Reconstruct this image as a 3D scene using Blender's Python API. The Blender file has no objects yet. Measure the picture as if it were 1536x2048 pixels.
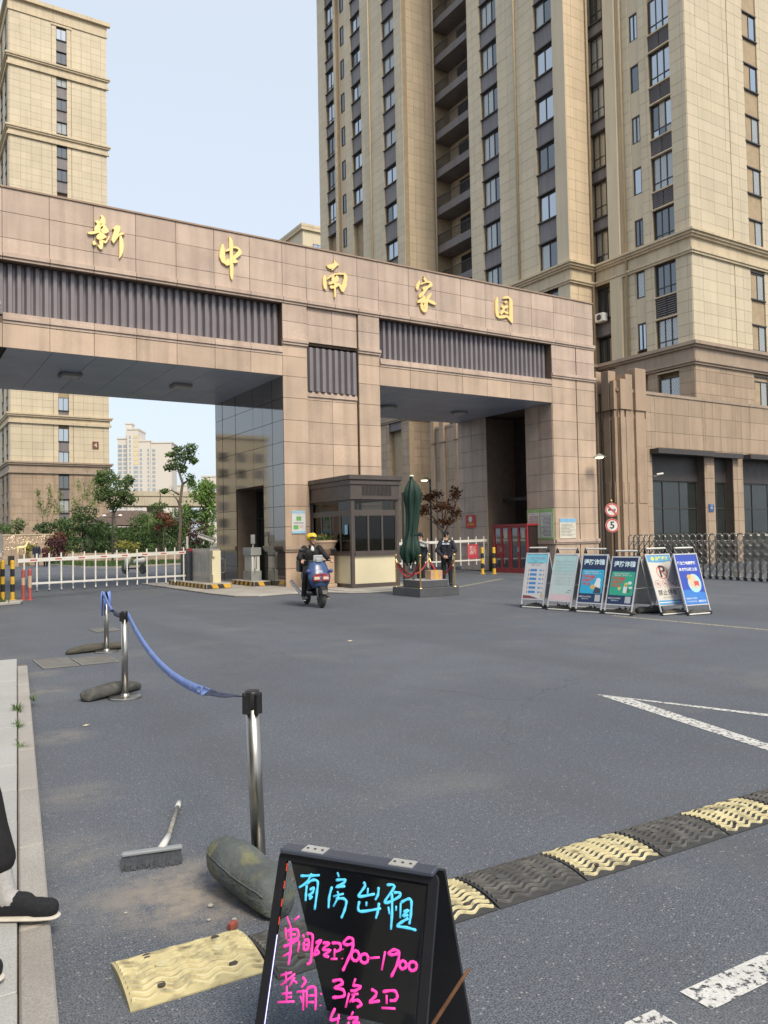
import bpy, bmesh, math, random
import numpy as np
from mathutils import Vector, Matrix
random.seed(7); RNG = np.random.default_rng(7)
SC = bpy.context.scene
COL = SC.collection
rad = math.radians

# ------------------------------------------------------------------ camera
YAW, PITCH, ROLL = 0.56118, 0.03259, 0.01943
fw = Vector((math.sin(YAW)*math.cos(PITCH), math.cos(YAW)*math.cos(PITCH), math.sin(PITCH)))
r0 = Vector((math.cos(YAW), -math.sin(YAW), 0)); u0 = r0.cross(fw)
rt = r0*math.cos(ROLL) - u0*math.sin(ROLL); up = r0*math.sin(ROLL) + u0*math.cos(ROLL)
cam = bpy.data.cameras.new('camera'); cam_o = bpy.data.objects.new('camera', cam); COL.objects.link(cam_o)
CAM = Vector((-11.2123, -24.0356, 1.62))
cam_o.matrix_world = Matrix(((rt.x, up.x, -fw.x, CAM.x), (rt.y, up.y, -fw.y, CAM.y), (rt.z, up.z, -fw.z, CAM.z), (0, 0, 0, 1)))
cam.sensor_fit = 'VERTICAL'; cam.sensor_height = 24; cam.lens = 24*1581/2048
cam.clip_start = 0.05; cam.clip_end = 4000
SC.camera = cam_o

# ------------------------------------------------------------------ sky, sun, exposure
SUN_EL, SUN_AZ = 48, 182            # degrees; azimuth clockwise from +Y
w = bpy.data.worlds.new('World'); SC.world = w; w.use_nodes = True
nt = w.node_tree; nt.nodes.clear()
sky = nt.nodes.new('ShaderNodeTexSky'); sky.sky_type = 'NISHITA'; sky.sun_disc = False
sky.sun_elevation = rad(SUN_EL); sky.sun_rotation = rad(SUN_AZ)
sky.air_density = 1.0; sky.dust_density = 3.5; sky.ozone_density = 1.5
mix = nt.nodes.new('ShaderNodeMixRGB'); mix.blend_type = 'MIX'; mix.inputs[0].default_value = 0.60
mix.inputs[2].default_value = (6.7, 7.35, 8.0, 1)
bg = nt.nodes.new('ShaderNodeBackground'); bg.inputs[1].default_value = 0.103
wo = nt.nodes.new('ShaderNodeOutputWorld')
nt.links.new(sky.outputs[0], mix.inputs[1]); nt.links.new(mix.outputs[0], bg.inputs[0]); nt.links.new(bg.outputs[0], wo.inputs[0])
sl = bpy.data.lights.new('sun', 'SUN'); sl.energy = 2.2; sl.angle = rad(20); sl.color = (1.0, 0.88, 0.70)
so = bpy.data.objects.new('sun', sl); COL.objects.link(so)
sd = Vector((math.sin(rad(SUN_AZ))*math.cos(rad(SUN_EL)), math.cos(rad(SUN_AZ))*math.cos(rad(SUN_EL)), math.sin(rad(SUN_EL))))
so.rotation_euler = sd.to_track_quat('Z', 'Y').to_euler(); so.location = (0, -30, 40)
SC.view_settings.view_transform = 'Standard'; SC.view_settings.look = 'None'
SC.view_settings.exposure = 0.62; SC.view_settings.gamma = 1.0; SC.view_settings.use_curve_mapping = False
try:
    SC.cycles.max_bounces = 8; SC.cycles.diffuse_bounces = 5; SC.cycles.glossy_bounces = 3; SC.cycles.transmission_bounces = 4
    SC.cycles.use_denoising = True; SC.cycles.caustics_reflective = False; SC.cycles.caustics_refractive = False
except Exception: pass

# ------------------------------------------------------------------ materials
MATS = {}
def M(name, col, rough=.75, var=.1, scale=3.0, metal=0, spec=.4, island=0, bump=0, bscale=60, speck=0, sscale=90, speck_col=None, emit=None, estr=0, streak=0, dirt=0, dirt_col=(.1,.08,.06), dscale=.9):
    if name in MATS: return MATS[name]
    m = bpy.data.materials.new(name); m.use_nodes = True; t = m.node_tree; N = t.nodes; L = t.links
    b = N['Principled BSDF']
    b.inputs['Roughness'].default_value = rough; b.inputs['Metallic'].default_value = metal
    b.inputs['Specular IOR Level'].default_value = spec
    geo = N.new('ShaderNodeNewGeometry')
    def noise(sc, det=4, vec=None):
        n = N.new('ShaderNodeTexNoise'); n.inputs['Scale'].default_value = sc; n.inputs['Detail'].default_value = det
        L.new(vec or geo.outputs['Position'], n.inputs['Vector']); return n
    def mixc(f, a, bb, mode='MIX'):
        x = N.new('ShaderNodeMixRGB'); x.blend_type = mode
        for i, q in ((0, f), (1, a), (2, bb)):
            if hasattr(q, 'links'): L.new(q, x.inputs[i])
            elif i == 0: x.inputs[0].default_value = q
            else: x.inputs[i].default_value = (*q, 1)
        return x.outputs[0]
    def mr(src, a, bb, c=0, d=1):
        x = N.new('ShaderNodeMapRange'); L.new(src, x.inputs[0])
        for i, q in enumerate((a, bb, c, d)): x.inputs[i+1].default_value = q
        return x.outputs[0]
    c0 = tuple(min(1, k*(1-var)) for k in col); c1 = tuple(min(1, k*(1+var)) for k in col)
    cur = mixc(mr(noise(scale).outputs[0], .3, .7), c0, c1)
    if speck:
        s = mr(noise(sscale, 2).outputs[0], .35, .65)
        cur = mixc(s, mixc(1.0, cur, tuple([1-speck]*3), 'MULTIPLY'), mixc(1.0, cur, speck_col or tuple([1+speck]*3), 'MULTIPLY'))
    if streak:
        mp = N.new('ShaderNodeMapping'); mp.inputs['Scale'].default_value = (2.2, 2.2, .12); L.new(geo.outputs['Position'], mp.inputs[0])
        s = mr(noise(1.6, 5, mp.outputs[0]).outputs[0], .45, .75)
        cur = mixc(s, cur, mixc(1.0, cur, tuple([1-streak]*3), 'MULTIPLY'))
    if dirt:
        s = mr(noise(dscale, 6).outputs[0], .5, .72, 0, dirt); cur = mixc(s, cur, dirt_col)
    if island:
        oi = N.new('ShaderNodeObjectInfo'); ad = N.new('ShaderNodeMath'); ad.operation = 'ADD'
        L.new(oi.outputs['Random'], ad.inputs[0]); L.new(geo.outputs['Random Per Island'], ad.inputs[1])
        fr = N.new('ShaderNodeMath'); fr.operation = 'FRACT'; L.new(ad.outputs[0], fr.inputs[0])
        v = mr(fr.outputs[0], 0, 1, 1-island, 1+island)
        cb = N.new('ShaderNodeCombineXYZ')
        for i in range(3): L.new(v, cb.inputs[i])
        cur = mixc(1.0, cur, cb.outputs[0], 'MULTIPLY')
    L.new(cur, b.inputs['Base Color'])
    if bump:
        bp = N.new('ShaderNodeBump'); bp.inputs['Strength'].default_value = bump; bp.inputs['Distance'].default_value = .02
        L.new(noise(bscale, 5).outputs[0], bp.inputs['Height']); L.new(bp.outputs[0], b.inputs['Normal'])
    rn = mr(noise(scale*2.3).outputs[0], .3, .7, max(0, rough*.82), min(1, rough*1.15)); L.new(rn, b.inputs['Roughness'])
    if emit:
        b.inputs['Emission Color'].default_value = (*emit, 1); b.inputs['Emission Strength'].default_value = estr
    MATS[name] = m; return m

def glass_mat(name, col, refl=.3, rough=.03, wav=.0, cur=None):
    """window glass: a dark room behind, with the pane's own reflection"""
    m = bpy.data.materials.new(name); m.use_nodes = True; t = m.node_tree; N = t.nodes; L = t.links
    N.remove(N['Principled BSDF']); out = N['Material Output']
    d = N.new('ShaderNodeBsdfDiffuse'); g = N.new('ShaderNodeBsdfGlossy'); g.inputs['Roughness'].default_value = rough
    geo = N.new('ShaderNodeNewGeometry'); n = N.new('ShaderNodeTexNoise'); n.inputs['Scale'].default_value = .8
    L.new(geo.outputs['Position'], n.inputs['Vector'])
    x = N.new('ShaderNodeMixRGB'); x.inputs[1].default_value = (*[c*.55 for c in col], 1); x.inputs[2].default_value = (*[c*1.4 for c in col], 1)
    L.new(n.outputs[0], x.inputs[0])
    src = x.outputs[0]
    if cur:
        wv = N.new('ShaderNodeTexWave'); wv.wave_type = 'BANDS'; wv.bands_direction = 'DIAGONAL'; wv.inputs['Scale'].default_value = 3.2; wv.inputs['Distortion'].default_value = 2.5
        L.new(geo.outputs['Position'], wv.inputs['Vector'])
        y = N.new('ShaderNodeMixRGB'); L.new(wv.outputs[0], y.inputs[0]); L.new(src, y.inputs[1]); y.inputs[2].default_value = (*cur, 1); src = y.outputs[0]
    L.new(src, d.inputs[0])
    lw = N.new('ShaderNodeLayerWeight'); lw.inputs[0].default_value = .35
    ma = N.new('ShaderNodeMath'); ma.operation = 'MULTIPLY_ADD'; ma.inputs[1].default_value = .6; ma.inputs[2].default_value = refl; ma.use_clamp = True
    L.new(lw.outputs['Fresnel'], ma.inputs[0])
    g.inputs[0].default_value = (.86, .93, 1, 1)
    if wav:
        bp = N.new('ShaderNodeBump'); bp.inputs['Strength'].default_value = wav; nn = N.new('ShaderNodeTexNoise'); nn.inputs['Scale'].default_value = 1.1
        L.new(geo.outputs['Position'], nn.inputs['Vector']); L.new(nn.outputs[0], bp.inputs['Height']); L.new(bp.outputs[0], g.inputs['Normal'])
    s = N.new('ShaderNodeMixShader'); L.new(ma.outputs[0], s.inputs[0]); L.new(d.outputs[0], s.inputs[1]); L.new(g.outputs[0], s.inputs[2])
    L.new(s.outputs[0], out.inputs[0]); MATS[name] = m; return m

def clear_mat(name, tint=(.9,.93,.95), refl=.06):
    m = bpy.data.materials.new(name); m.use_nodes = True; t = m.node_tree; N = t.nodes; L = t.links
    N.remove(N['Principled BSDF']); out = N['Material Output']
    a = N.new('ShaderNodeBsdfTransparent'); a.inputs[0].default_value = (*tint, 1)
    g = N.new('ShaderNodeBsdfGlossy'); g.inputs['Roughness'].default_value = .02
    lw = N.new('ShaderNodeFresnel'); lw.inputs[0].default_value = 1.5
    s = N.new('ShaderNodeMixShader'); L.new(lw.outputs[0], s.inputs[0]); L.new(a.outputs[0], s.inputs[1]); L.new(g.outputs[0], s.inputs[2])
    L.new(s.outputs[0], out.inputs[0]); MATS[name] = m; return m

granite   = M('granite_pink', (.495,.388,.318), .55, .10, 1.1, island=.10, speck=.18, sscale=70, streak=.24, bump=.08, bscale=90, dirt=.12, dirt_col=(.2,.14,.1))
granite_warmlit = M('granite_pink_warmlit', (.50,.382,.29), .55, .10, 1.1, island=.10, speck=.18, sscale=70, streak=.24, bump=.08, bscale=90, dirt=.14, dirt_col=(.2,.14,.1))  # same granite made warmer: bounced light on piers and fascia put into the colour
granite_d = M('granite_polished', (.085,.072,.06), .05, .12, 1.2, island=.10, speck=.2, sscale=70, spec=.6)
granite_d.node_tree.nodes['Principled BSDF'].inputs['IOR'].default_value = 2.3
granite_b = M('granite_brown', (.38,.29,.21), .6, .12, .9, island=.11, speck=.16, sscale=60, streak=.22, bump=.08, bscale=80, dirt=.2, dirt_col=(.14,.1,.075))
joint     = M('joint_mortar', (.15,.115,.09), .9, .1)
tile_c    = M('tile_cream', (.565,.492,.362), .6, .05, .25, island=.05, streak=.10, dirt=.1, dirt_col=(.42,.33,.2))
tile_r    = M('tile_return_warmlit', (.63,.51,.36), .6, .05, .25, island=.05, streak=.14)  # cream tile copy, the recesses' orange bounced light put into its colour
joint_c   = M('joint_cream', (.38,.30,.2), .9, .1)
trim_c    = M('trim_cream', (.56,.472,.335), .65, .08, .5, streak=.2)
trim_b    = M('trim_brown', (.35,.275,.21), .6, .1, .5, streak=.2)
spandrel  = M('spandrel_grey', (.185,.172,.18), .5, .1, .6, streak=.25)
darkmetal = M('dark_metal', (.055,.05,.05), .45, .1, 2)
bronze    = M('bronze_sheet', (.20,.182,.20), .36, .08, 1.5, spec=.5, streak=.2)
soffit_m  = M('soffit_metal', (.46,.53,.64), .34, .06, .7, island=.05, spec=.6)
gold      = M('gold_leaf', (.93,.70,.30), .38, .05, 5, metal=.35)
glass_b   = glass_mat('window_glass', (.06,.08,.10), .46, .03, .05)
glass_d   = glass_mat('window_glass_dark', (.035,.04,.042), .14, .03, .05)
glass_cu  = glass_mat('window_curtain', (.16,.17,.16), .17, .04, .04, cur=(.42,.42,.38))
glass_cw  = glass_mat('window_warm_curtain', (.20,.17,.12), .14, .04, .04, cur=(.5,.42,.3))
glass_sh  = glass_mat('shop_glass', (.03,.036,.034), .045, .03, .02)
white_p   = M('white_paint', (.72,.71,.67), .5, .06, 4, dirt=.15, dirt_col=(.4,.37,.33))
steel     = M('brushed_steel', (.42,.405,.375), .32, .1, 6, metal=1.0, streak=.2)
steel_dk  = M('steel_box', (.42,.41,.385), .38, .14, 3, metal=.75, streak=.3)
black_pl  = M('black_plastic', (.018,.018,.02), .4, .1, 8)
rubber    = M('black_rubber', (.04,.041,.043), .7, .15, 12, bump=.2, bscale=120, dirt=.3, dirt_col=(.13,.12,.11))
red_p     = M('red_paint', (.30,.03,.035), .4, .1, 3)
yellow_p  = M('yellow_paint', (.72,.45,.05), .5, .1, 5, dirt=.2)

# ------------------------------------------------------------------ mesh helpers
class MB:
    def __init__(s): s.v = []; s.f = []
    def add(s, vs, fs):
        k = len(s.v); s.v += [tuple(p) for p in vs]; s.f += [tuple(i+k for i in f) for f in fs]; return s
    def box(s, x0, x1, y0, y1, z0, z1, T=None):
        c = [(x0,y0,z0),(x1,y0,z0),(x1,y1,z0),(x0,y1,z0),(x0,y0,z1),(x1,y0,z1),(x1,y1,z1),(x0,y1,z1)]
        fs = [(0,3,2,1),(4,5,6,7),(0,1,5,4),(1,2,6,5),(2,3,7,6),(3,0,4,7)]
        if T:
            c = [T(*p) for p in c]
            a, b, d = (Vector(c[1])-Vector(c[0])), (Vector(c[3])-Vector(c[0])), (Vector(c[4])-Vector(c[0]))
            if a.cross(b).dot(d) < 0: fs = [f[::-1] for f in fs]
        return s.add(c, fs)
    def prism(s, poly, T, d0, d1):
        """poly in 2D, extruded between depths d0 and d1; T(a, depth, b) maps to space"""
        ar = sum(poly[i][0]*poly[(i+1) % len(poly)][1]-poly[(i+1) % len(poly)][0]*poly[i][1] for i in range(len(poly)))
        if ar < 0: poly = poly[::-1]
        n = len(poly)
        vs = [T(a, d0, b) for a, b in poly] + [T(a, d1, b) for a, b in poly]
        fs = [tuple(range(n)), tuple(range(2*n-1, n-1, -1))] + [(i, n+i, n+(i+1) % n, (i+1) % n) for i in range(n)]
        A = Vector(T(1,0,0))-Vector(T(0,0,0)); B = Vector(T(0,0,1))-Vector(T(0,0,0)); D = (Vector(T(0,d1,0))-Vector(T(0,d0,0)))
        if A.cross(B).dot(D) > 0: fs = [f[::-1] for f in fs]
        return s.add(vs, fs)
    def tube(s, path, r, n=8, cap=True, flat=1.0):
        P = [Vector(p) for p in path]; rs = r if isinstance(r, (list, tuple)) else [r]*len(P)
        k = len(s.v); prev = None
        for i, p in enumerate(P):
            t = (P[min(i+1, len(P)-1)] - P[max(i-1, 0)]).normalized()
            if prev is None:
                a = t.orthogonal().normalized() if abs(t.z) > .95 else t.cross(Vector((0,0,1))).normalized()
            else:
                a = (prev - t*prev.dot(t)); a = a.normalized() if a.length > 1e-6 else t.orthogonal().normalized()
            prev = a; b = t.cross(a)
            for j in range(n):
                q = 2*math.pi*j/n; s.v.append(tuple(p + a*math.cos(q)*rs[i] + b*math.sin(q)*rs[i]*flat))
        m = len(P)
        for i in range(m-1):
            for j in range(n):
                s.f.append((k+i*n+j, k+i*n+(j+1) % n, k+(i+1)*n+(j+1) % n, k+(i+1)*n+j))
        if cap:
            s.f.append(tuple(k+j for j in range(n))[::-1]); s.f.append(tuple(k+(m-1)*n+j for j in range(n)))
        return s
    def lathe(s, prof, n=16, c=(0,0,0)):
        k = len(s.v)
        for r, z in prof:
            for j in range(n):
                q = 2*math.pi*j/n; s.v.append((c[0]+r*math.cos(q), c[1]+r*math.sin(q), c[2]+z))
        for i in range(len(prof)-1):
            for j in range(n):
                s.f.append((k+i*n+j, k+i*n+(j+1) % n, k+(i+1)*n+(j+1) % n, k+(i+1)*n+j))
        s.f.append(tuple(k+j for j in range(n))[::-1]); s.f.append(tuple(k+(len(prof)-1)*n+j for j in range(n)))
        return s
    def ball(s, c, rx, ry=None, rz=None, nu=14, nv=9):
        ry = ry or rx; rz = rz or rx
        prof = []
        k = len(s.v)
        for i in range(nv+1):
            th = math.pi*(i/nv) - math.pi/2
            cr = max(1e-4, math.cos(th))
            for j in range(nu):
                q = 2*math.pi*j/nu; s.v.append((c[0]+rx*cr*math.cos(q), c[1]+ry*cr*math.sin(q), c[2]+rz*math.sin(th)))
        for i in range(nv):
            for j in range(nu):
                s.f.append((k+i*nu+j, k+i*nu+(j+1) % nu, k+(i+1)*nu+(j+1) % nu, k+(i+1)*nu+j))
        return s
    def build(s, name, mat, parent=None, smooth=False, bevel=0, loc=None, world=False, seg=1):
        me = bpy.data.meshes.new(name); me.from_pydata(s.v, [], s.f); me.update()
        if bevel:
            bm = bmesh.new(); bm.from_mesh(me)
            es = [e for e in bm.edges if len(e.link_faces) == 2 and e.calc_face_angle(0) > .5]
            bmesh.ops.bevel(bm, geom=es, offset=bevel, segments=seg, profile=.5, affect='EDGES'); bm.to_mesh(me); bm.free()
        return put(name, me, mat, parent, smooth, loc, world)

def put(name, me, mat, parent=None, smooth=False, loc=None, world=False):
    if mat is not None and not me.materials: me.materials.append(mat)
    if smooth: me.polygons.foreach_set('use_smooth', [True]*len(me.polygons))
    o = bpy.data.objects.new(name, me); COL.objects.link(o)
    if loc is not None: o.location = loc
    if parent is not None:
        o.parent = parent
        if world: o.matrix_parent_inverse = Matrix.Translation(-parent.location)
    return o
def thing(name, label, cat, loc=(0,0,0), rz=0, group=None):
    o = bpy.data.objects.new(name, None); COL.objects.link(o); o.location = loc; o.rotation_euler = (0,0,rz); o.empty_display_size = .2
    o['label'] = label; o['category'] = cat
    if group: o['group'] = group
    return o
def tag(o, label, cat, group=None):
    o['label'] = label; o['category'] = cat
    if group: o['group'] = group
    return o
def struct(o): o['kind'] = 'structure'; return o
def stuff(o): o['kind'] = 'stuff'; return o
def copy_tree(o, parent=None):
    c = o.copy(); COL.objects.link(c)
    if parent is not None: c.parent = parent
    for ch in o.children: copy_tree(ch, c)
    return c
WORK = bpy.data.scenes.new('work')
def evaluated(o):
    """mesh of an object with its modifiers or lettering resolved (done in a small scene of its own, which is quick)"""
    WORK.collection.objects.link(o); vl = WORK.view_layers[0]; vl.update(); dg = vl.depsgraph; dg.update()
    me = bpy.data.meshes.new_from_object(o.evaluated_get(dg)); bpy.data.objects.remove(o); return me
def text(name, body, size, mat, parent, origin, right, upv, depth=.002, align='CENTER', bold=0.0, sx=1.0):
    """flat lettering laid on a surface: origin and directions in the parent's space"""
    cu = bpy.data.curves.new(name, 'FONT'); cu.body = body; cu.size = size; cu.align_x = align; cu.align_y = 'CENTER'; cu.offset = bold; cu.resolution_u = 2
    to = bpy.data.objects.new(name, cu); me = evaluated(to); bpy.data.curves.remove(cu)
    R = Vector(right).normalized(); U = Vector(upv).normalized(); Nn = R.cross(U)
    me.transform(Matrix(((R.x*sx, U.x, Nn.x, origin[0]), (R.y*sx, U.y, Nn.y, origin[1]), (R.z*sx, U.z, Nn.z, origin[2]), (0,0,0,1))))
    me.materials.clear()
    return put(name, me, mat, parent)
def TF(y0, x0=0):   # wall facing -Y: a runs along +X, b stands out of the wall
    return lambda a, b, z: (x0+a, y0-b, z)
def TL(x0, y0=0):   # wall facing -X: a runs along +Y
    return lambda a, b, z: (x0-b, y0+a, z)
def rects_minus(rects, holes):
    out = []
    for r in rects:
        cur = [r]
        for (h0, h1, g0, g1) in holes:
            nxt = []
            for (a0, a1, z0, z1) in cur:
                if h1 <= a0 or h0 >= a1 or g1 <= z0 or g0 >= z1: nxt.append((a0,a1,z0,z1)); continue
                if h0 > a0: nxt.append((a0, h0, z0, z1))
                if h1 < a1: nxt.append((h1, a1, z0, z1))
                m0, m1 = max(a0,h0), min(a1,h1)
                if g0 > z0: nxt.append((m0, m1, z0, g0))
                if g1 < z1: nxt.append((m0, m1, g1, z1))
            cur = nxt
        out += cur
    return out
def cuts(lo, hi, step, off=0):
    k = math.ceil((lo-off)/step); r = [lo]
    while off+k*step < hi-1e-6:
        if off+k*step > lo+1e-6: r.append(off+k*step)
        k += 1
    return r+[hi]
class Slabs:
    """facing slabs of one building: the 300 that show largest as parts, the rest joined"""
    def __init__(s, parent, name='slab'): s.p = parent; s.items = []; s.name = name
    def grid(s, T, rects, zs=None, xs=None, tw=1.2, th=.6, zo=0, xo=0, t=.03, mat=None, gap=.014, b=0.0):
        for (a0, a1, z0, z1) in rects:
            A = cuts(a0, a1, tw, xo) if xs is None else [a0]+[x for x in xs if a0+.03 < x < a1-.03]+[a1]
            Z = cuts(z0, z1, th, zo) if zs is None else [z0]+[q for q in zs if z0+.03 < q < z1-.03]+[z1]
            for i in range(len(A)-1):
                for j in range(len(Z)-1):
                    if A[i+1]-A[i] < .05 or Z[j+1]-Z[j] < .05: continue
                    s.items.append((A[i]+gap/2, A[i+1]-gap/2, Z[j]+gap/2, Z[j+1]-gap/2, T, b, t+random.uniform(-.003,.003), mat))
    def finish(s, limit=300):
        def size(it):
            c = Vector(it[4]((it[0]+it[1])/2, 0, (it[2]+it[3])/2)); d = (c-CAM); f_ = d.dot(fw)
            if f_ < 1: return 0
            x = d.dot(rt)/f_; y = d.dot(up)/f_
            if abs(x) > .5 or abs(y) > .66: return 0
            n = Vector(it[4](0,1,0))-Vector(it[4](0,0,0)); cs = max(.02, -n.dot(d.normalized()))
            return (it[1]-it[0])*(it[3]-it[2])*cs/f_**2
        s.items.sort(key=size, reverse=True)
        cache = {}
        rest = {}
        for k, it in enumerate(s.items):
            a0, a1, z0, z1, T, b, t, mat = it
            if k < limit and size(it) > 0:
                o0 = Vector(T(a0, b, z0))
                key = (round(a1-a0, 3), round(z1-z0, 3), round(t, 3), tuple(round(q, 3) for q in (Vector(T(1,0,0))-Vector(T(0,0,0)))), mat.name)
                if key not in cache:
                    mb = MB().box(0, a1-a0, -.02, t, 0, z1-z0, lambda a, bb, z, T=T: tuple(Vector(T(a,bb,z))-Vector(T(0,0,0))))
                    me = bpy.data.meshes.new(s.name); me.from_pydata(mb.v, [], mb.f); me.update(); cache[key] = me
                put(s.name, cache[key], mat, s.p, loc=o0, world=True)
            else:
                rest.setdefault(mat.name, (mat, MB()))[1].box(a0, a1, b-.02, b+t, z0, z1, T)
        for mat, mb in rest.values(): stuff(mb.build(s.name+'_rows', mat, s.p, world=True))

# ------------------------------------------------------------------ windows
WCACHE = {}
def window(parent, T, a0, a1, z0, z1, b, style='two', glass=None, frame=None, name='window', transom=0):
    """a framed window set back in a wall: frame mesh with its panes as sub-parts (shared between alike windows)"""
    frame = frame or darkmetal; glass = glass or glass_b
    W, H = a1-a0, z1-z0
    ori = tuple(round(q) for q in (Vector(T(1,0,0))-Vector(T(0,0,0))))
    key = (round(W,2), round(H,2), style, ori, round(transom,2))
    L = lambda a, bb, z: tuple(Vector(T(a,bb,z))-Vector(T(0,0,0)))
    if key not in WCACHE:
        fr = MB(); e = .06
        fr.box(0, e, -.04, .05, 0, H, L); fr.box(W-e, W, -.04, .05, 0, H, L); fr.box(e, W-e, -.04, .05, 0, e, L); fr.box(e, W-e, -.04, .05, H-e, H, L)
        n = {'one': 1, 'two': 2, 'three': 3, 'four': 4}[style]
        pw = (W-2*e)/n; cells = []
        for i in range(1, n): fr.box(e+i*pw-.025, e+i*pw+.025, -.035, .045, e, H-e, L)
        if transom:
            for i in range(n):
                fr.box(e+i*pw+(.025 if i else 0), e+(i+1)*pw-(.025 if i < n-1 else 0), -.03, .04, transom-.025, transom+.025, L)
        pa = []
        for i in range(n):
            for (q0, q1) in ([(e, transom-.025), (transom+.025, H-e)] if transom else [(e, H-e)]):
                pa.append(MB().box(e+i*pw+.01, e+(i+1)*pw-.01, -.012, .004+.012*(i % 2), q0, q1, L))
        me = bpy.data.meshes.new(name); me.from_pydata(fr.v, [], fr.f); me.update()
        ps = []
        for q in pa:
            m2 = bpy.data.meshes.new('pane'); m2.from_pydata(q.v, [], q.f); m2.update(); ps.append(m2)
        WCACHE[key] = (me, ps)
    me, ps = WCACHE[key]
    o = put(name, me, frame, parent, loc=Vector(T(a0, b, z0)), world=True)
    for k, q in enumerate(ps):
        gm = glass if not isinstance(glass, list) else glass[k % len(glass)]
        c = bpy.data.objects.new('pane', q); COL.objects.link(c); c.parent = o
        if not q.materials: q.materials.append(gm)
        c.material_slots[0].link = 'OBJECT'; c.material_slots[0].material = gm
    return o
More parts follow.
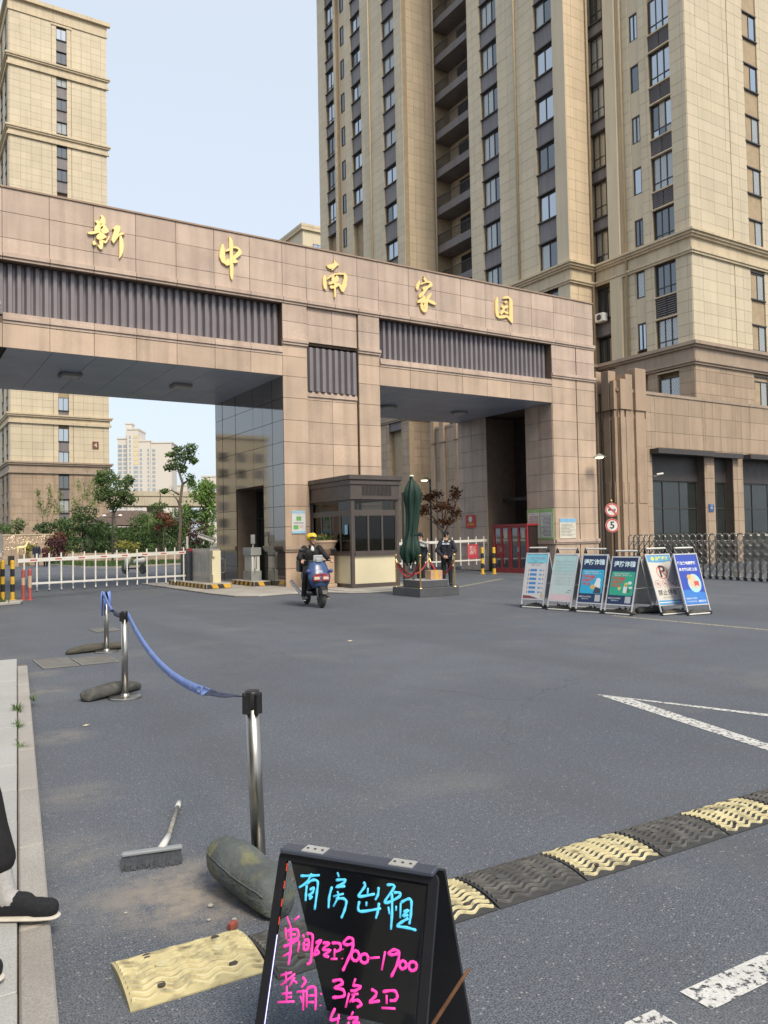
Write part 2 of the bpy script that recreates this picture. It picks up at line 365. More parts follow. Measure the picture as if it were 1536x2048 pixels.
GOLD = [
 [[(-5.851,11.361),(-5.777,11.317),(-5.740,11.246),(-5.732,11.110),(-5.788,11.090),(-5.877,11.092),(-5.880,11.208),(-5.843,11.265),(-5.870,11.318)],
  [(-6.029,11.130),(-5.983,11.163),(-5.890,11.162),(-5.872,11.034),(-5.878,10.827),(-6.032,10.798),(-6.054,10.891),(-6.030,10.964),(-5.965,11.055)],
  [(-6.243,10.758),(-6.041,10.826),(-5.864,10.840),(-5.780,10.885),(-5.827,10.827),(-5.939,10.796),(-6.032,10.749),(-6.152,10.712),(-6.216,10.710)],
  [(-5.807,11.086),(-5.769,11.093),(-5.677,10.964),(-5.630,10.904),(-5.696,10.833),(-5.790,10.795),(-5.837,10.835),(-5.869,10.908),(-5.808,10.968),(-5.807,11.037),(-5.873,10.975),(-5.863,11.055)],
  [(-5.883,10.817),(-5.790,10.795),(-5.697,10.715),(-5.801,10.637),(-5.903,10.588),(-5.987,10.612),(-6.000,10.668),(-5.977,10.721)],
  [(-5.922,10.634),(-5.810,10.645),(-5.792,10.541),(-5.821,10.359),(-5.850,10.320),(-5.896,10.375),(-5.909,10.519)],
  [(-5.979,10.438),(-5.923,10.429),(-5.822,10.350),(-5.850,10.315),(-5.905,10.334)],
  [(-6.061,10.549),(-5.992,10.455),(-6.067,10.403),(-6.103,10.454),(-6.094,10.514)],
  [(-5.622,10.798),(-5.622,10.719),(-5.699,10.548),(-5.755,10.508),(-5.801,10.559),(-5.792,10.609),(-5.745,10.579),(-5.679,10.660)],
  [(-5.535,10.997),(-5.411,11.124),(-5.306,11.115),(-5.307,11.026),(-5.346,10.880),(-5.279,10.932),(-5.164,10.914),(-5.280,10.853),(-5.347,10.811),(-5.453,10.633),(-5.501,10.555),(-5.566,10.651),(-5.547,10.733),(-5.479,10.973),(-5.507,10.997)],
  [(-5.328,10.834),(-5.270,10.845),(-5.224,10.715),(-5.206,10.530),(-5.227,10.348),(-5.285,10.209),(-5.343,10.130),(-5.332,10.280)]],
 [[(-1.863,11.456),(-1.791,11.416),(-1.742,11.329),(-1.722,11.161),(-1.741,11.019),(-1.747,10.602),(-1.725,10.552),(-1.736,10.198),(-1.766,10.060),(-1.793,10.061),(-1.841,10.192),(-1.854,10.520),(-1.847,11.000),(-1.862,11.136),(-1.853,11.330)],
  [(-2.120,11.163),(-2.049,11.155),(-2.007,10.972),(-2.010,10.759),(-1.990,10.656),(-1.867,10.741),(-1.848,10.542),(-1.937,10.485),(-1.981,10.509),(-2.122,10.580),(-2.197,10.747),(-2.195,10.853)],
  [(-1.996,10.984),(-1.840,11.087),(-1.830,11.003),(-1.997,10.931)],
  [(-1.728,11.150),(-1.616,11.170),(-1.505,11.126),(-1.438,11.041),(-1.451,10.942),(-1.622,10.784),(-1.656,10.746),(-1.556,10.699),(-1.624,10.633),(-1.747,10.602),(-1.744,10.826),(-1.653,10.917),(-1.551,11.053),(-1.562,11.083),(-1.628,11.109),(-1.729,11.096)]],
 [[(1.993,11.374),(2.056,11.292),(2.198,11.230),(2.106,11.162),(1.947,10.998),(1.876,10.969),(1.903,11.036),(1.819,11.011),(1.742,11.044),(1.699,11.117),(1.938,11.209),(1.998,11.271)],
  [(1.610,10.782),(1.672,10.701),(1.676,10.268),(1.638,10.251),(1.575,10.298),(1.540,10.452),(1.550,10.636)],
  [(1.696,10.648),(1.814,10.770),(1.996,10.879),(2.205,10.937),(2.415,10.959),(2.493,10.914),(2.510,10.777),(2.471,10.516),(2.375,10.305),(2.335,10.270),(2.270,10.289),(2.169,10.447),(2.068,10.569),(2.133,10.568),(2.288,10.499),(2.371,10.755),(2.374,10.895),(2.165,10.867),(2.021,10.838),(1.865,10.732),(1.696,10.602)],
  [(1.878,10.734),(1.982,10.808),(1.993,10.707),(2.073,10.823),(2.150,10.789),(2.160,10.653),(2.055,10.555),(2.170,10.470),(2.038,10.380),(2.047,10.186),(2.018,10.033),(1.980,10.039),(1.967,10.346),(1.857,10.318),(1.793,10.366),(1.833,10.429),(1.975,10.440),(1.976,10.520),(1.769,10.442),(1.752,10.519),(1.874,10.573)]],
 [[(5.797,11.410),(5.900,11.347),(5.971,11.222),(5.881,11.195),(5.823,11.273),(5.779,11.303),(5.840,11.337)],
  [(5.621,11.222),(5.641,11.108),(5.561,10.862),(5.500,10.816),(5.444,10.906),(5.476,11.034)],
  [(5.655,11.098),(5.896,11.198),(6.047,11.252),(6.166,11.215),(6.209,11.135),(6.162,11.053),(6.025,10.983),(5.886,10.813),(5.793,10.676),(5.641,10.555),(5.568,10.557),(5.564,10.691),(5.615,10.686),(5.737,10.803),(5.797,10.849),(5.739,10.914),(5.771,10.981),(6.012,11.067),(6.090,11.179),(5.925,11.165),(5.654,11.036)],
  [(5.793,10.676),(5.866,10.613),(5.878,10.503),(5.941,10.648),(6.141,10.827),(6.138,10.727),(6.029,10.550),(6.268,10.498),(6.358,10.436),(6.326,10.382),(6.220,10.379),(5.966,10.442),(5.860,10.402),(5.826,10.212),(5.737,10.237),(5.814,10.359),(5.726,10.383),(5.666,10.374),(5.503,10.339),(5.520,10.439),(5.701,10.564)],
  [(5.876,10.417),(5.966,10.442),(5.943,10.142),(5.866,10.033),(5.776,10.021),(5.674,10.105),(5.612,10.281),(5.666,10.374),(5.740,10.348),(5.737,10.225),(5.810,10.186)]],
 [[(9.404,11.151),(9.435,11.070),(9.427,10.531),(9.465,10.392),(9.755,10.457),(9.858,10.471),(9.994,10.423),(10.018,11.155),(9.949,11.158),(9.674,11.105),(9.762,11.210),(9.952,11.251),(10.122,11.183),(10.188,11.087),(10.177,10.195),(10.107,10.186),(9.873,10.380),(9.700,10.318),(9.461,10.280),(9.328,10.334),(9.275,10.510),(9.279,10.916),(9.334,11.068)],
  [(9.578,10.762),(9.666,10.880),(9.698,10.805),(9.837,10.877),(9.956,10.841),(9.919,10.770),(9.763,10.709),(9.743,10.613),(9.965,10.591),(9.946,10.535),(9.842,10.508),(9.725,10.571),(9.568,10.438),(9.510,10.503),(9.661,10.708)],
  [(9.721,10.980),(9.860,11.052),(9.909,10.993),(9.822,10.928)]],
]
BLUE_INK = [
 [(0.081,0.065),(0.115,0.060),(0.146,0.054)],
 [(0.119,0.053),(0.105,0.080),(0.081,0.098)],
 [(0.107,0.087),(0.108,0.110),(0.110,0.131)],
 [(0.106,0.084),(0.124,0.071),(0.142,0.073),(0.144,0.104),(0.144,0.150)],
 [(0.119,0.099),(0.131,0.091),(0.130,0.104),(0.118,0.114),(0.129,0.117),(0.121,0.124)],
 [(0.204,0.038),(0.211,0.050)],
 [(0.202,0.060),(0.231,0.055),(0.229,0.064),(0.206,0.078),(0.235,0.072)],
 [(0.192,0.079),(0.187,0.107),(0.189,0.139)],
 [(0.211,0.089),(0.217,0.097)],
 [(0.200,0.105),(0.233,0.093)],
 [(0.218,0.102),(0.204,0.132)],
 [(0.209,0.111),(0.231,0.106),(0.244,0.112),(0.242,0.135),(0.234,0.159)],
 [(0.292,0.053),(0.299,0.062),(0.282,0.090),(0.291,0.092),(0.333,0.079)],
 [(0.309,0.066),(0.310,0.087)],
 [(0.342,0.059),(0.343,0.078),(0.336,0.095)],
 [(0.286,0.105),(0.285,0.126),(0.299,0.131),(0.357,0.114)],
 [(0.309,0.103),(0.310,0.115)],
 [(0.349,0.100),(0.348,0.122),(0.344,0.143)],
 [(0.367,0.050),(0.392,0.050),(0.367,0.093),(0.378,0.095),(0.411,0.074),(0.409,0.065),(0.391,0.067)],
 [(0.386,0.069),(0.392,0.118),(0.394,0.164)],
 [(0.379,0.106),(0.385,0.125)],
 [(0.403,0.100),(0.404,0.113)],
 [(0.416,0.090),(0.419,0.130)],
 [(0.416,0.090),(0.438,0.077),(0.448,0.082),(0.450,0.115),(0.448,0.142)],
 [(0.427,0.113),(0.442,0.105),(0.427,0.123),(0.443,0.118)],
 [(0.444,0.126),(0.428,0.137),(0.412,0.151),(0.442,0.151),(0.471,0.153)],
]
PINK_INK = [
 [(0.054,0.182),(0.073,0.209)],
 [(0.096,0.174),(0.080,0.188)],
 [(0.054,0.212),(0.063,0.242)],
 [(0.059,0.222),(0.093,0.211),(0.100,0.233),(0.067,0.245)],
 [(0.068,0.231),(0.092,0.224)],
 [(0.056,0.264),(0.082,0.250),(0.104,0.235)],
 [(0.059,0.289),(0.086,0.271)],
 [(0.071,0.206),(0.081,0.264),(0.081,0.308)],
 [(0.116,0.220),(0.121,0.229)],
 [(0.107,0.240),(0.107,0.270)],
 [(0.128,0.217),(0.147,0.217),(0.151,0.252),(0.152,0.287),(0.141,0.295)],
 [(0.122,0.237),(0.136,0.232),(0.138,0.254),(0.126,0.259),(0.122,0.240)],
 [(0.125,0.248),(0.136,0.245)],
 [(0.161,0.237),(0.177,0.226),(0.166,0.249),(0.162,0.267),(0.175,0.259),(0.163,0.250)],
 [(0.184,0.233),(0.205,0.229),(0.187,0.249),(0.211,0.247),(0.193,0.264),(0.210,0.264)],
 [(0.213,0.228),(0.238,0.225),(0.243,0.239),(0.228,0.248)],
 [(0.225,0.240),(0.227,0.264)],
 [(0.216,0.269),(0.237,0.265)],
 [(0.250,0.237),(0.251,0.239)],
 [(0.252,0.261),(0.253,0.263)],
 [(0.281,0.217),(0.265,0.224),(0.251,0.222),(0.264,0.206),(0.279,0.208),(0.281,0.230),(0.268,0.268),(0.258,0.293)],
 [(0.305,0.245),(0.303,0.253),(0.298,0.259),(0.290,0.260),(0.283,0.256),(0.280,0.249),(0.281,0.242),(0.287,0.236),(0.294,0.235),(0.301,0.238),(0.305,0.245)],
 [(0.333,0.248),(0.332,0.255),(0.326,0.260),(0.319,0.261),(0.312,0.258),(0.309,0.252),(0.310,0.245),(0.316,0.240),(0.323,0.238),(0.330,0.241),(0.333,0.248)],
 [(0.338,0.246),(0.368,0.239)],
 [(0.383,0.221),(0.378,0.270)],
 [(0.422,0.220),(0.406,0.226),(0.394,0.225),(0.408,0.213),(0.425,0.217),(0.423,0.246),(0.408,0.282)],
 [(0.450,0.244),(0.449,0.250),(0.444,0.254),(0.438,0.256),(0.433,0.253),(0.430,0.247),(0.432,0.241),(0.436,0.237),(0.442,0.236),(0.448,0.239),(0.450,0.244)],
 [(0.482,0.242),(0.480,0.248),(0.475,0.253),(0.467,0.255),(0.461,0.252),(0.458,0.246),(0.459,0.239),(0.465,0.234),(0.473,0.233),(0.479,0.236),(0.482,0.242)],
 [(0.060,0.339),(0.096,0.324)],
 [(0.077,0.326),(0.081,0.356)],
 [(0.065,0.364),(0.107,0.326)],
 [(0.096,0.340),(0.118,0.349)],
 [(0.107,0.335),(0.094,0.361)],
 [(0.072,0.385),(0.105,0.376)],
 [(0.085,0.361),(0.091,0.403)],
 [(0.062,0.408),(0.117,0.396)],
 [(0.092,0.390),(0.107,0.386)],
 [(0.132,0.331),(0.144,0.339),(0.133,0.357)],
 [(0.120,0.371),(0.155,0.362)],
 [(0.141,0.361),(0.148,0.413)],
 [(0.151,0.357),(0.158,0.403)],
 [(0.151,0.357),(0.177,0.350),(0.187,0.405)],
 [(0.157,0.374),(0.177,0.369)],
 [(0.159,0.390),(0.179,0.386)],
 [(0.133,0.379),(0.143,0.393)],
 [(0.199,0.359),(0.199,0.364)],
 [(0.201,0.389),(0.202,0.391)],
 [(0.229,0.324),(0.253,0.316),(0.262,0.324),(0.239,0.339),(0.266,0.339),(0.270,0.354),(0.235,0.364)],
 [(0.301,0.304),(0.296,0.320)],
 [(0.293,0.323),(0.319,0.321),(0.305,0.334),(0.289,0.337)],
 [(0.286,0.343),(0.280,0.381)],
 [(0.293,0.347),(0.315,0.340)],
 [(0.303,0.347),(0.290,0.366)],
 [(0.296,0.362),(0.314,0.356),(0.327,0.364),(0.314,0.374)],
 [(0.352,0.322),(0.367,0.326),(0.367,0.336),(0.351,0.354),(0.382,0.345)],
 [(0.387,0.322),(0.421,0.313),(0.432,0.324),(0.427,0.335),(0.411,0.339)],
 [(0.400,0.327),(0.403,0.349)],
 [(0.389,0.361),(0.430,0.355)],
 [(0.248,0.388),(0.238,0.419),(0.266,0.409)],
 [(0.262,0.400),(0.261,0.430)],
 [(0.305,0.386),(0.300,0.397)],
 [(0.289,0.406),(0.320,0.398),(0.306,0.414)],
 [(0.296,0.413),(0.286,0.433)],
 [(0.306,0.414),(0.325,0.410),(0.323,0.423)],
]
PB = {}
def pbox(name, parent, T, a0, a1, b0, b1, z0, z1, mat, world=True, sub=None):
    ori = tuple(round(q, 3) for q in (Vector(T(1,0,0))-Vector(T(0,0,0))))
    key = (name, round(a1-a0,3), round(b1-b0,3), round(z1-z0,3), ori, mat.name)
    if key not in PB:
        mb = MB().box(0, a1-a0, 0, b1-b0, 0, z1-z0, lambda a, b, z: tuple(Vector(T(a,b,z))-Vector(T(0,0,0))))
        me = bpy.data.meshes.new(name); me.from_pydata(mb.v, [], mb.f); me.update(); PB[key] = me
    return put(name, PB[key], mat, parent, loc=Vector(T(a0, b0, z0)), world=world)

# ------------------------------------------------------------------ ground, road, pavements
def asphalt_mat():
    m = bpy.data.materials.new('asphalt'); m.use_nodes = True; t = m.node_tree; N = t.nodes; L = t.links; b = N['Principled BSDF']
    geo = N.new('ShaderNodeNewGeometry')
    def noise(sc, det=4, rough=.5):
        n = N.new('ShaderNodeTexNoise'); n.inputs['Scale'].default_value = sc; n.inputs['Detail'].default_value = det; n.inputs['Roughness'].default_value = rough
        L.new(geo.outputs['Position'], n.inputs['Vector']); return n.outputs[0]
    def ramp(src, a, bb, c=0, d=1):
        x = N.new('ShaderNodeMapRange'); L.new(src, x.inputs[0])
        for i, q in enumerate((a, bb, c, d)): x.inputs[i+1].default_value = q
        return x.outputs[0]
    def mixc(f, a, bb, mode='MIX'):
        x = N.new('ShaderNodeMixRGB'); x.blend_type = mode
        for i, q in ((0, f), (1, a), (2, bb)):
            if hasattr(q, 'links'): L.new(q, x.inputs[i])
            elif i == 0: x.inputs[0].default_value = q
            else: x.inputs[i].default_value = (*q, 1)
        return x.outputs[0]
    c = mixc(ramp(noise(.22, 5), .35, .65), (.086,.098,.122), (.113,.126,.151))
    c = mixc(ramp(noise(1.7, 6), .4, .7, 0, .5), c, (.086,.093,.108))
    c = mixc(ramp(noise(140, 2), .38, .62), mixc(1, c, (.52,.52,.52), 'MULTIPLY'), mixc(1, c, (1.55,1.55,1.53), 'MULTIPLY'))
    c = mixc(ramp(noise(34, 3, .6), .35, .65), mixc(1, c, (.86,.86,.86), 'MULTIPLY'), mixc(1, c, (1.13,1.13,1.12), 'MULTIPLY'))
    mpn = N.new('ShaderNodeMapping'); mpn.inputs['Rotation'].default_value = (0,0,.35); mpn.inputs['Scale'].default_value = (1.1,.16,1); L.new(geo.outputs['Position'], mpn.inputs[0])
    tn = N.new('ShaderNodeTexNoise'); tn.inputs['Scale'].default_value = .8; tn.inputs['Detail'].default_value = 5; L.new(mpn.outputs[0], tn.inputs['Vector'])
    c = mixc(ramp(tn.outputs[0], .48, .66, 0, .42), c, (.078,.083,.095))
    vo = N.new('ShaderNodeTexVoronoi'); vo.inputs['Scale'].default_value = 75; L.new(geo.outputs['Position'], vo.inputs['Vector'])
    sep = N.new('ShaderNodeSeparateColor'); L.new(vo.outputs['Color'], sep.inputs[0])
    chip = N.new('ShaderNodeMath'); chip.operation = 'MULTIPLY'
    L.new(ramp(sep.outputs[0], .93, .95), chip.inputs[0]); L.new(ramp(vo.outputs['Distance'], .42, .25, 0, .75), chip.inputs[1])
    c = mixc(chip.outputs[0], c, (.36,.35,.33))
    cv = N.new('ShaderNodeTexVoronoi'); cv.feature = 'DISTANCE_TO_EDGE'; cv.inputs['Scale'].default_value = .33
    wn = N.new('ShaderNodeTexNoise'); wn.inputs['Scale'].default_value = 1.3; wn.inputs['Detail'].default_value = 6; L.new(geo.outputs['Position'], wn.inputs['Vector'])
    wv = N.new('ShaderNodeMixRGB'); wv.blend_type = 'ADD'; wv.inputs[0].default_value = .9; L.new(geo.outputs['Position'], wv.inputs[1]); L.new(wn.outputs['Color'], wv.inputs[2]); L.new(wv.outputs[0], cv.inputs['Vector'])
    ck = N.new('ShaderNodeMath'); ck.operation = 'MULTIPLY'; L.new(ramp(cv.outputs['Distance'], .0032, .0012, 0, .8), ck.inputs[0]); L.new(ramp(noise(.19, 3), .52, .62), ck.inputs[1])
    c = mixc(ck.outputs[0], c, (.045,.046,.05))
    # worn tyre tracks / stains and swept dust with shapes of their own
    c = mixc(ramp(noise(.55, 7, .65), .56, .72, 0, .35), c, (.2,.19,.175))
    sp = N.new('ShaderNodeSeparateXYZ'); L.new(geo.outputs['Position'], sp.inputs[0])
    def blob(cx, cy, r, k):
        d = N.new('ShaderNodeVectorMath'); d.operation = 'DISTANCE'; L.new(geo.outputs['Position'], d.inputs[0]); d.inputs[1].default_value = (cx, cy, 0)
        a = ramp(d.outputs['Value'], r, r*.35, 0, k)
        mu = N.new('ShaderNodeMath'); mu.operation = 'MULTIPLY'; L.new(a, mu.inputs[0]); L.new(ramp(noise(5.5, 7, .7), .36, .6), mu.inputs[1]); return mu.outputs[0]
    for (cx, cy, r, k) in ((-10.0,-20.42,.46,1.0), (-10.3,-20.3,.4,.55), (-10.35,-19.6,.35,.45), (-10.18,-18.6,.35,.45), (-9.95,-16.9,.35,.5), (-9.75,-14.6,.4,.5), (-9.6,-13.3,.35,.5)):
        c = mixc(blob(cx, cy, r, k), c, (.30,.262,.222) if k > .7 else (.235,.215,.19))
    L.new(c, b.inputs['Base Color']); b.inputs['Roughness'].default_value = .82; b.inputs['Specular IOR Level'].default_value = .35
    bp = N.new('ShaderNodeBump'); bp.inputs['Strength'].default_value = .55; bp.inputs['Distance'].default_value = .006
    L.new(noise(150, 3), bp.inputs['Height']); L.new(bp.outputs[0], b.inputs['Normal'])
    return m
asphalt = asphalt_mat()
concrete = M('concrete', (.36,.34,.31), .85, .15, 1.2, speck=.12, sscale=120, bump=.15, bscale=90, dirt=.3, dirt_col=(.2,.18,.15))
paving = M('pale_granite_paving', (.36,.362,.352), .75, .06, 1.5, island=.06, speck=.14, sscale=160, bump=.08, bscale=120)
kerbm = M('kerb_granite', (.32,.305,.285), .8, .12, 1.5, island=.08, speck=.16, sscale=150, bump=.15, bscale=110, dirt=.35, dirt_col=(.25,.21,.17))
def flat_paint(name, col, thr, sc=28):
    """worn road paint: flakes off to show the asphalt below (per-point transparency of the paint film)"""
    m = M(name, col, .8, .1, 6, speck=.12, sscale=150); t = m.node_tree; N = t.nodes; L = t.links
    geo = N.new('ShaderNodeNewGeometry'); n = N.new('ShaderNodeTexNoise'); n.inputs['Scale'].default_value = sc; n.inputs['Detail'].default_value = 6; n.inputs['Roughness'].default_value = .7
    L.new(geo.outputs['Position'], n.inputs['Vector'])
    x = N.new('ShaderNodeMapRange'); L.new(n.outputs[0], x.inputs[0]); x.inputs[1].default_value = thr; x.inputs[2].default_value = thr+.05
    L.new(x.outputs[0], N['Principled BSDF'].inputs['Alpha']); return m
paint_w = flat_paint('road_paint_white', (.54,.54,.525), .425)
paint_y = flat_paint('road_paint_yellow', (.42,.38,.28), .46)
soil = M('soil_ground', (.16,.15,.11), .95, .2, .3)
grassm = M('lawn_green', (.06,.105,.03), .9, .3, 2.5, island=.3)

struct(MB().box(-1500, 1500, -1500, 1500, -.5, -.012).build('ground', soil))
struct(MB().add([(-60,-60,0),(60,-60,0),(60,78,0),(-60,78,0)], [(0,1,2,3)]).build('road', asphalt))
# paved apron and island round the middle pier and guard booth
mb = MB(); isl = [(-2.9,6.9),(-2.9,-.6),(-2.75,-2.4),(-2.2,-2.95),(-1.2,-2.75),(-.1,-3.0),(.25,-3.75),(.7,-4.1),(3.0,-4.1),(3.7,-3.7),(4.0,-3.0),(4.0,6.9)]
mb.prism(isl, lambda a, d, b: (a, b, d), 0.0, .05); struct(mb.build('apron_pavement', concrete, bevel=.015))
mb = MB().prism([(.3,-.05),(.3,-3.4),(.62,-3.8),(1.0,-3.95),(2.9,-3.95),(3.4,-3.6),(3.6,-3.0),(3.6,-.05)], lambda a, d, b: (a, b, d), .05, .075); struct(mb.build('booth_pavement', concrete, bevel=.01))
# pavement with its slabs and kerb stones at the camera's side of the drive
Ld = Vector((.2, 1, 0)).normalized()
def kx(y): return -10.74 + (y+21.25)*.1265     # road edge of the kerb
pv = struct(MB().add([(kx(y)+dx, y, .02) for y in (-34,-20,-16,-12.45) for dx in (-9,-.02)], [(0,1,3,2),(2,3,5,4),(4,5,7,6)]).build('pavement', joint))
ys = -33.0; i = 0
while ys < -12.95:
    L_ = random.choice([.95,1.0,1.05]) if ys > -24 else 1.5
    y1 = min(ys+L_, -12.9); n_ = 4
    w0 = .118
    mb = MB(); q = [(kx(ys+.006)-w0, ys+.006), (kx(ys+.006), ys+.006), (kx(y1-.006), y1-.006), (kx(y1-.006)-w0, y1-.006)]
    mb.prism(q, lambda a, d, b: (a, b, d), -.01, .07+random.uniform(-.003,.003)); mb.build('kerb_stone', kerbm, pv, bevel=.008)
    ys = y1
ys = -33.4
while ys < -12.5:
    y1 = min(ys+.62, -12.3); x = -.121
    for k in range(7 if ys > -25 else 3):
        wd = .6 if k else .42
        q = [(kx(ys)+x-wd+.004, ys+.004), (kx(ys)+x-.004, ys+.004), (kx(y1)+x-.004, y1-.004), (kx(y1)+x-wd+.004, y1-.004)]
        MB().prism(q, lambda a, d, b: (a, b, d), 0, .085+random.uniform(-.003,.003)).build('paving_slab', paving, pv, bevel=.004)
        x -= wd
    ys = y1
# worn markings
def decal(name, pts, z, mat): return struct(MB().add([(x, y, z) for x, y in pts], [tuple(range(len(pts)))]).build(name, mat))
decal('white_triangle_marking', [(-5.16,-18.36),(-4.62,-19.95),(-4.28,-21.0),(-4.40,-21.0),(-5.08,-18.75),(-5.71,-21.0),(-5.85,-21.0)], .004, paint_w)
for k in range(9):
    x0 = -10.25+k*.71
    decal('white_dash_marking', [(x0+.69,-22.17-.04*.0), (x0+1.24,-22.19), (x0+1.24,-22.315), (x0+.69,-22.30)], .004, paint_w)
    decal('white_dash_marking', [(x0+.45,-22.47), (x0+1.0,-22.47), (x0+1.0,-22.60), (x0+.45,-22.60)], .004, paint_w)
decal('yellow_line_marking', [(.80,-13.2),(.92,-13.2),(.98,-17.5),(.86,-17.5)], .004, paint_y)
decal('pale_line_marking', [(3.2,-4.4),(8.2,-1.2),(8.3,-1.35),(3.3,-4.55)], .004, paint_y)
# drain gratings
def grating(x0, x1, y0, y1, lab):
    t = thing('drain_grating', lab, 'grating', (x0, y0, 0))
    MB().box(0, x1-x0, 0, y1-y0, .001, .004).build('pit', M('pit_black', (.012,.012,.012), .9), t)
    fr = MB(); W, D = x1-x0, y1-y0
    fr.box(0, W, 0, .03, .004, .012).box(0, W, D-.03, D, .004, .012).box(0, .03, .03, D-.03, .004, .012).box(W-.03, W, .03, D-.03, .004, .012)
    gm = M('grate_grey', (.17,.168,.16), .7, .15, 6, dirt=.3); fr.build('frame', gm, t)
    n = int(D/.055); k0 = MB().box(.03, W-.03, 0, .03, .004, .011)
    me = bpy.data.meshes.new('bar'); me.from_pydata(k0.v, [], k0.f)
    for k in range(n): put('bar', me, gm, t, loc=(0, .045+k*(D-.09)/n, 0))
    return t
grating(-9.50,-9.05,-12.95,-12.0,'weathered drain grating let into the asphalt beside the kerb end')
grating(-9.03,-8.53,-12.95,-12.2,'ribbed drain grating under the farthest belt post from the loose yellow hump piece')
grating(-8.0,-7.55,-9.0,-8.4,'small drain grating alone in the asphalt between the belt posts and the striped boom')

# ------------------------------------------------------------------ entrance gate
g = thing('entrance_gate', 'pink granite entrance gate with gold lettering spanning the driveway', 'gate', (0,0,0))
JX = [-9.73,-8.51,-7.28,-6.06,-4.83,-3.59,-2.36,-1.14,.03,.93,2.0,2.95,3.84,5.16,6.39,7.6,8.82,10.03,11.27,12.5,13.71]
RZ = [.65,1.22,1.40,2.05,2.74,3.46,4.17,4.90,5.64,6.39,7.12,7.8]
core = MB()
core.box(.95,3.8,.16,6.46,0,7.1).box(.04,.92,.04,1.72,0,7.1).box(.04,.92,4.3,6.46,0,7.1).box(.04,.92,1.72,4.3,3.55,7.1).box(.92,.95,.16,6.46,0,7.1).box(2.95,3.8,.04,.16,0,7.1)
core.box(12.33,14.79,.04,1.69,0,7.1).box(12.33,14.79,4.35,6.46,0,7.1).box(14.1,14.79,1.69,4.35,0,7.1)
core.box(-12.2,-8.64,.04,6.46,0,7.1)
core.box(-12.2,14.79,.42,6.46,7.16,11.6)
core.box(-12.2,14.79,.04,.42,9.6,11.6).box(-8.64,.0,.04,.42,7.16,8.0).box(3.84,12.33,.04,.42,7.16,8.0)
core.box(-12.2,-8.64,.04,.42,7.1,9.6).box(.04,.92,.04,.42,7.1,9.6).box(2.95,3.8,.04,.42,7.1,9.6).box(12.33,14.79,.04,.42,7.1,9.6).box(.92,2.95,.16,.42,8.3,9.6)
core.build('core', joint, g)
MB().box(-12.25,14.86,-.04,6.5,11.63,11.68).build('coping', M('coping_stone', (.33,.235,.175), .6, .1), g)
sg = Slabs(g)
F0 = TF(.03)
sg.grid(F0, [(-12.2,14.83,9.79,11.63)], zs=[10.22,10.95], xs=JX, mat=granite)
sg.grid(F0, [(-8.6,0,7.12,7.8),(3.83,12.31,7.12,7.8)], xs=JX, zs=[], mat=granite_warmlit)
for (a0, a1) in ((0,.92),(2.95,3.83),(12.31,13.7),(13.74,14.83),(-12.2,-8.6)):
    sg.grid(F0, [(a0,a1,.02,1.22),(a0,a1,1.4,8.2)], zs=RZ, xs=[-10.95,-9.73], mat=granite_warmlit)
    sg.grid(F0, [(a0,a1,8.37,9.58)], zs=[8.98], xs=[-10.95,-9.73], mat=granite, b=.02)
sg.grid(TF(.14), [(.94,2.93,.02,6.5)], zs=RZ, xs=[1.93], mat=granite_warmlit)
sg.grid(TF(.14), [(.94,2.93,8.37,9.58)], zs=[8.98], xs=[1.93], mat=granite, b=.05)
# reveals of the recessed centre and return faces
S0 = TL(.03); zz = RZ
sg.grid(S0, [(.035,.91,.02,7.12)], zs=zz, xs=[], mat=granite_d)
sg.grid(S0, rects_minus([(.93,4.29,.02,7.12)], [(1.74,4.3,0,3.55)]), zs=zz, xs=[2.6], mat=granite_d)
sg.grid(S0, [(4.32,5.66,.02,7.12),(5.69,6.48,.02,7.12)], zs=zz, xs=[], mat=granite_d)
S1 = TL(12.32)
sg.grid(S1, [(.035,1.68,.02,7.12),(4.36,6.48,.02,7.12)], zs=zz, xs=[.85,5.4], mat=granite)
sg.finish()
# base band and capital mouldings
for (a0, a1) in ((-.02,.94),(2.93,3.86),(12.28,14.86),(-12.2,-8.56)):
    for (z0, z1, b) in ((1.215,1.28,.05),(1.28,1.405,.085),(8.19,8.27,.06),(8.27,8.38,.1)):
        MB().box(a0, a1, -b, .02, z0, z1).build('moulding', granite, g, bevel=.006)
MB().box(.94,2.93,.05,.13,1.215,1.405).build('moulding', granite, g, bevel=.006)
for (x0, z0, z1) in ((0,1.215,1.28),(0,1.28,1.405)):
    for (y0, y1) in ((.0,1.72),(4.3,6.5)): MB().box(-.075+(.03 if z0 < 1.25 else 0), .03, y0+.03, y1, z0+.001, z1-.001).build('moulding', granite_d, g)
MB().box(12.23,12.30,.03,1.69,1.22,1.40).build('moulding', granite, g); MB().box(12.23,12.30,4.35,6.5,1.22,1.40).build('moulding', granite, g)
jx = [-12.2]+[x for x in JX if x > -12]+[14.87]
for a, b_ in zip(jx[:-1], jx[1:]):
    mb = MB().box(a+.006, b_-.006, -.055, .03, 9.58, 9.655).box(a+.006, b_-.006, -.10, .03, 9.657, 9.79); mb.build('moulding', granite, g, bevel=.006)
    if b_ <= .04 and a >= -8.6 or (a >= 3.8 and b_ < 12.6):
        a2, b2 = max(a, -8.6 if a < 3 else 3.85), min(b_, 0 if a < 3 else 12.29)
        MB().box(a2+.005, b2-.005, -.02, .4, 7.8, 7.885).box(a2+.005, b2-.005, -.06, .4, 7.887, 7.985).box(a2+.005, b2-.005, -.02, .4, 7.987, 8.1).build('sill_moulding', granite, g, bevel=.005)
MB().box(.95,2.92,.06,.3,6.5,6.62).box(.95,2.92,.1,.3,6.622,6.68).build('sill_moulding', granite, g, bevel=.005)
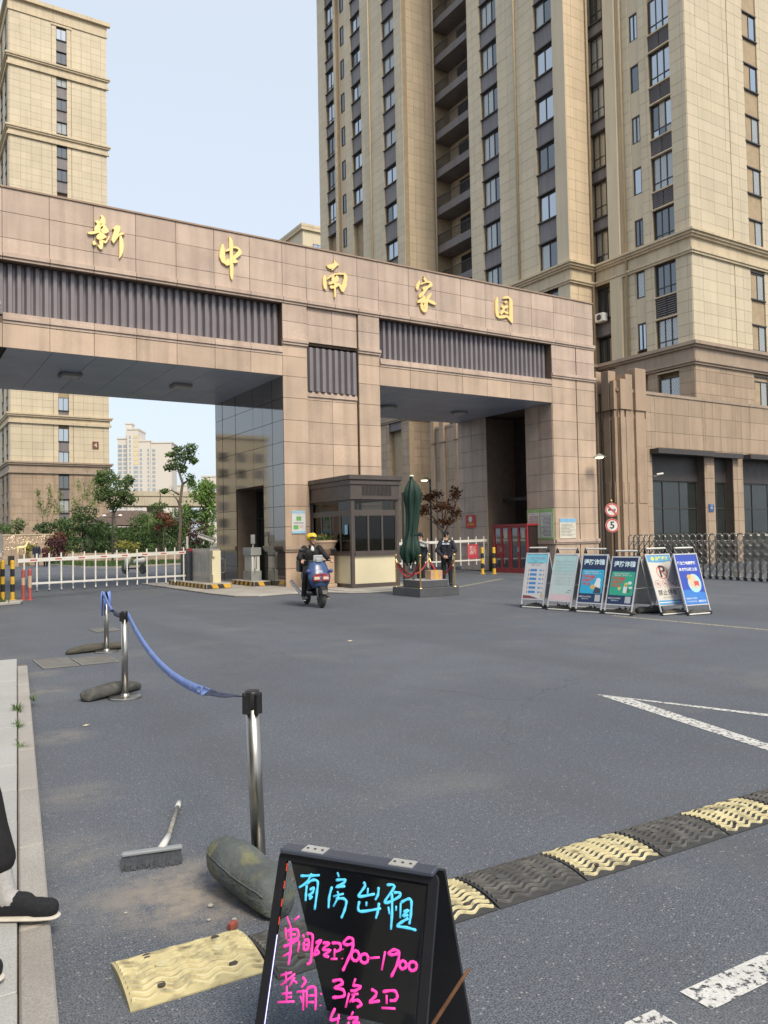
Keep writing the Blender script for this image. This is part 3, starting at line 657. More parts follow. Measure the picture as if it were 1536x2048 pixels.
# folded bronze screens
MB().box(-8.6,.02,.38,.41,8.1,9.6).box(3.84,12.3,.38,.41,8.1,9.6).box(.94,2.93,.12,.155,6.68,8.2).build('screen_back', bronze, g)
def slat_mesh(h):
    mb = MB(); p = [(0,0),(.05,.13),(.15,.13),(.185,0)]
    mb.prism(p, lambda a, d, b: (a, -b, d), 0, h); me = bpy.data.meshes.new('slat'); me.from_pydata(mb.v, [], mb.f); me.update(); return me
sm, sm2 = slat_mesh(1.46), slat_mesh(1.5)
for k in range(36): put('slat', sm, bronze, g, loc=(-8.62+k*.2395, .38, 8.11))
for k in range(35): put('slat', sm, bronze, g, loc=(3.87+k*.2395, .38, 8.11))
for k in range(8): put('slat', sm2, bronze, g, loc=(.97+k*.244, .13, 6.69))
# soffit panels and lamps
cm = bpy.data.meshes.new('ceiling_panel'); mb = MB().box(.006,1.2,.006,1.284,0,.03); cm.from_pydata(mb.v, [], mb.f)
for x0 in (-8.4, 3.85):
    for i in range(7):
        for j in range(5): put('ceiling_panel', cm, soffit_m, g, loc=(x0+i*1.207, .045+j*1.288, 7.118))
lampw = M('lamp_housing', (.30,.30,.30), .5, .05, 2)
for (x, y) in ((-6.2,2.87),(-2.5,3.05)):
    o = MB().box(-.33,.33,-.33,.33,-.1,0).build('ceiling_light', lampw, g, loc=(x, y, 7.117), bevel=.03); MB().box(-.25,.25,-.25,.25,-.112,-.1).build('diffuser', M('diffuser_white', (.6,.6,.58), .4), o)
for (x, y) in ((6.5,3.65),(10.2,3.6)):
    o = MB().lathe([(.36,0),(.38,-.05),(.34,-.09)], 24).build('ceiling_light', lampw, g, loc=(x, y, 7.117)); MB().lathe([(.28,-.09),(.26,-.105)], 24).build('diffuser', M('diffuser_white', (.6,.6,.58), .4), o)
# side door of the middle pier and the dark passage of the far pier
MB().box(.86,.9,1.74,4.28,0,3.54).build('door', glass_sh, g)
fr = MB()
for y in (1.75,2.58,3.42,4.21): fr.box(.79,.86,y,y+.06,.0,3.5)
fr.box(.79,.86,1.75,4.27,3.44,3.54).box(.8,.86,1.75,4.27,2.4,2.46); fr.build('door_frame', darkmetal, g)
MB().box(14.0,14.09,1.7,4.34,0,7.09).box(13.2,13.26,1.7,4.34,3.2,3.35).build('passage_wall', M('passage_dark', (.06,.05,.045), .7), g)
# gold characters
for ch in GOLD:
    mb = MB()
    for k, p in enumerate(ch): mb.prism(p, lambda a, d, b: (a, -d, b), .012, .075+.004*(k % 5))
    mb.build('gold_character', gold, g, bevel=0)

# ------------------------------------------------------------------ tower beside the gate
def sill(parent, T, a0, a1, z, mat): return pbox('window_sill', parent, T, a0-.05, a1+.05, -.05, .07, z, z+.07, mat)
def win_col(parent, T, a0, a1, tops, h, style='two', depth=.22, floor=2.93, mats=None, transom=0, zmin=0, seed=0, lower='spandrel'):
    rr = random.Random(seed)
    for zt in tops:
        zb = zt-h
        gl = rr.choice(mats) if mats else glass_b
        window(parent, T, a0, a1, zb, zt, -depth+.05, style, gl, transom=transom)
        z0 = zt-floor
        if zb-z0 > .1:
            if lower == 'spandrel':
                pbox('spandrel_panel', parent, T, a0, a1, -depth, -.07, z0+.001, zb-.001, spandrel)
                sill(parent, T, a0, a1, zb-.04, darkmetal); pbox('window_head', parent, T, a0-.04, a1+.04, -.05, .05, z0-.03, z0+.04, darkmetal)
            elif lower == 'louvre':
                o = pbox('louvre_panel', parent, T, a0, a1, -depth, -.14, z0+.001, zb-.001, darkmetal)
                n = 9; hh = (zb-z0-.1)/n
                for k in range(n):
                    for (q0, q1) in ((a0+.03, (a0+a1)/2-.03), ((a0+a1)/2+.03, a1-.03)):
                        pbox('louvre_slat', parent, T, q0, q1, -.13, -.04, z0+.06+k*hh, z0+.06+k*hh+.05, spandrel)
                pbox('window_sill', parent, T, a0-.02, a1+.02, -.1, .05, zb-.05, zb+.02, trim_c); pbox('window_sill', parent, T, a0-.02, a1+.02, -.1, .05, z0-.06, z0+.02, trim_c)
TW = thing('apartment_tower', 'tall cream tiled apartment tower with dark window columns beside the gate', 'building', (30,18,0))
wall = MB()
TOP = 54.0
Ls, Ms, Rs, Fs = TL(21.6), TL(22.6), TL(24.6), TF(2.06)
solidL = [(24.4,25.43),(27.13,30.46),(32.0,33.1),(34.65,35.0),(36.46,37.9)]
solidM = [(8.75,9.76),(11.28,14.77),(16.48,17.81)]
solidR = [(2.06,3.02),(4.42,5.06),(5.76,7.36)]
wall.box(22.0,44,24.45,37.9,0,TOP).box(26,44,17.5,24.5,0,TOP).box(23.0,44,8.78,17.81,0,TOP).box(25.0,44,2.1,8.8,0,TOP)
for T, sol in ((Ls, solidL),(Ms, solidM)):
    for (a0, a1) in sol: wall.box(a0+.01, a1-.01, -.41, -.01, 0, TOP, T)
for (a0, a1) in solidR: wall.box(a0+.03, a1-.01, -.41, -.01, 0, TOP, Rs)
wall.box(24.63,29.75,-.1,-.005,0,TOP,Fs).box(31.05,44,-.1,-.005,0,TOP,Fs)
wall.build('wall', joint_c, TW, world=True)
st = Slabs(TW, 'tile')
CU, CL, BU, BL = 17.5, 16.3, 11.6, 10.4     # cream and brown cornices
up_ = lambda sol: [(a0, a1, CU, TOP) for a0, a1 in sol] + [(a0, a1, BU, CL) for a0, a1 in sol]
for T, sol in ((Ls, solidL),(Ms, solidM),(Rs, solidR)):
    st.grid(T, up_(sol), tw=1.15, th=.62, zo=.2, mat=tile_c)
    st.grid(T, [(a0, a1, 0, BL) for a0, a1 in sol], tw=1.15, th=.62, zo=.2, mat=granite_b)
st.grid(Fs, [(24.6,28.25,CU,TOP),(28.31,29.75,CU,TOP),(31.05,38,CU,TOP),(24.6,28.25,BU,CL),(28.31,29.75,BU,CL),(31.05,38,BU,CL)], tw=1.18, th=.62, zo=.2, xo=.72, mat=tile_c)
st.grid(Fs, [(24.6,29.75,0,BL),(31.05,38,0,BL)], tw=1.18, th=.62, zo=.2, xo=.72, mat=granite_b)
# return faces that look towards the drive
st.grid(TF(24.45), [(21.6,24.5,CU,TOP),(21.6,24.5,BU,CL)], tw=1.0, th=.62, zo=.2, xo=.6, mat=tile_r)
st.grid(TF(24.45), [(21.6,24.5,0,BL)], tw=1.0, th=.62, zo=.2, xo=.6, mat=granite_b)
st.grid(TF(8.78), [(22.6,24.58,CU,TOP),(22.6,24.58,BU,CL)], tw=1.2, th=.62, zo=.2, xo=.4, mat=tile_r)
st.grid(TL(26.0), [(17.85,24.4,CU,TOP)], tw=1.2, th=.62, zo=.2, mat=tile_r)
st.finish()
CG = [glass_b, glass_b, glass_cu, glass_d]
CD = [glass_d, glass_d, glass_cu, glass_b]
win_col(TW, Ls, 25.43, 27.13, [33.2+2.93*k for k in range(-7,8) if not 15.5 < 33.2+2.93*k < 19], 1.45, 'two', mats=[glass_b,[glass_cu,glass_b],[glass_b,glass_d],glass_cu,[glass_b,glass_cw]], seed=1)
win_col(TW, Ls, 30.46, 32.0, [33.5+2.9*k for k in range(-1,8)], 1.5, 'two', mats=[glass_b,[glass_b,glass_d],[glass_cu,glass_b],glass_d], seed=2)
win_col(TW, Ls, 35.0, 36.46, [36.9+2.93*k for k in range(-2,6)], 1.95, 'two', mats=[glass_b,glass_b,glass_d], transom=.45, seed=3)
win_col(TW, Ms, 9.76, 11.28, [19.26+3.0*k for k in range(0,7)], 1.62, 'two', mats=[glass_d,[glass_d,glass_cu],glass_b,glass_b,[glass_b,glass_cw]], seed=4)
win_col(TW, Ms, 14.77, 16.48, [19.26+3.0*k for k in range(0,8)], 1.75, 'three', mats=[[glass_d,glass_cu,glass_cu]], seed=5)
win_col(TW, Ms, 9.76, 11.28, [13.1,16.2], 1.6, 'two', mats=[glass_d], seed=6)
win_col(TW, Rs, 3.02, 4.42, [19.4+2.95*k for k in range(0,5)], 1.98, 'three', transom=.5, mats=[glass_b,glass_cu,glass_d,[glass_cw,glass_b,glass_d]], seed=7, floor=2.95, lower='louvre')
win_col(TW, Rs, 3.02, 4.42, [13.27,16.25], 1.75, 'three', transom=.5, mats=[glass_cu,glass_d], seed=8, floor=2.95, lower='louvre')
win_col(TW, Rs, 7.36, 8.75, [19.6+2.95*k for k in range(0,6)], 2.2, 'three', transom=.75, mats=[glass_d,glass_cu,glass_cw,[glass_cw,glass_d,glass_cu]], depth=.3, floor=2.95, seed=9)
win_col(TW, Rs, 7.36, 8.75, [13.3,16.2], 2.1, 'two', mats=[glass_d], depth=.35, floor=2.95, seed=10)
win_col(TW, Fs, 29.75, 31.05, [19.15+2.99*k for k in range(0,6)], 1.5, 'two', mats=[glass_b,glass_cu], depth=.1, floor=2.99, seed=11)
win_col(TW, Fs, 29.75, 31.05, [13.2,16.1], 1.5, 'two', mats=[glass_cu], depth=.1, floor=2.95, seed=12)
win_col(TW, Rs, 3.02, 4.42, [10.0], 1.7, 'two', mats=[glass_cu], seed=13); win_col(TW, Fs, 29.75, 31.05, [10.0], 1.7, 'two', mats=[glass_cu], depth=.1, seed=14)
# small windows in the plain strip and in the narrow recess
rwall = MB()
for k in range(-2, 7):
    zt = 19.25+2.95*k
    if zt > 35: break
    window(TW, Rs, 5.12, 5.70, zt-1.5, zt, -.1, 'one' if k % 2 else 'two', [glass_d, glass_b, glass_cu][k % 3])
    rwall.box(5.06, 5.76, -.35, -.02, zt+.02, zt+1.43, Rs); rwall.box(5.06,5.12,-.35,-.02,zt-1.5,zt+.02,Rs); rwall.box(5.70,5.76,-.35,-.02,zt-1.5,zt+.02,Rs)
rwall.build('strip_wall', tile_c, TW, world=True)
rb = MB().box(33.1,34.65,-.4,-.3,0,TOP,Ls).build('recess_wall', tile_r, TW, world=True)
for k in range(9): window(TW, Ls, 33.7, 34.25, 26.5+2.93*k, 28.1+2.93*k, -.3, 'one', glass_d)
# pilaster strips and rain pipes
for (T, a0, a1, b) in ((Rs,6.55,7.36,.28),(Ms,8.75,9.7,.06)):
    for (z0, z1) in ((BU,CL),(CU,TOP)): MB().box(a0+.005,a1-.005,.02,b,z0,z1,T).build('pilaster', tile_c, TW, world=True)
pipe = M('pipe_cream', (.5,.4,.26), .55, .06)
for (x, y, z0, z1) in ((24.35,8.62,10.5,TOP),(24.45,6.25,11.5,TOP),(24.3,24.1,10.5,TOP),(21.5,29.0,11,TOP),(22.5,13.0,17.5,TOP)):
    MB().tube([(x,y,z0),(x,y,z1)], .07, 10).build('rain_pipe', pipe, TW, world=True, smooth=True)
# stacked balconies of the recessed bay
TBk = TL(24.5)
for k in range(10):
    z = 17.75+2.93*k
    o = MB().box(17.85,24.4,-1.5,.06,z-.38,z,TBk).build('balcony_slab', spandrel, TW, world=True)
    MB().box(17.85,24.4,-.06,.02,z+.001,z+.22,TBk).build('balcony_upstand', spandrel, TW, world=True)
    r = MB().box(17.85,24.4,-.05,.0,z+1.02,z+1.08,TBk)
    for q in range(58): r.box(17.9+q*.112,17.922+q*.112,-.04,-.015,z+.22,z+1.02,TBk)
    stuff(r.build('balcony_railing', darkmetal, TW, world=True))
    MB().box(18.9,19.35,-.3,.03,z+.22,z+2.54,TBk).build('balcony_post', tile_c, TW, world=True)
    window(TW, TL(26.0), 19.9, 23.2, z+.1, z+2.3, .05, 'four', glass_d)
# cornices
def cornice(parent, prof, mat, faces):
    for (T, a0, a1, e0, e1) in faces:
        for (z0, z1, b) in prof: MB().box(a0-(b if e0 else 0), a1+(b if e1 else 0), -.02, b, z0, z1, T).build('cornice', mat, parent, world=True)
fc = [(Rs,2.06,8.6,1,0),(Fs,24.6,44,0,0),(Ms,8.75,17.81,1,1),(Ls,24.4,37.9,1,1),(TF(8.75),22.6,24.5,0,0),(TF(24.4),21.6,24.5,0,0)]
cornice(TW, [(16.3,16.42,.14),(16.421,16.55,.2),(16.551,17.15,.06),(17.151,17.27,.2),(17.271,17.4,.3),(17.401,17.52,.4)], trim_c, fc)
cornice(TW, [(10.4,10.52,.14),(10.521,10.65,.22),(10.651,11.3,.07),(11.301,11.42,.22),(11.421,11.6,.34)], trim_b, fc)
cornice(TW, [(51.0,51.3,.25),(51.301,51.6,.5),(53.5,54.05,.5)], trim_c, fc)
ac = thing('air_conditioner', 'small white air conditioner unit sitting on the tower balcony above the gate end', 'air conditioner', (24.35,8.1,14.05))
MB().box(-.2,.2,-.32,.32,0,.5).build('casing', white_p, ac, bevel=.03); MB().lathe([(.17,0),(.17,.02)], 18).build('fan_grille', darkmetal, ac).matrix_local = Matrix.Translation((-.2,0,.25)) @ Matrix.Rotation(-math.pi/2, 4, 'Y')

# ------------------------------------------------------------------ tower number 4 behind the drive
T4 = thing('apartment_tower', 'cream tiled apartment tower with one narrow window column and a brown number plaque', 'building', (6.8,85,0))
F4, L4 = TF(78.6), TL(1.1)
wall = MB().box(1.3,12.4,78.95,95,0,68).box(1.13,6.5,78.65,78.96,0,68).box(7.7,12.5,78.65,78.96,0,68)
for (a0, a1) in ((78.65,80.2),(81.8,84.2),(86,88.6)): wall.box(a0,a1,-.2,-.02,0,68,L4)
wall.build('wall', joint_c, T4, world=True)
s4 = Slabs(T4, 'tile')
for (z0, z1, m_) in ((.2,10.2,granite_b),(11.6,16.2,tile_c),(17.4,51.0,tile_c),(52.2,59.6,tile_c),(61.0,66.4,tile_c)):
    s4.grid(F4, [(1.1,5.9,z0,z1),(5.95,6.5,z0,z1),(7.7,8.2,z0,z1),(8.25,12.5,z0,z1)], tw=1.18, th=.86, zo=.2, xo=.0, mat=m_, gap=.02)
    s4.grid(L4, [(78.63,80.2,z0,z1),(81.8,84.2,z0,z1),(86,88.6,z0,z1)], tw=1.2, th=.86, zo=.2, mat=m_, gap=.02)
s4.finish()
win_col(T4, F4, 6.5, 7.7, [65.9-2.97*k for k in range(0,7) if abs(60.3-(65.9-2.97*k)) > .2], 1.5, 'two', mats=[glass_b,glass_d,glass_cu], floor=2.97, seed=21)
win_col(T4, F4, 6.5, 7.7, [19.6,15.8,13.0,10.0,7.0,4.0], 1.6, 'two', mats=[glass_b,glass_cu,glass_d], floor=2.9, seed=22)
for (a0, a1, s_) in ((80.2,81.8,23),(84.2,86,24)):
    win_col(T4, L4, a0, a1, [2.9*k+1.0 for k in range(1,23)], 1.7, 'two', mats=[glass_b,glass_d,glass_cu], floor=2.9, seed=s_)
f4c = [(F4,1.1,12.5,1,1),(L4,78.6,90,0,0)]
for (z0, z1, m_) in ((10.2,11.6,trim_b),(16.2,17.4,trim_c),(51.0,52.2,trim_c),(59.6,61.0,trim_c)):
    cornice(T4, [(z0,z0+.3,.25),(z0+.301,z1-.4,.1),(z1-.399,z1-.2,.3),(z1-.199,z1,.42)], m_, f4c)
cornice(T4, [(66.4,66.7,.15),(66.701,67.8,.1),(67.801,68.3,.45)], trim_c, f4c)
MB().box(5.9,8.3,-.02,.12,66.05,66.3,F4).build('window_hood', trim_c, T4, world=True)
o = MB().box(10.45,11.2,.04,.09,13.4,14.35,F4).build('number_plaque', M('plaque_brown', (.17,.07,.045), .5), T4, world=True)
text('number', '4', .75, M('plaque_white', (.75,.72,.68), .5), o, (10.83,78.5,13.87), (1,0,0), (0,0,1))
# corner of another tower showing over the gate
T5 = thing('apartment_tower', 'far cream tower showing only its corner above the gate top beside the tall tower', 'building', (47,112,0))
MB().box(53.9,75,106,130,0,60).build('wall', tile_c, T5, world=True)
cornice(T5, [(53,53.6,.3),(59,59.6,.4),(59.601,60.1,.45)], trim_c, [(TF(106),53.9,75,1,1),(TL(53.9),106.03,130,0,0)])
for k in range(8):
    for j in range(3): window(T5, TF(106), 56+j*5, 58+j*5, 34+k*3, 35.7+k*3, .05, 'two', glass_b)

# ------------------------------------------------------------------ podium with shop fronts
PD = thing('shop_building', 'brown granite shop podium with tall dark shop windows behind the folding gate', 'building', (26,6,0))
P0 = TF(1.0); PL = TL(17.4)
wall = MB().box(17.43,19.5,1.03,15.9,0,8.2).box(19.5,44,2.4,15.9,0,8.2).box(19.5,44,1.03,2.4,5.75,8.2)
wall.box(23.65,24.35,1.03,2.4,0,5.75).box(26.0,26.75,1.03,2.4,0,5.75).box(31.2,32,1.03,2.4,0,5.75); wall.build('wall', joint, PD, world=True)
sp = Slabs(PD)
holes = [(19.65,23.6,0,5.6),(24.4,25.95,0,5.6),(26.8,31.2,0,5.6),(32,36,0,5.6)]
PZ = [.7,1.45,2.15,2.85,3.6,4.3,5.0,5.7,6.45,7.35]
sp.grid(P0, rects_minus([(19.3,36,0.0,8.3)], holes), zs=PZ, tw=1.27, xo=.9, mat=granite_b)
sp.grid(P0, [(17.4,18.2,0,8.3),(18.27,19.2,0,8.3)], zs=PZ, tw=3, mat=granite_b)
sp.grid(PL, [(1.03,2.0,0,8.3),(2.06,3.0,0,8.3),(3.05,15.9,0,8.3)], zs=PZ, tw=1.25, xo=.55, mat=granite_b)
sp.finish()
cap = M('pilaster_stone', (.38,.28,.2), .6, .1, 1, speck=.15, sscale=60, streak=.2)
for (T, a0, a1, z1) in ((P0,17.42,17.75,8.75),(P0,17.78,18.2,9.0),(P0,18.45,19.15,9.35),(PL,1.35,1.75,9.2),(PL,2.1,2.7,9.3),(PL,1.04,1.25,8.7),(PL,13.0,13.3,8.6),(PL,14.3,14.7,8.9),(PL,15.3,15.6,8.9),(PL,6,6.5,8.9),(PL,9.5,10,8.9)):
    o = MB().box(a0,a1,.0,.16,0,7.0,T).box(a0-.02,a1+.02,-.3,.2,7.35,z1,T).box(a0+.04,a1-.04,-.3,.13,7.0,7.36,T).build('pilaster', cap, PD, world=True, bevel=.01)
    MB().box(a0+.06,a1-.06,.161,.19,3.0,4.0,T).build('raised_panel', cap, o, bevel=.01)
MB().box(17.35,44,-.1,.08,8.2,8.34,P0).box(.95,15.9,-.1,.08,8.2,8.34,PL).build('parapet_cap', trim_b, PD, world=True)
MB().box(19.5,23.75,.02,.55,5.36,5.6,P0).box(23.75,26.4,.02,.35,5.36,5.6,P0).build('canopy', darkmetal, PD, world=True)
MB().box(26.8,36,.02,.5,5.36,5.6,P0).build('canopy', darkmetal, PD, world=True)
TG = TF(1.5)
for (a0, a1, n) in ((19.65,23.6,'three'),(24.4,25.95,'two'),(26.8,31.2,'three'),(32,36,'three')):
    window(PD, TG, a0, a1, 0.05, 4.15, 0, n, glass_sh, name='shop_window', transom=2.75)
    pbox('sign_band', PD, TG, a0, a1, -.1, .1, 4.15, 5.6, darkmetal)
pl = MB().box(23.82,24.2,.05,.075,2.62,3.0,P0).build('house_number_plate', M('plate_blue', (.05,.12,.28), .4), PD, world=True)
text('plate_number', '98', .15, white_p, pl, (24.01,.922,2.8), (1,0,0), (0,0,1)); text('plate_street', '小区', .08, white_p, pl, (24.01,.922,2.94), (1,0,0), (0,0,1))
cc = thing('security_camera', 'white security camera on a bracket at the podium corner by the shop window', 'camera', (19.75,.97,4.3))
MB().tube([(0,0,0),(0,-.15,0),(.06,-.26,.03)], .02, 8).build('bracket', white_p, cc); MB().tube([(-.06,-.22,.07),(.2,-.38,.11)], .05, 10).build('housing', white_p, cc, smooth=False)

# ------------------------------------------------------------------ far blocks, elevated road, pavilion
hazy = M('far_wall', (.62,.58,.53), .8, .04, .02); hazy_w = M('far_window', (.30,.36,.42), .3, .1, .05); hazy_glint = M('far_window_sunglint', (.8,.62,.34), .12, .1, .05, metal=.7)  # gold pane colour is low sun reflection painted onto ordinary windows
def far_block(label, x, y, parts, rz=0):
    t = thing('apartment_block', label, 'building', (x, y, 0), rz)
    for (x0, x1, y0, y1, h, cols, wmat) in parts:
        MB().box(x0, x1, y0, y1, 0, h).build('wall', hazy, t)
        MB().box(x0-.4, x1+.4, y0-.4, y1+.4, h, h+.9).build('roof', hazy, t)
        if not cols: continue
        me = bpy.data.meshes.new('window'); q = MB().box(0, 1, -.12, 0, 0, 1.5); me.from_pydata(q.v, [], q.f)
        for (c0, c1, sunglint) in cols:
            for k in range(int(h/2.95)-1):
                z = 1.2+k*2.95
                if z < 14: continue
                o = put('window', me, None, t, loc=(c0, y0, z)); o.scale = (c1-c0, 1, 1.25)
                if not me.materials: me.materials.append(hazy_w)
                o.material_slots[0].link = 'OBJECT'; o.material_slots[0].material = hazy_glint if (sunglint and k > int(h/2.95)-9) else hazy_w
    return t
far_block('pale distant apartment block with sun reflections coloured gold into windows near the top, beyond the garden', 133.85, 514.6, [(-16,-9,2,20,72,[(-15.5,-13),(-12,-10)] and [(-15.5,-13,0),(-12,-10,0)],0), (-9,-1.5,0,20,78,[(-7.6,-6.6,0),(-4.8,-1.9,1)],0), (-12,-8,8,16,83,[],0), (-1.5,6,1,20,70,[(-.8,.6,0),(4.2,5.4,0)],0), (6,20,3,20,69,[(7.0,9.0,0)],0)], -.5)
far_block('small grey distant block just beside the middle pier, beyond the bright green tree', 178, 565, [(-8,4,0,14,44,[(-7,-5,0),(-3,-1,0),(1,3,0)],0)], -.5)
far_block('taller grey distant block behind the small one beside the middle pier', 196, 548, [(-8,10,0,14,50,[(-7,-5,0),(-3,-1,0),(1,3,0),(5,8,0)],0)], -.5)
vd = thing('elevated_road', 'pale concrete elevated road crossing behind the garden trees', 'viaduct', (40,140,0))
MB().box(-30,60,0,9,9.2,11.2).box(-30,60,-.2,.1,11.2,12.2).build('deck', M('viaduct_concrete', (.5,.45,.36), .8, .08, .2, streak=.2), vd)
for k in range(5): MB().box(-22+k*18,-20+k*18,2,7,0,9.3).build('pier', concrete, vd)
pvn = thing('garden_pavilion', 'brown hip roofed pavilion half hidden behind the garden trees', 'pavilion', (10.3,60.5,0))
MB().add([(-4.6,-3,3.4),(4.6,-3,3.4),(4.6,3,3.4),(-4.6,3,3.4),(-1.6,0,5.0),(1.6,0,5.0)], [(0,1,5,4),(1,2,5),(2,3,4,5),(3,0,4),(3,2,1,0)]).build('roof', M('roof_brown', (.12,.085,.07), .7, .1, 3), pvn)
for (x, y) in ((-4,-2.5),(0,-2.5),(4,-2.5),(-4,2.5),(4,2.5)): MB().box(x-.18,x+.18,y-.18,y+.18,0,3.4).build('column', trim_b, pvn)
MB().box(-4,4,2.3,2.5,0,3.3).build('wall', trim_c, pvn)
# ------------------------------------------------------------------ vegetation
def leaf_mat(name, col):
    m = M(name, col, .6, .22, 1.3, island=.38, spec=.3); t = m.node_tree; N = t.nodes; L = t.links; b = N['Principled BSDF']
    tr = N.new('ShaderNodeBsdfTranslucent'); s = N.new('ShaderNodeMixShader'); s.inputs[0].default_value = .28
    src = b.inputs['Base Color'].links[0].from_socket; L.new(src, tr.inputs[0])
    L.new(b.outputs[0], s.inputs[1]); L.new(tr.outputs[0], s.inputs[2]); L.new(s.outputs[0], N['Material Output'].inputs[0]); return m
lf_dark, lf_mid, lf_bright = leaf_mat('leaf_dark', (.055,.10,.036)), leaf_mat('leaf_mid', (.095,.16,.05)), leaf_mat('leaf_bright', (.18,.30,.075))
lf_bamboo, lf_red, lf_purple, lf_yel, lf_maple = leaf_mat('leaf_bamboo', (.22,.27,.09)), leaf_mat('leaf_red', (.17,.06,.035)), leaf_mat('leaf_purple', (.075,.03,.035)), leaf_mat('leaf_yellow', (.25,.25,.06)), leaf_mat('leaf_bronze', (.15,.065,.03))
bark = M('bark', (.14,.115,.09), .9, .25, 6, bump=.4, bscale=30)
def leaves(parent, blobs, dens, size, mat, seed, name='crown', shell=.45, thin=.55):
    rg = np.random.default_rng(seed); Vs = []; n_tot = 0
    for (x, y, z, rh, rz) in blobs:
        n = int(dens*(rh*rh*rz)**.55*95)+40
        d = rg.normal(size=(n,3)); d /= np.linalg.norm(d, axis=1)[:,None]
        rr = (shell + (1-shell)*rg.random(n)**.7)*(1+.22*np.sin(d[:,0]*7+seed)*np.cos(d[:,2]*6+seed*2)+.10*rg.normal(size=n))
        p = d*rr[:,None]*np.array([rh,rh,rz])+np.array([x,y,z])
        nn = d*.6+rg.normal(size=(n,3))*.7+np.array([0,0,.35]); nn /= np.linalg.norm(nn, axis=1)[:,None]
        a = np.cross(nn, rg.normal(size=(n,3))); a /= np.linalg.norm(a, axis=1)[:,None]; b = np.cross(nn, a)
        s = (size*(.6+.8*rg.random(n)))[:,None]
        Vs.append(np.stack([p-a*s, p+b*s*thin, p+a*s, p-b*s*thin], 1).reshape(-1,3)); n_tot += n
    V = np.concatenate(Vs); me = bpy.data.meshes.new(name)
    F = np.arange(len(V)).reshape(-1,4)
    me.from_pydata(V.tolist(), [], F.tolist()); me.update()
    return put(name, me, mat, parent)
def plant(name, label, cat, base, blobs, limbs, mat, dens=3.0, size=.13, seed=1, r0_=.12, group=None, ground=True, shell=.45, thin=.55):
    t = thing(name, label, cat, (base[0], base[1], 0), group=group)
    bl = list(blobs)
    if not limbs and ground:                      # a shrub grows from the ground
        zl = min(b[2]-b[4] for b in blobs); big = max(blobs, key=lambda b: b[3])
        if zl > .3: bl.append((big[0], big[1], zl*.55+.1, big[3]*.9, zl*.6))
        limbs = [[(0,0,0),(big[0],big[1],big[2])]]
    if limbs:
        mb = MB()
        l0 = limbs[0]
        if l0[0][2] > 0.05: limbs = [[(l0[0][0], l0[0][1], 0)]+list(l0)]+list(limbs[1:])
        for k, l in enumerate(limbs):
            n = len(l); a = r0_ if k == 0 else r0_*.5
            mb.tube(l, [a*(1-.72*i/(n-1)) for i in range(n)], 7)
            rg = random.Random(seed+k)
            for i in range(1, n):                 # twigs
                for q in range(2):
                    p = Vector(l[i]); e = p+Vector((rg.uniform(-.5,.5), rg.uniform(-.5,.5), rg.uniform(.1,.5)))*(r0_*6); mb.tube([p, e], [a*.22, a*.08], 5)
        mb.build('trunk', bark, t, smooth=True)
    leaves(t, bl, dens, size, mat, seed, shell=shell, thin=thin)
    return t
plant('topiary_tree','dark cloud pruned evergreen with rounded tiers in the garden bed','tree',(2.72,45.22),
  [(-0.07,-0.45,4.14,1.02,0.60),(-0.09,0.07,3.20,1.55,0.54),(0.57,-0.62,2.76,1.08,0.48),(-0.69,0.53,2.32,0.96,0.72),(1.04,-0.56,2.10,0.72,0.66),(-0.18,-0.93,1.53,1.67,0.66),(1.03,-1.07,1.38,0.60,0.48)],
  [[(0.10,-0.05,0.93),(-0.00,-0.05,2.36),(0.10,-0.17,4.03)]], lf_dark, 9, .09, 2, .14, shell=.8)
plant('broadleaf_tree','spreading dark green tree standing before the number plaque tower','tree',(6.92,53.18),
  [(-0.36,0.53,7.89,1.09,0.82),(-0.87,0.07,6.22,0.95,0.82),(0.23,-0.84,6.72,1.36,1.09),(1.29,-0.29,5.81,0.95,0.68),(0.11,-0.22,5.26,0.82,0.54),(1.32,-0.78,7.56,0.54,0.54),(-1.04,0.42,7.59,0.68,0.68)],
  [[(0.23,-0.14,2.14),(0.06,-0.12,4.45),(-0.23,0.02,5.54),(-0.58,0.17,7.31)],[(0.06,-0.12,4.45),(0.46,-0.40,5.12),(1.03,-0.79,5.78)],[(-0.00,-0.10,4.86),(0.34,-0.39,6.75)]], lf_mid, 6.5, .12, 3, .16)
plant('slender_tree','tall thin tree with bare crooked limbs and sparse leaf tufts','tree',(11.28,46.93),
  [(-0.09,-0.18,10.10,0.52,0.26),(0.79,-1.16,10.16,0.65,0.39),(0.59,-0.51,9.57,0.91,0.52),(-0.60,0.33,9.60,0.52,0.26),(-0.11,-0.19,8.79,0.78,0.65),(-0.73,0.37,8.42,0.52,0.39),(1.13,-0.89,9.03,0.46,0.39),(0.80,-1.02,7.31,0.46,0.52),(-1.07,0.65,6.27,0.46,0.26),(0.34,-0.43,8.26,0.39,0.52)],
  [[(0.00,0.00,1.35),(0.11,-0.14,3.30),(0.05,-0.17,5.00),(0.27,-0.39,6.95),(-0.01,-0.25,8.00),(-0.34,-0.08,9.05),(-0.12,-0.26,9.96)],[(0.27,-0.38,6.82),(0.88,-0.78,7.33)],[(-0.00,-0.17,5.91),(-0.56,0.16,6.32),(-1.00,0.44,6.20)],[(0.13,-0.33,7.87),(0.55,-0.64,9.03),(0.88,-0.89,10.20)],[(0.05,-0.18,5.13),(-0.45,0.10,5.92)]], lf_mid, 5, .115, 4, .2)
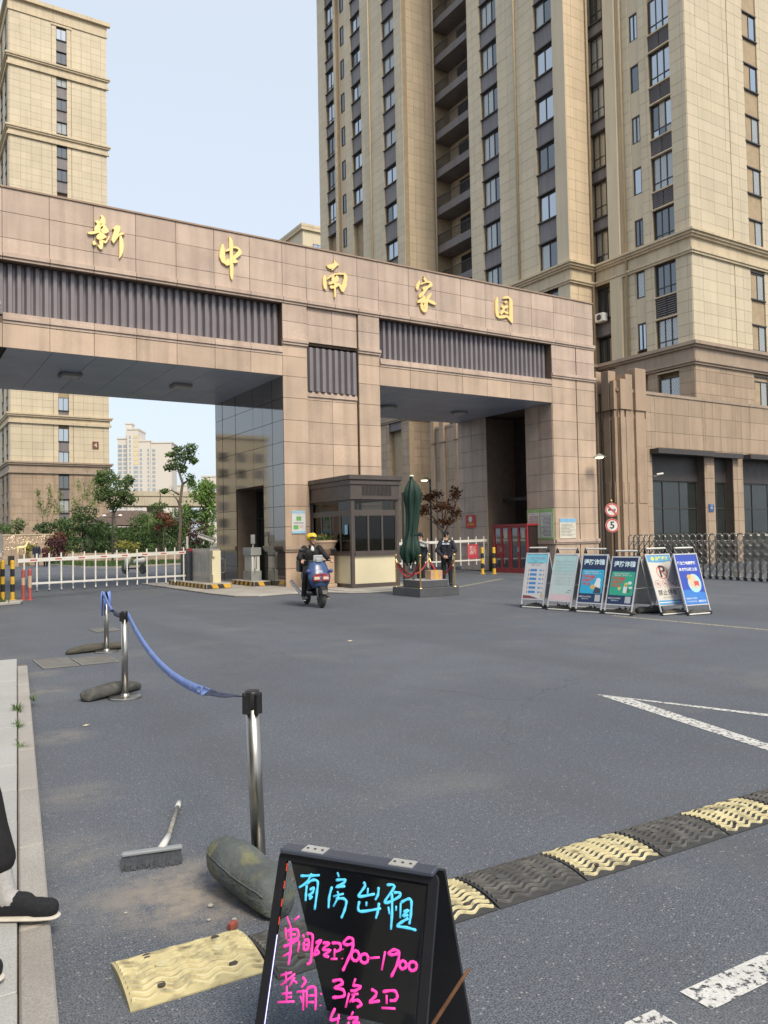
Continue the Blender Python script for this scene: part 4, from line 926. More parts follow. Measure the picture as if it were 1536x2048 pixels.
plant('leafy_tree','bright green leafy tree beside the dark side wall of the middle pier','tree',(16.11,53.34),
  [(-0.09,-0.45,7.19,1.01,0.72),(-0.71,-0.51,6.31,1.16,0.87),(0.37,0.05,5.92,0.87,1.16),(0.36,-0.37,4.45,0.87,1.16),(-1.20,0.66,7.53,0.43,0.43),(-0.34,0.66,4.19,1.01,0.87),(-1.65,1.18,4.65,0.87,0.87),(-1.70,1.52,3.49,0.87,0.87),(-2.2,1.5,2.4,1.2,.9),(0,0,2.6,1.2,.9)],
  [[(0.00,0.00,1.56),(-0.00,-0.10,4.17),(-0.13,-0.10,6.34)],[(-0.00,-0.10,4.17),(-1.11,0.48,7.09)]], lf_bright, 6.5, .13, 5, .18)
plant('tiered_pine','dark layered conifer with flat tiers in the garden bed','tree',(7.94,41.96),
  [(0.02,-0.28,4.63,0.84,0.30),(0.33,-0.01,3.68,0.72,0.3),(-0.28,0.00,3.03,1.08,0.3),(-0.28,0.85,2.38,1.20,0.3),(0.22,0.53,1.77,1.32,0.3),(-0.14,-0.38,4.03,0.60,0.26)],
  [[(0.00,0.00,0.81),(0.05,-0.12,3.20),(0.10,-0.22,4.87)],[(0.05,-0.17,4.39),(0.15,-0.28,5.59),(0.05,-0.23,5.95)]], lf_mid, 6, .09, 6, .12)
plant('red_leaf_shrub','dark red leaved shrub rising in front of the layered conifer','shrub',(7.90,40.80),[(0.01,-0.48,3.80,0.71,0.41),(0.44,-0.61,3.27,0.59,0.47),(-0.12,0.31,2.83,0.47,0.35)],[[(0,0,0),(.1,-.2,2),(.2,-.5,3.6)],[(.1,-.2,2),(.4,-.6,3.2)]],lf_red,3.4,.1,7,.06)
plant('round_shrub','clipped purple brown ball shaped shrub near the middle pier','shrub',(9.30,36.37),[(-0.02,-0.12,2.60,0.84,0.67),(-0.16,0.19,1.82,0.67,0.45)],[[(0,0,0),(0,-.06,2.6)]],lf_purple,7,.08,8,.08,shell=.8)
plant('bamboo_clump','pale feathery bamboo leaning against the brown base of the plaque tower','bamboo',(2.12,62.09),
  [(-0.45,0.02,6.81,0.36,0.58),(-0.25,0.04,5.80,0.43,0.72),(0.54,-0.57,7.08,0.36,0.72),(0.59,-0.62,5.91,0.58,0.87),(0.13,-0.09,4.92,0.72,0.72),(1.47,-1.05,6.63,0.29,0.87),(1.29,-0.49,5.20,0.72,0.87)],
  [[(0.12,-0.08,2.60),(-0.13,-0.02,5.21),(-0.56,0.17,7.25)],[(0.25,-0.15,2.60),(0.43,-0.37,5.20),(0.55,-0.54,7.80)],[(0.43,-0.27,2.59),(0.98,-0.72,5.19),(1.59,-1.21,8.07)],[(0.00,0.00,2.60),(-0.74,0.39,4.65)]],lf_bamboo,1.7,.16,9,.05,shell=.1,thin=.22)
plant('bamboo_clump','thin arching bamboo growing behind the dark green tree','bamboo',(5.88,64.46),
  [(0.15,-0.14,7.91,0.61,0.76),(0.87,-0.16,6.85,0.91,0.91),(-0.21,0.30,6.10,0.61,0.91),(0.37,0.31,5.03,0.91,0.91),(1.31,-0.87,7.73,0.61,0.91),(1.35,-1.34,5.88,0.76,0.91)],
  [[(0.00,0.00,2.58),(0.26,-0.27,5.31),(-0.01,-0.23,8.51)],[(0.06,-0.04,2.58),(0.77,-0.60,5.61),(1.28,-1.03,8.48)],[(0.00,0.00,2.58),(0.90,-0.82,9.25),(1.15,-1.03,10.46)],[(0.26,-0.16,2.58),(1.54,-1.12,6.35)]],lf_bamboo,1.5,.16,10,.05,shell=.1,thin=.22)
for (lab, base, bl, mt, sd) in [
  ('loose green bush at the foot of the plaque tower corner',(-1.38,52.48),[(0.05,0.31,3.48,0.76,0.57),(-0.27,0.64,2.92,0.76,0.51)],lf_mid,11),
  ('dense dark bush below the leaning bamboo',(0.77,51.13),[(0.08,0.50,3.12,1.01,0.57),(-0.53,0.36,2.99,0.63,0.51)],lf_dark,12),
  ('mid green bush next to the top of the pruned evergreen',(1.85,50.45),[(-0.07,0.24,3.34,0.76,0.63),(0.18,-0.36,3.45,0.51,0.51)],lf_mid,13),
  ('rusty red bush above the purple bush beside the pruned evergreen',(0.53,44.21),[(0.05,0.28,2.21,0.70,0.41)],lf_red,14),
  ('low purple bush beside the two walking people',(-0.29,40.03),[(0.01,0.05,1.68,0.76,0.49),(-0.48,0.14,1.80,0.43,0.33)],lf_purple,15),
  ('pale green bush in front of the brown roofed pavilion',(7.43,46.95),[(-0.02,-0.58,3.32,0.89,0.70),(0.59,-0.18,3.84,0.51,0.51)],lf_mid,16),
  ('grey green bush behind the garden lamp post',(4.95,41.44),[(0.10,0.39,2.40,0.70,0.58)],lf_mid,17),
  ('low yellow green flowering bed by the garden lamp post',(3.61,35.21),[(-0.41,-0.01,1.49,0.42,0.26),(0.04,0.16,1.48,0.47,0.32),(0.43,-0.35,1.36,0.53,0.26)],lf_yel,18),
  ('dark low bush at the foot of the layered conifer',(7.08,42.47),[(-0.29,-0.19,1.79,0.72,0.48)],lf_dark,19),
  ('bright yellow green plant beside the gilded deer',(-1.93,43.42),[(-0.01,-0.11,1.45,0.34,0.34),(0.40,-0.13,1.39,0.34,0.28),(1.54,-0.83,1.30,0.28,0.22)],lf_yel,20),
  ('green bush low against the plaque tower side wall',(-1.84,57.48),[(-0.16,-0.36,3.26,0.67,0.40)],lf_mid,21)]:
    plant('garden_bush', lab, 'bush', base, bl, [], mt, 4.5, .1, sd, .05)
plant('maple_tree','bronze red maple with bare fanning branches behind the closed parasol','tree',(10.19,5.07),
  [(-0.52,0.33,3.42,0.58,0.22),(-0.31,-0.35,2.97,0.75,0.28),(0.54,-0.33,3.56,0.33,0.45),(-0.79,0.33,2.83,0.42,0.28),(0.59,-0.23,2.65,0.37,0.35),(-0.14,0.28,3.58,0.42,0.2),(0.07,-0.09,2.32,0.50,0.2)],
  [[(0.00,0.03,0.33),(0.03,-0.03,1.49),(-0.00,-0.03,1.99),(-0.35,0.17,2.49),(-0.77,0.42,3.00)],[(0.03,-0.04,1.66),(0.28,-0.22,2.31),(0.49,-0.38,2.97),(0.60,-0.47,3.63)],[(-0.00,-0.03,1.99),(-0.00,-0.06,2.65),(-0.28,0.09,3.32)],[(0.07,-0.06,1.66),(-0.21,0.09,2.16),(-0.63,0.35,2.50)],[(0.21,-0.17,2.23),(0.70,-0.49,2.47)],[(0.03,-0.05,1.99),(0.14,-0.15,2.90),(-0.00,-0.08,3.40)]],lf_maple,5.5,.085,22,.07,shell=.15,thin=.4)
# garden beds, low wall, lawn
bedm = M('bed_stone', (.40,.31,.23), .8, .12, 1.5, island=.08)
gw = thing('garden_wall', 'low beige block wall strung with fairy lights behind the gilded deer', 'wall', (-1,48,0))
bm_ = bpy.data.meshes.new('block'); q = MB().box(.01,.59,0,.3,.005,.395); bm_.from_pydata(q.v, [], q.f)
for j in range(6):
    for i in range(10): put('block', bm_, bedm, gw, loc=(-4.5+i*.6+(.3 if j % 2 else 0), 0, .4*j))
MB().box(-4.6,1.9,-.05,.35,2.4,2.5).build('coping', trim_c, gw)
fl = MB()
for k in range(120): fl.ball((-4.4+random.random()*6, -.03, .8+random.random()**.6*1.6), .022, nu=5, nv=3)
stuff(fl.build('fairy_light', M('fairy_light', (.9,.85,.7), .4, emit=(1,.86,.6), estr=1.5), gw))
pb = thing('planter_bed', 'long low raised planting bed edged in beige stone under the garden shrubs', 'planter', (6,38,0))
MB().prism([(-9,3),(-8,5.5),(9,-3),(12,10),(-6,16),(-9,8)], lambda a, d, b: (a,b,d), 0, .75).build('soil', M('bed_soil', (.06,.05,.035), .95, .2, 3), pb)
for (x0, y0, x1, y1) in ((-9,3,-8,5.5),(-8,5.5,9,-3)):
    n = max(1, int(math.hypot(x1-x0, y1-y0)/1.0))
    for k in range(n):
        a, b = k/n, (k+1)/n; p = Vector((x0+(x1-x0)*a, y0+(y1-y0)*a, 0)); q = Vector((x0+(x1-x0)*b, y0+(y1-y0)*b, 0)); d = (q-p).normalized(); nn = Vector((d.y,-d.x,0))*.15
        mb = MB(); pts = [p+d*.01+nn, q-d*.01+nn, q-d*.01-nn, p+d*.01-nn]; mb.prism([(v.x,v.y) for v in pts], lambda a, d, b: (a,b,d), 0, .85); mb.build('edging_stone', bedm, pb)
lawn_pts = [(-.55,46),(-.7,36),(-.2,31.0),(1.2,27.8),(2.4,28.5),(6.5,31),(9,33),(6,36),(2.5,38.5)]
struct(MB().prism(lawn_pts, lambda a, d, b: (a,b,d), 0, .1).build('lawn', soil))
gg = MB(); rg = np.random.default_rng(5); cnt = 0
import itertools
def inside(x, y, P):
    c = False
    for i in range(len(P)):
        (x0,y0),(x1,y1) = P[i], P[i-1]
        if (y0 > y) != (y1 > y) and x < (x1-x0)*(y-y0)/(y1-y0)+x0: c = not c
    return c
while cnt < 5000:
    x, y = rg.uniform(-.7,9), rg.uniform(27.8,46)
    if not inside(x, y, lawn_pts): continue
    a = rg.uniform(0,6.28); s = .07; h = rg.uniform(.12,.3)
    gg.add([(x-s*math.cos(a),y-s*math.sin(a),.09),(x+s*math.cos(a),y+s*math.sin(a),.09),(x+rg.uniform(-.08,.08),y+rg.uniform(-.08,.08),.1+h)], [(0,1,2)]); cnt += 1
go = stuff(gg.build('grass', grassm)); go['label'] = 'mown green grass of the island lawn beyond the striped boom'; go['category'] = 'grass'
lk = MB()
for (p, q) in zip(lawn_pts, lawn_pts[1:]+lawn_pts[:1]):
    d = Vector((q[0]-p[0], q[1]-p[1], 0)).normalized(); n_ = Vector((d.y,-d.x,0))*.09
    lk.prism([(p[0]+n_.x,p[1]+n_.y),(q[0]+n_.x,q[1]+n_.y),(q[0]-n_.x,q[1]-n_.y),(p[0]-n_.x,p[1]-n_.y)], lambda a, d, b: (a,b,d), 0, .13)
struct(lk.build('lawn_kerb', concrete))
# small planted corner beside the steel cabinet
struct(MB().prism([(-8.55,.3),(-8.0,.1),(-8.15,-.55),(-9.2,-.9),(-12,-1),(-12,.3)], lambda a, d, b: (a,b,d), 0, .09).build('corner_kerb', concrete, bevel=.02))
gc = MB()
for k in range(500):
    x, y = rg.uniform(-10,-8.45), rg.uniform(-.7,.25); a = rg.uniform(0,6.28); h = rg.uniform(.05,.16); s = .012
    gc.add([(x-s*math.cos(a),y-s*math.sin(a),.088),(x+s*math.cos(a),y+s*math.sin(a),.088),(x+rg.uniform(-.05,.05),y+rg.uniform(-.05,.05),.09+h)], [(0,1,2)])
o = stuff(gc.build('grass', grassm)); o['label'] = 'short grass on the kerbed corner under the steel cabinet'; o['category'] = 'grass'
# weeds in the kerb joint
def weed(x, y, n, hh, lab, seed):
    t = thing('kerb_weed', lab, 'weed', (x, y, .06)); rr = random.Random(seed); mb = MB()
    for k in range(n):
        a = rr.uniform(0,6.28); d = rr.uniform(.02,.1); h = rr.uniform(.3,1)*hh; px, py = rr.uniform(-.02,.02), rr.uniform(-.09,.09); s = .0035
        b = Vector((math.cos(a),math.sin(a),0)); c = Vector((-b.y,b.x,0))*s; p = Vector((px,py,0))
        mb.add([p-c, p+c, p+b*d*.5+c+Vector((0,0,h*.75)), p+b*d*.5-c+Vector((0,0,h*.75)), p+b*d+Vector((0,0,h))], [(0,1,2,3),(3,2,4)])
    mb.build('blades', lf_mid, t)
weed(kx(-15.9)-.122,-15.9,60,.09,'grass tuft growing from the kerb joint level with the middle belt post',1)
weed(kx(-16.6)-.122,-16.6,45,.07,'thin weeds in the kerb joint a step before the larger grass tuft',2)
weed(kx(-15.4)+.02,-15.4,26,.06,'small weed at the kerb foot where it meets the asphalt',3)
weed(kx(-17.2)-.122,-17.3,26,.05,'low green sprout in the kerb joint nearest the walker in black shoes',4)
for (lab, base, bl, mt, sd) in [
  ('broad dark shrub between the layered conifer and the slender tree',(10.2,47.56),[(0,0,2.5,1.2,.9),(.4,-.3,3.3,.8,.6)],lf_dark,51),
  ('tall mid green shrub behind the slender tree trunk',(13.02,52.81),[(0,0,4.0,1.3,1.0),(-.6,.3,3.0,1.2,.9)],lf_mid,52),
  ('dark low shrub at the foot of the purple ball shaped shrub',(11.06,39.96),[(0,0,1.5,1.0,.6),(-.8,.5,1.3,.7,.5)],lf_dark,53),
  ('mid green shrub between the garden lamp post and the layered conifer',(7.2,46.9),[(0,0,2.3,1.0,.7)],lf_mid,54),
  ('pale green shrub in front of the elevated road',(11.29,56.28),[(0,0,3.6,1.3,.9),(.9,-.6,3.2,.9,.8)],lf_bright,55),
  ('light green shrub rising between the two bamboo clumps',(3.9,57.6),[(0,0,3.2,1.1,.9),(.6,-.5,4.1,.6,.6)],lf_bamboo,56),
  ('dark shrub filling the space under the spreading dark green tree',(5.37,50.56),[(0,0,2.8,1.2,.9),(.9,-.4,2.4,.8,.7)],lf_mid,57)]:
    plant('garden_bush', lab, 'bush', base, bl, [], mt, 5.5, .11, sd, .05)
# ------------------------------------------------------------------ belt posts, sandbags, broom, humps, boards
bagm = M('sandbag_canvas', (.075,.077,.072), .95, .2, 6, bump=.5, bscale=45, dirt=.6, dirt_col=(.19,.175,.14), dscale=10)
bagm2 = M('sandbag_olive', (.08,.075,.06), .95, .2, 6, bump=.5, bscale=45, dirt=.3, dirt_col=(.2,.18,.13))
bagmoss = M('sandbag_mossy', (.085,.098,.10), .95, .2, 6, bump=.6, bscale=38, dirt=.7, dirt_col=(.25,.235,.09), dscale=9)
def sandbag(label, p0, p1, r, sag=.6, mat=None, seed=0, ends=.35, rise=0, group=None, bend=.0):
    """a limp filled bag lying from p0 to p1, flattened where it rests and tied at its ends"""
    t = thing('sandbag', label, 'sandbag', ((p0[0]+p1[0])/2, (p0[1]+p1[1])/2, 0), group=group)
    rr = random.Random(seed); A, B = Vector((p0[0], p0[1], 0)), Vector((p1[0], p1[1], 0)); d = (B-A); L_ = d.length; d.normalize(); s = Vector((-d.y, d.x, 0)); c = Vector(t.location)
    mb = MB(); n, m = 30, 22; ph = [rr.uniform(0,6.28) for _ in range(8)]
    for i in range(n+1):
        u = i/n; e = math.sin(math.pi*min(1, max(0, u)))**.32
        w = r*(.24+ends*.35*(1-e)+(.76-ends*.35*0)*e)*(1+.08*math.sin(5*u+ph[0]))
        cc = A+d*L_*u+s*(bend*math.sin(math.pi*u)+.015*math.sin(6*u+ph[1]))-c
        h = w*sag*2*(.92+.08*math.sin(9*u+ph[2])); pucker = (1-e)**2
        for j in range(m):
            a = 2*math.pi*j/m; ca, sa = math.cos(a), math.sin(a)
            x = (abs(ca)**.85)*(1 if ca > 0 else -1)*w*(1+.04*math.sin(3*a+ph[3]+7*u)+.16*pucker*math.sin(7*a+ph[6]))
            z = h*(.5+.5*(abs(sa)**.8)*(1 if sa > 0 else -1))
            crease = -.035*r*8*max(0, math.sin(17*u+1.6*math.sin(a*2+ph[4])+ph[5]))**6*max(0, sa)*.35 - .02*r*6*max(0, math.sin(8*a+4*u+ph[7]))**4*max(0, sa)*.3
            mb.v.append(tuple(cc+s*x+Vector((0,0,max(.004, z+crease)+rise*u))))
    for i in range(n):
        for j in range(m): mb.f.append((i*m+j, i*m+(j+1) % m, (i+1)*m+(j+1) % m, (i+1)*m+j))
    mb.f.append(tuple(range(m))[::-1]); mb.f.append(tuple(n*m+j for j in range(m)))
    seam = MB()                                     # sewn seam along the side and the tied mouth
    seam.tube([mb.v[i*m+1] for i in range(1, n)], .0035, 5); seam.build('seam', mat or bagm, t, smooth=True)
    tie = Vector(mb.v[(n-1)*m]); MB().lathe([(r*.16,-.006),(r*.2,0),(r*.16,.006)], 10, tuple((A+d*L_*.965-c)+Vector((0,0,r*.2*sag+rise)))).build('tie', M('tie_cord', (.2,.18,.14), .9), t)
    o = mb.build('bag', mat or bagm, t, smooth=True); pass
    return t
def belt_post(label, x, y, rz=0, lean=(0,0)):
    t = thing('belt_post', label, 'barrier post', (x, y, 0), rz)
    MB().lathe([(.17,.0),(.17,.012),(.16,.02),(.05,.028),(.04,.05)], 28).build('base', steel, t, smooth=False)
    MB().tube([(0,0,.03),(lean[0],lean[1],.86)], .0335, 20).build('tube', steel, t, smooth=True)
    h = MB().lathe([(.0345,0),(.0365,.004),(.0365,.075),(.033,.085)], 20, (lean[0],lean[1],.82)); h.build('head', black_pl, t, smooth=True)
    for k in range(4):
        a = k*math.pi/2+.4; d = Vector((math.cos(a), math.sin(a), 0)); s_ = Vector((-d.y, d.x, 0)); c = Vector((lean[0],lean[1],.845))+d*.036
        MB().box(-.008,.012,-.018,.018,-.045,.045,lambda a_,b_,z_: tuple(c+d*a_+s_*b_+Vector((0,0,z_)))).build('belt_slot', black_pl, t)
    return t
PN, PM, PF = (-9.71,-20.47), (-9.11,-15.54), (-8.45,-11.81)
belt_post('steel belt post with the thick grey sandbag leaning on its foot', *PN, 0, (-.03,-.01))
belt_post('steel belt post with blue belt running from its head to two others', *PM, .3)
belt_post('steel belt post with crumpled blue belt wrapped over its head by the gratings', *PF, .7)
beltm = M('belt_blue', (.17,.27,.64), .55, .1, 9); beltn = M('belt_navy', (.02,.03,.075), .6, .1, 9)
def belt(label, A, B, sag, mats, twist, n=30, w=.056):
    t = thing('belt', label, 'barrier belt', (A[0], A[1], 0)); A, B = Vector(A), Vector(B); d = (B-A); s = Vector((-d.y, d.x, 0)).normalized(); O = Vector((A.x, A.y, 0))
    for (u0, u1, m_) in mats:
        mb = MB(); k = max(2, int(n*(u1-u0)))
        for i in range(k+1):
            u = u0+(u1-u0)*i/k; p = A+d*u-Vector((0,0,sag*4*u*(1-u)))-O; a = twist(u); b = (Vector((0,0,1))*math.cos(a)+s*math.sin(a))*w/2; e = (Vector((0,0,-1))*math.sin(a)+s*math.cos(a))*.0012
            mb.v += [tuple(p-b-e), tuple(p+b-e), tuple(p+b+e), tuple(p-b+e)]
        for i in range(k):
            for j in range(4): mb.f.append((i*4+j, i*4+(j+1) % 4, i*4+4+(j+1) % 4, i*4+4+j))
        mb.build('strap', m_, t, smooth=True)
    return t, A, B
def sm(x, a, b): x = min(1, max(0, (x-a)/(b-a))); return x*x*(3-2*x)
tb, A_, B_ = belt('long blue belt twisting to navy before the post with the thick sandbag', (-9.09,-15.6,.875), (-9.73,-20.42,.865), .225, [(0,.80,beltm),(.80,1,beltn)], lambda u: .2+.1*math.sin(u*5)+1.25*sm(u,.74,.84)+.5*sm(u,.9,1))
belt('short blue belt hanging between the two posts beyond the twisted long belt', (-8.49,-11.85,.87), (-9.1,-15.45,.86), .10, [(0,.5,beltm),(.5,1,beltn)], lambda u: .3+math.pi*sm(u,.45,.6))
lb = M('belt_print', (.65,.72,.85), .6)
for u in (.13,.33,.55,.7):
    p = A_+(B_-A_)*u-Vector((0,0,.225*4*u*(1-u))); d = (B_-A_).normalized(); d = Vector((d.x,d.y,-.225*4*(1-2*u)/(B_-A_).length)).normalized(); s = Vector((-d.y,d.x,0)).normalized()
    a = .2+.1*math.sin(u*5); b = Vector((0,0,1))*math.cos(a)+s*math.sin(a)
    o = text('belt_print', '小心', .04, lb, tb, (0,0,0), d, b-d*b.dot(d)); nn = d.cross(b).normalized()
    o.location = p+(nn*.004 if nn.dot(CAM-p) > 0 else -nn*.004)-Vector((A_.x,A_.y,0))
wr = thing('belt', 'crumpled blue belt end draped over the post head by the gratings', 'barrier belt', (PF[0],PF[1],.7))
mb = MB(); rg2 = random.Random(4)
for k in range(5): mb.tube([(.05*math.cos(k*1.3),.05*math.sin(k*1.3),.2),(.062*math.cos(k*1.3+.3),.062*math.sin(k*1.3+.3),.1),(.058*math.cos(k*1.3+.5),.058*math.sin(k*1.3+.5),-.06-.05*(k % 3))], [.03,.034,.02], 8, flat=.25)
mb.build('strap', beltm, wr, smooth=True)
sandbag('big grey green sandbag slumped against the steel post, yellow moss on top', (-9.79,-20.88), (-9.855,-20.34), .108, .98, bagmoss, 3, .42, rise=.085, bend=.03)
sandbag('grey sandbag behind the post with the long twisted belt', (-9.50,-15.50), (-8.86,-15.10), .115, .66, bagm, 4, .4)
sandbag('long limp sandbag behind the post with crumpled belt', (-9.0,-11.70), (-8.10,-11.55), .105, .62, bagm2, 5, .5)
moss = MB(); rr = random.Random(9)
# broom
br = thing('push_broom', 'grey push broom lying on the asphalt, worn handle pointing away', 'broom', (-10.08,-19.985,0))
hd = Vector((.29,-.07,0)).normalized(); hs = Vector((-hd.y, hd.x, 0))
Tb = lambda a,b,z: tuple(hd*a+hs*b+Vector((0,0,z)))
MB().box(-.15,.15,.045,.085,.035,.055,Tb).build('head', M('broom_pale', (.25,.27,.29), .6), br, bevel=.006)
brs = MB(); rr = random.Random(3)
for i in range(46):
    for j in range(5):
        a = -.148+i*.0064; b0 = .03+j*.01; b1 = b0-.082+rr.uniform(-.012,.012); brs.add([Tb(a-.0022,b0,.03),Tb(a+.0022,b0,.03),Tb(a+.002+rr.uniform(-.006,.006),b1,.004+.003*j),Tb(a-.002,b1,.004+.003*j)], [(0,1,2,3)])
stuff(brs.build('bristles', M('bristle_grey', (.055,.06,.068), .8, .2, 30), br))
hp = [(.06,.06,.045),(.14,.2,.05),(.36,.73,.03)]
MB().tube([hp[0],hp[1]], [.02,.016], 12).build('socket', M('broom_pale2', (.6,.6,.58), .6), br, smooth=True)
MB().tube([hp[1],(.34,.68,.031)], .0125, 12).build('handle', M('worn_handle', (.24,.235,.21), .7, .4, 40), br, smooth=True)
MB().tube([(.34,.68,.031),(.378,.77,.029)], [.016,.014], 12).build('grip', M('broom_pale2', (.6,.6,.58), .6), br, smooth=True)
# rubber speed hump pieces
hump_y = M('hump_yellow', (.58,.52,.31), .75, .14, 7, bump=.25, bscale=60, dirt=.85, dirt_col=(.11,.10,.075), dscale=13); hump_k = rubber
hump_ridge_k = M('hump_ridge_worn', (.085,.085,.084), .65, .2, 14, dirt=.7, dirt_col=(.17,.165,.155), dscale=14)
def hump(label, x, y, rz, kind, seed):
    t = thing('speed_hump_piece', label, 'speed hump', (x, y, 0), rz, group='rubber speed hump across the drive'); W, D, Hh = .505, .365, .032
    def prof(v): return Hh*max(.16, (1-(2*v-1)**2)**.75)
    mb = MB(); n = 12
    for i in range(n+1):
        v = i/n; yv = -D/2+D*v
        for (xx, z) in ((-W/2, prof(v)), (W/2, prof(v)), (W/2, 0), (-W/2, 0)): mb.v.append((xx, yv, z))
    for i in range(n):
        for j in range(4): mb.f.append((i*4+j, i*4+4+j, i*4+4+(j+1) % 4, i*4+(j+1) % 4))
    mb.f.append((0,1,2,3)); mb.f.append((n*4+3,n*4+2,n*4+1,n*4))
    mb.build('base', M('hump_yellow_base', (.46,.40,.22), .75, .15, 9, dirt=.8, dirt_col=(.12,.105,.075), dscale=11) if kind == 'all' else hump_k, t)
    rr = random.Random(seed)
    rm = hump_ridge_k if kind == 'black' else hump_y
    for k in range(10):
        v0 = .085+k*.088
        mb = MB(); m_ = 46
        for i in range(m_):
            xx = -W/2+.012+(W-.024)*i/(m_-1); tri = abs(((i*9/(m_-1)) % 2)-1); tri = min(.85,max(.15,tri)); v = v0+.085*(tri-.5)
            for dv, up1 in ((-.019,0),(-.012,.009),(.012,.009),(.019,0)): mb.v.append((xx, -D/2+D*(v+dv), prof(min(1,max(0,v+dv)))+up1-.0005))
        for i in range(m_-1):
            for j in range(3): mb.f.append((i*4+j, i*4+4+j, i*4+5+j, i*4+1+j))
        mb.build('ridge', rm, t)
    for (bx, by) in ((-.13,-.11),(.14,-.11),(-.13,.12),(.14,.12)):
        MB().lathe([(.017,.0),(.017,.004),(.012,.006)], 12, (bx, by, prof((by+D/2)/D)+.003)).build('bolt', M('bolt_hole', (.06,.05,.04), .7), t)
    for bx in (-.1,.12): MB().lathe([(.024,0),(.024,.009),(.018,.0095)], 14, (bx, .01, prof(.52))).build('reflector', rm, t)
    return t
hump('loose yellow speed hump piece, worn edges, lying out of line beside the grey sandbag', -10.24,-21.03,-.05,'all',1)
for k, (kd, lb_) in enumerate([('black','dark speed hump piece tucked behind the writing board'),('yel','yellow ridged hump piece just emerging from behind the writing board'),('black','dark hump piece between the two yellow pieces nearest the writing board'),('yel','yellow ridged hump piece between two dark pieces in the middle of the row'),('black','dark hump piece before the last yellow pieces of the row'),('yel','yellow ridged hump piece above the white dashes end of the row'),('black','last dark hump piece at the far end of the row')]):
    hump(lb_, -9.735+k*.516, -21.13-.018*k, -.033, kd, 5+k)
bk = MB().box(-.02,.022,-.012,.014,0,.03).build('brick_scrap', M('scrap_red', (.25,.07,.05), .8, .2, 30), None, bevel=.004); tag(bk, 'small red brick scrap at the corner of the loose yellow hump piece', 'debris'); bk.location = (-9.99,-20.84,.0); bk.rotation_euler = (0,0,.5)
for k, (x, y, s) in enumerate(((-10.0,-20.6,.014),(-9.96,-20.78,.012),(-10.05,-20.72,.009),(-10.33,-20.45,.008))):
    o = MB().ball((0,0,s*.5), s, s*.8, s*.5, 7, 5).build('pebble', concrete); tag(o, ['pale pebble in the swept dust beside the grey sandbag','grey pebble near the red brick scrap','tiny pebble between the dust and the loose hump piece','single chip of stone at the edge of the dust'][k], 'pebble'); o.location = (x, y, .002)
o = MB().add([(-.05,0,.01),(0,.028,.02),(.055,.005,.012),(0,-.026,.006),(.0,0,.022)], [(0,3,4),(3,2,4),(2,1,4),(1,0,4)]).build('fallen_leaf', M('dry_leaf', (.45,.40,.30), .8)); tag(o, 'dry curled leaf alone on the open asphalt before the rider', 'leaf'); o.location = (-5.05,-13.15,0)
o = MB().add([(-.03,0,.008),(0,.02,.015),(.035,.005,.01),(0,-.016,.006),(.0,0,.018)], [(0,3,4),(3,2,4),(2,1,4),(1,0,4)]).build('fallen_leaf', M('dry_leaf', (.45,.40,.30), .8)); tag(o, 'dry curled leaf on the asphalt beside the kerb stones', 'leaf'); o.location = (-9.72,-16.62,0)

# LED writing board
A0 = Vector((-10.1695,-21.7257,.65)); ax = Vector((.569743,-.821823,0)); dn = Vector((-.271357,-.188123,-.943915)); nb = ax.cross(dn); nb = -nb if nb.z < 0 else nb
WB, LB = .525, .6886
wb = thing('writing_board', 'black framed neon writing board with blue and pink handwriting propped as an easel', 'sign', (A0.x, A0.y, 0))
BT = lambda s, b, t: tuple(A0+ax*s+dn*t+nb*b-Vector((A0.x, A0.y, 0)))
blk = M('frame_black', (.012,.013,.018), .32, .1, 10, spec=.5)
fr = MB(); e = .03
def rframe(s0, s1, t0, t1, e, b0, b1, r=.02):
    out = []; inn = []
    for (cx, cy, a0) in ((s0+r,t0+r,180),(s1-r,t0+r,270),(s1-r,t1-r,0),(s0+r,t1-r,90)):
        for k in range(5):
            a = rad(a0+k*22.5); out.append((cx+r*math.cos(a), cy+r*math.sin(a)))
    for (x, y) in ((s0+e,t0+e),(s1-e,t0+e),(s1-e,t1-e),(s0+e,t1-e)): inn += [(x,y)]*5
    mb = MB(); n = len(out)
    for b in (b0, b1):
        mb.v += [BT(x,b,y) for x, y in out]; mb.v += [BT(x,b,y) for x, y in inn]
    for i in range(n):
        j = (i+1) % n
        mb.f += [(2*n+i,2*n+j,3*n+j,3*n+i),(j,i,n+i,n+j),(i,j,2*n+j,2*n+i),(n+j,n+i,3*n+i,3*n+j)]
    return mb
m_ = rframe(0, WB, 0, LB, .028, -.014, .0); m_.build('frame', blk, wb)
MB().box(.036,WB-.036,-.009,-.006,.036,LB-.036,BT).build('glass', clear_mat('acrylic_sheet'), wb)
MB().box(.026,.0285,-.008,-.001,.03,LB-.03,BT).build('inner_edge', blk, wb)
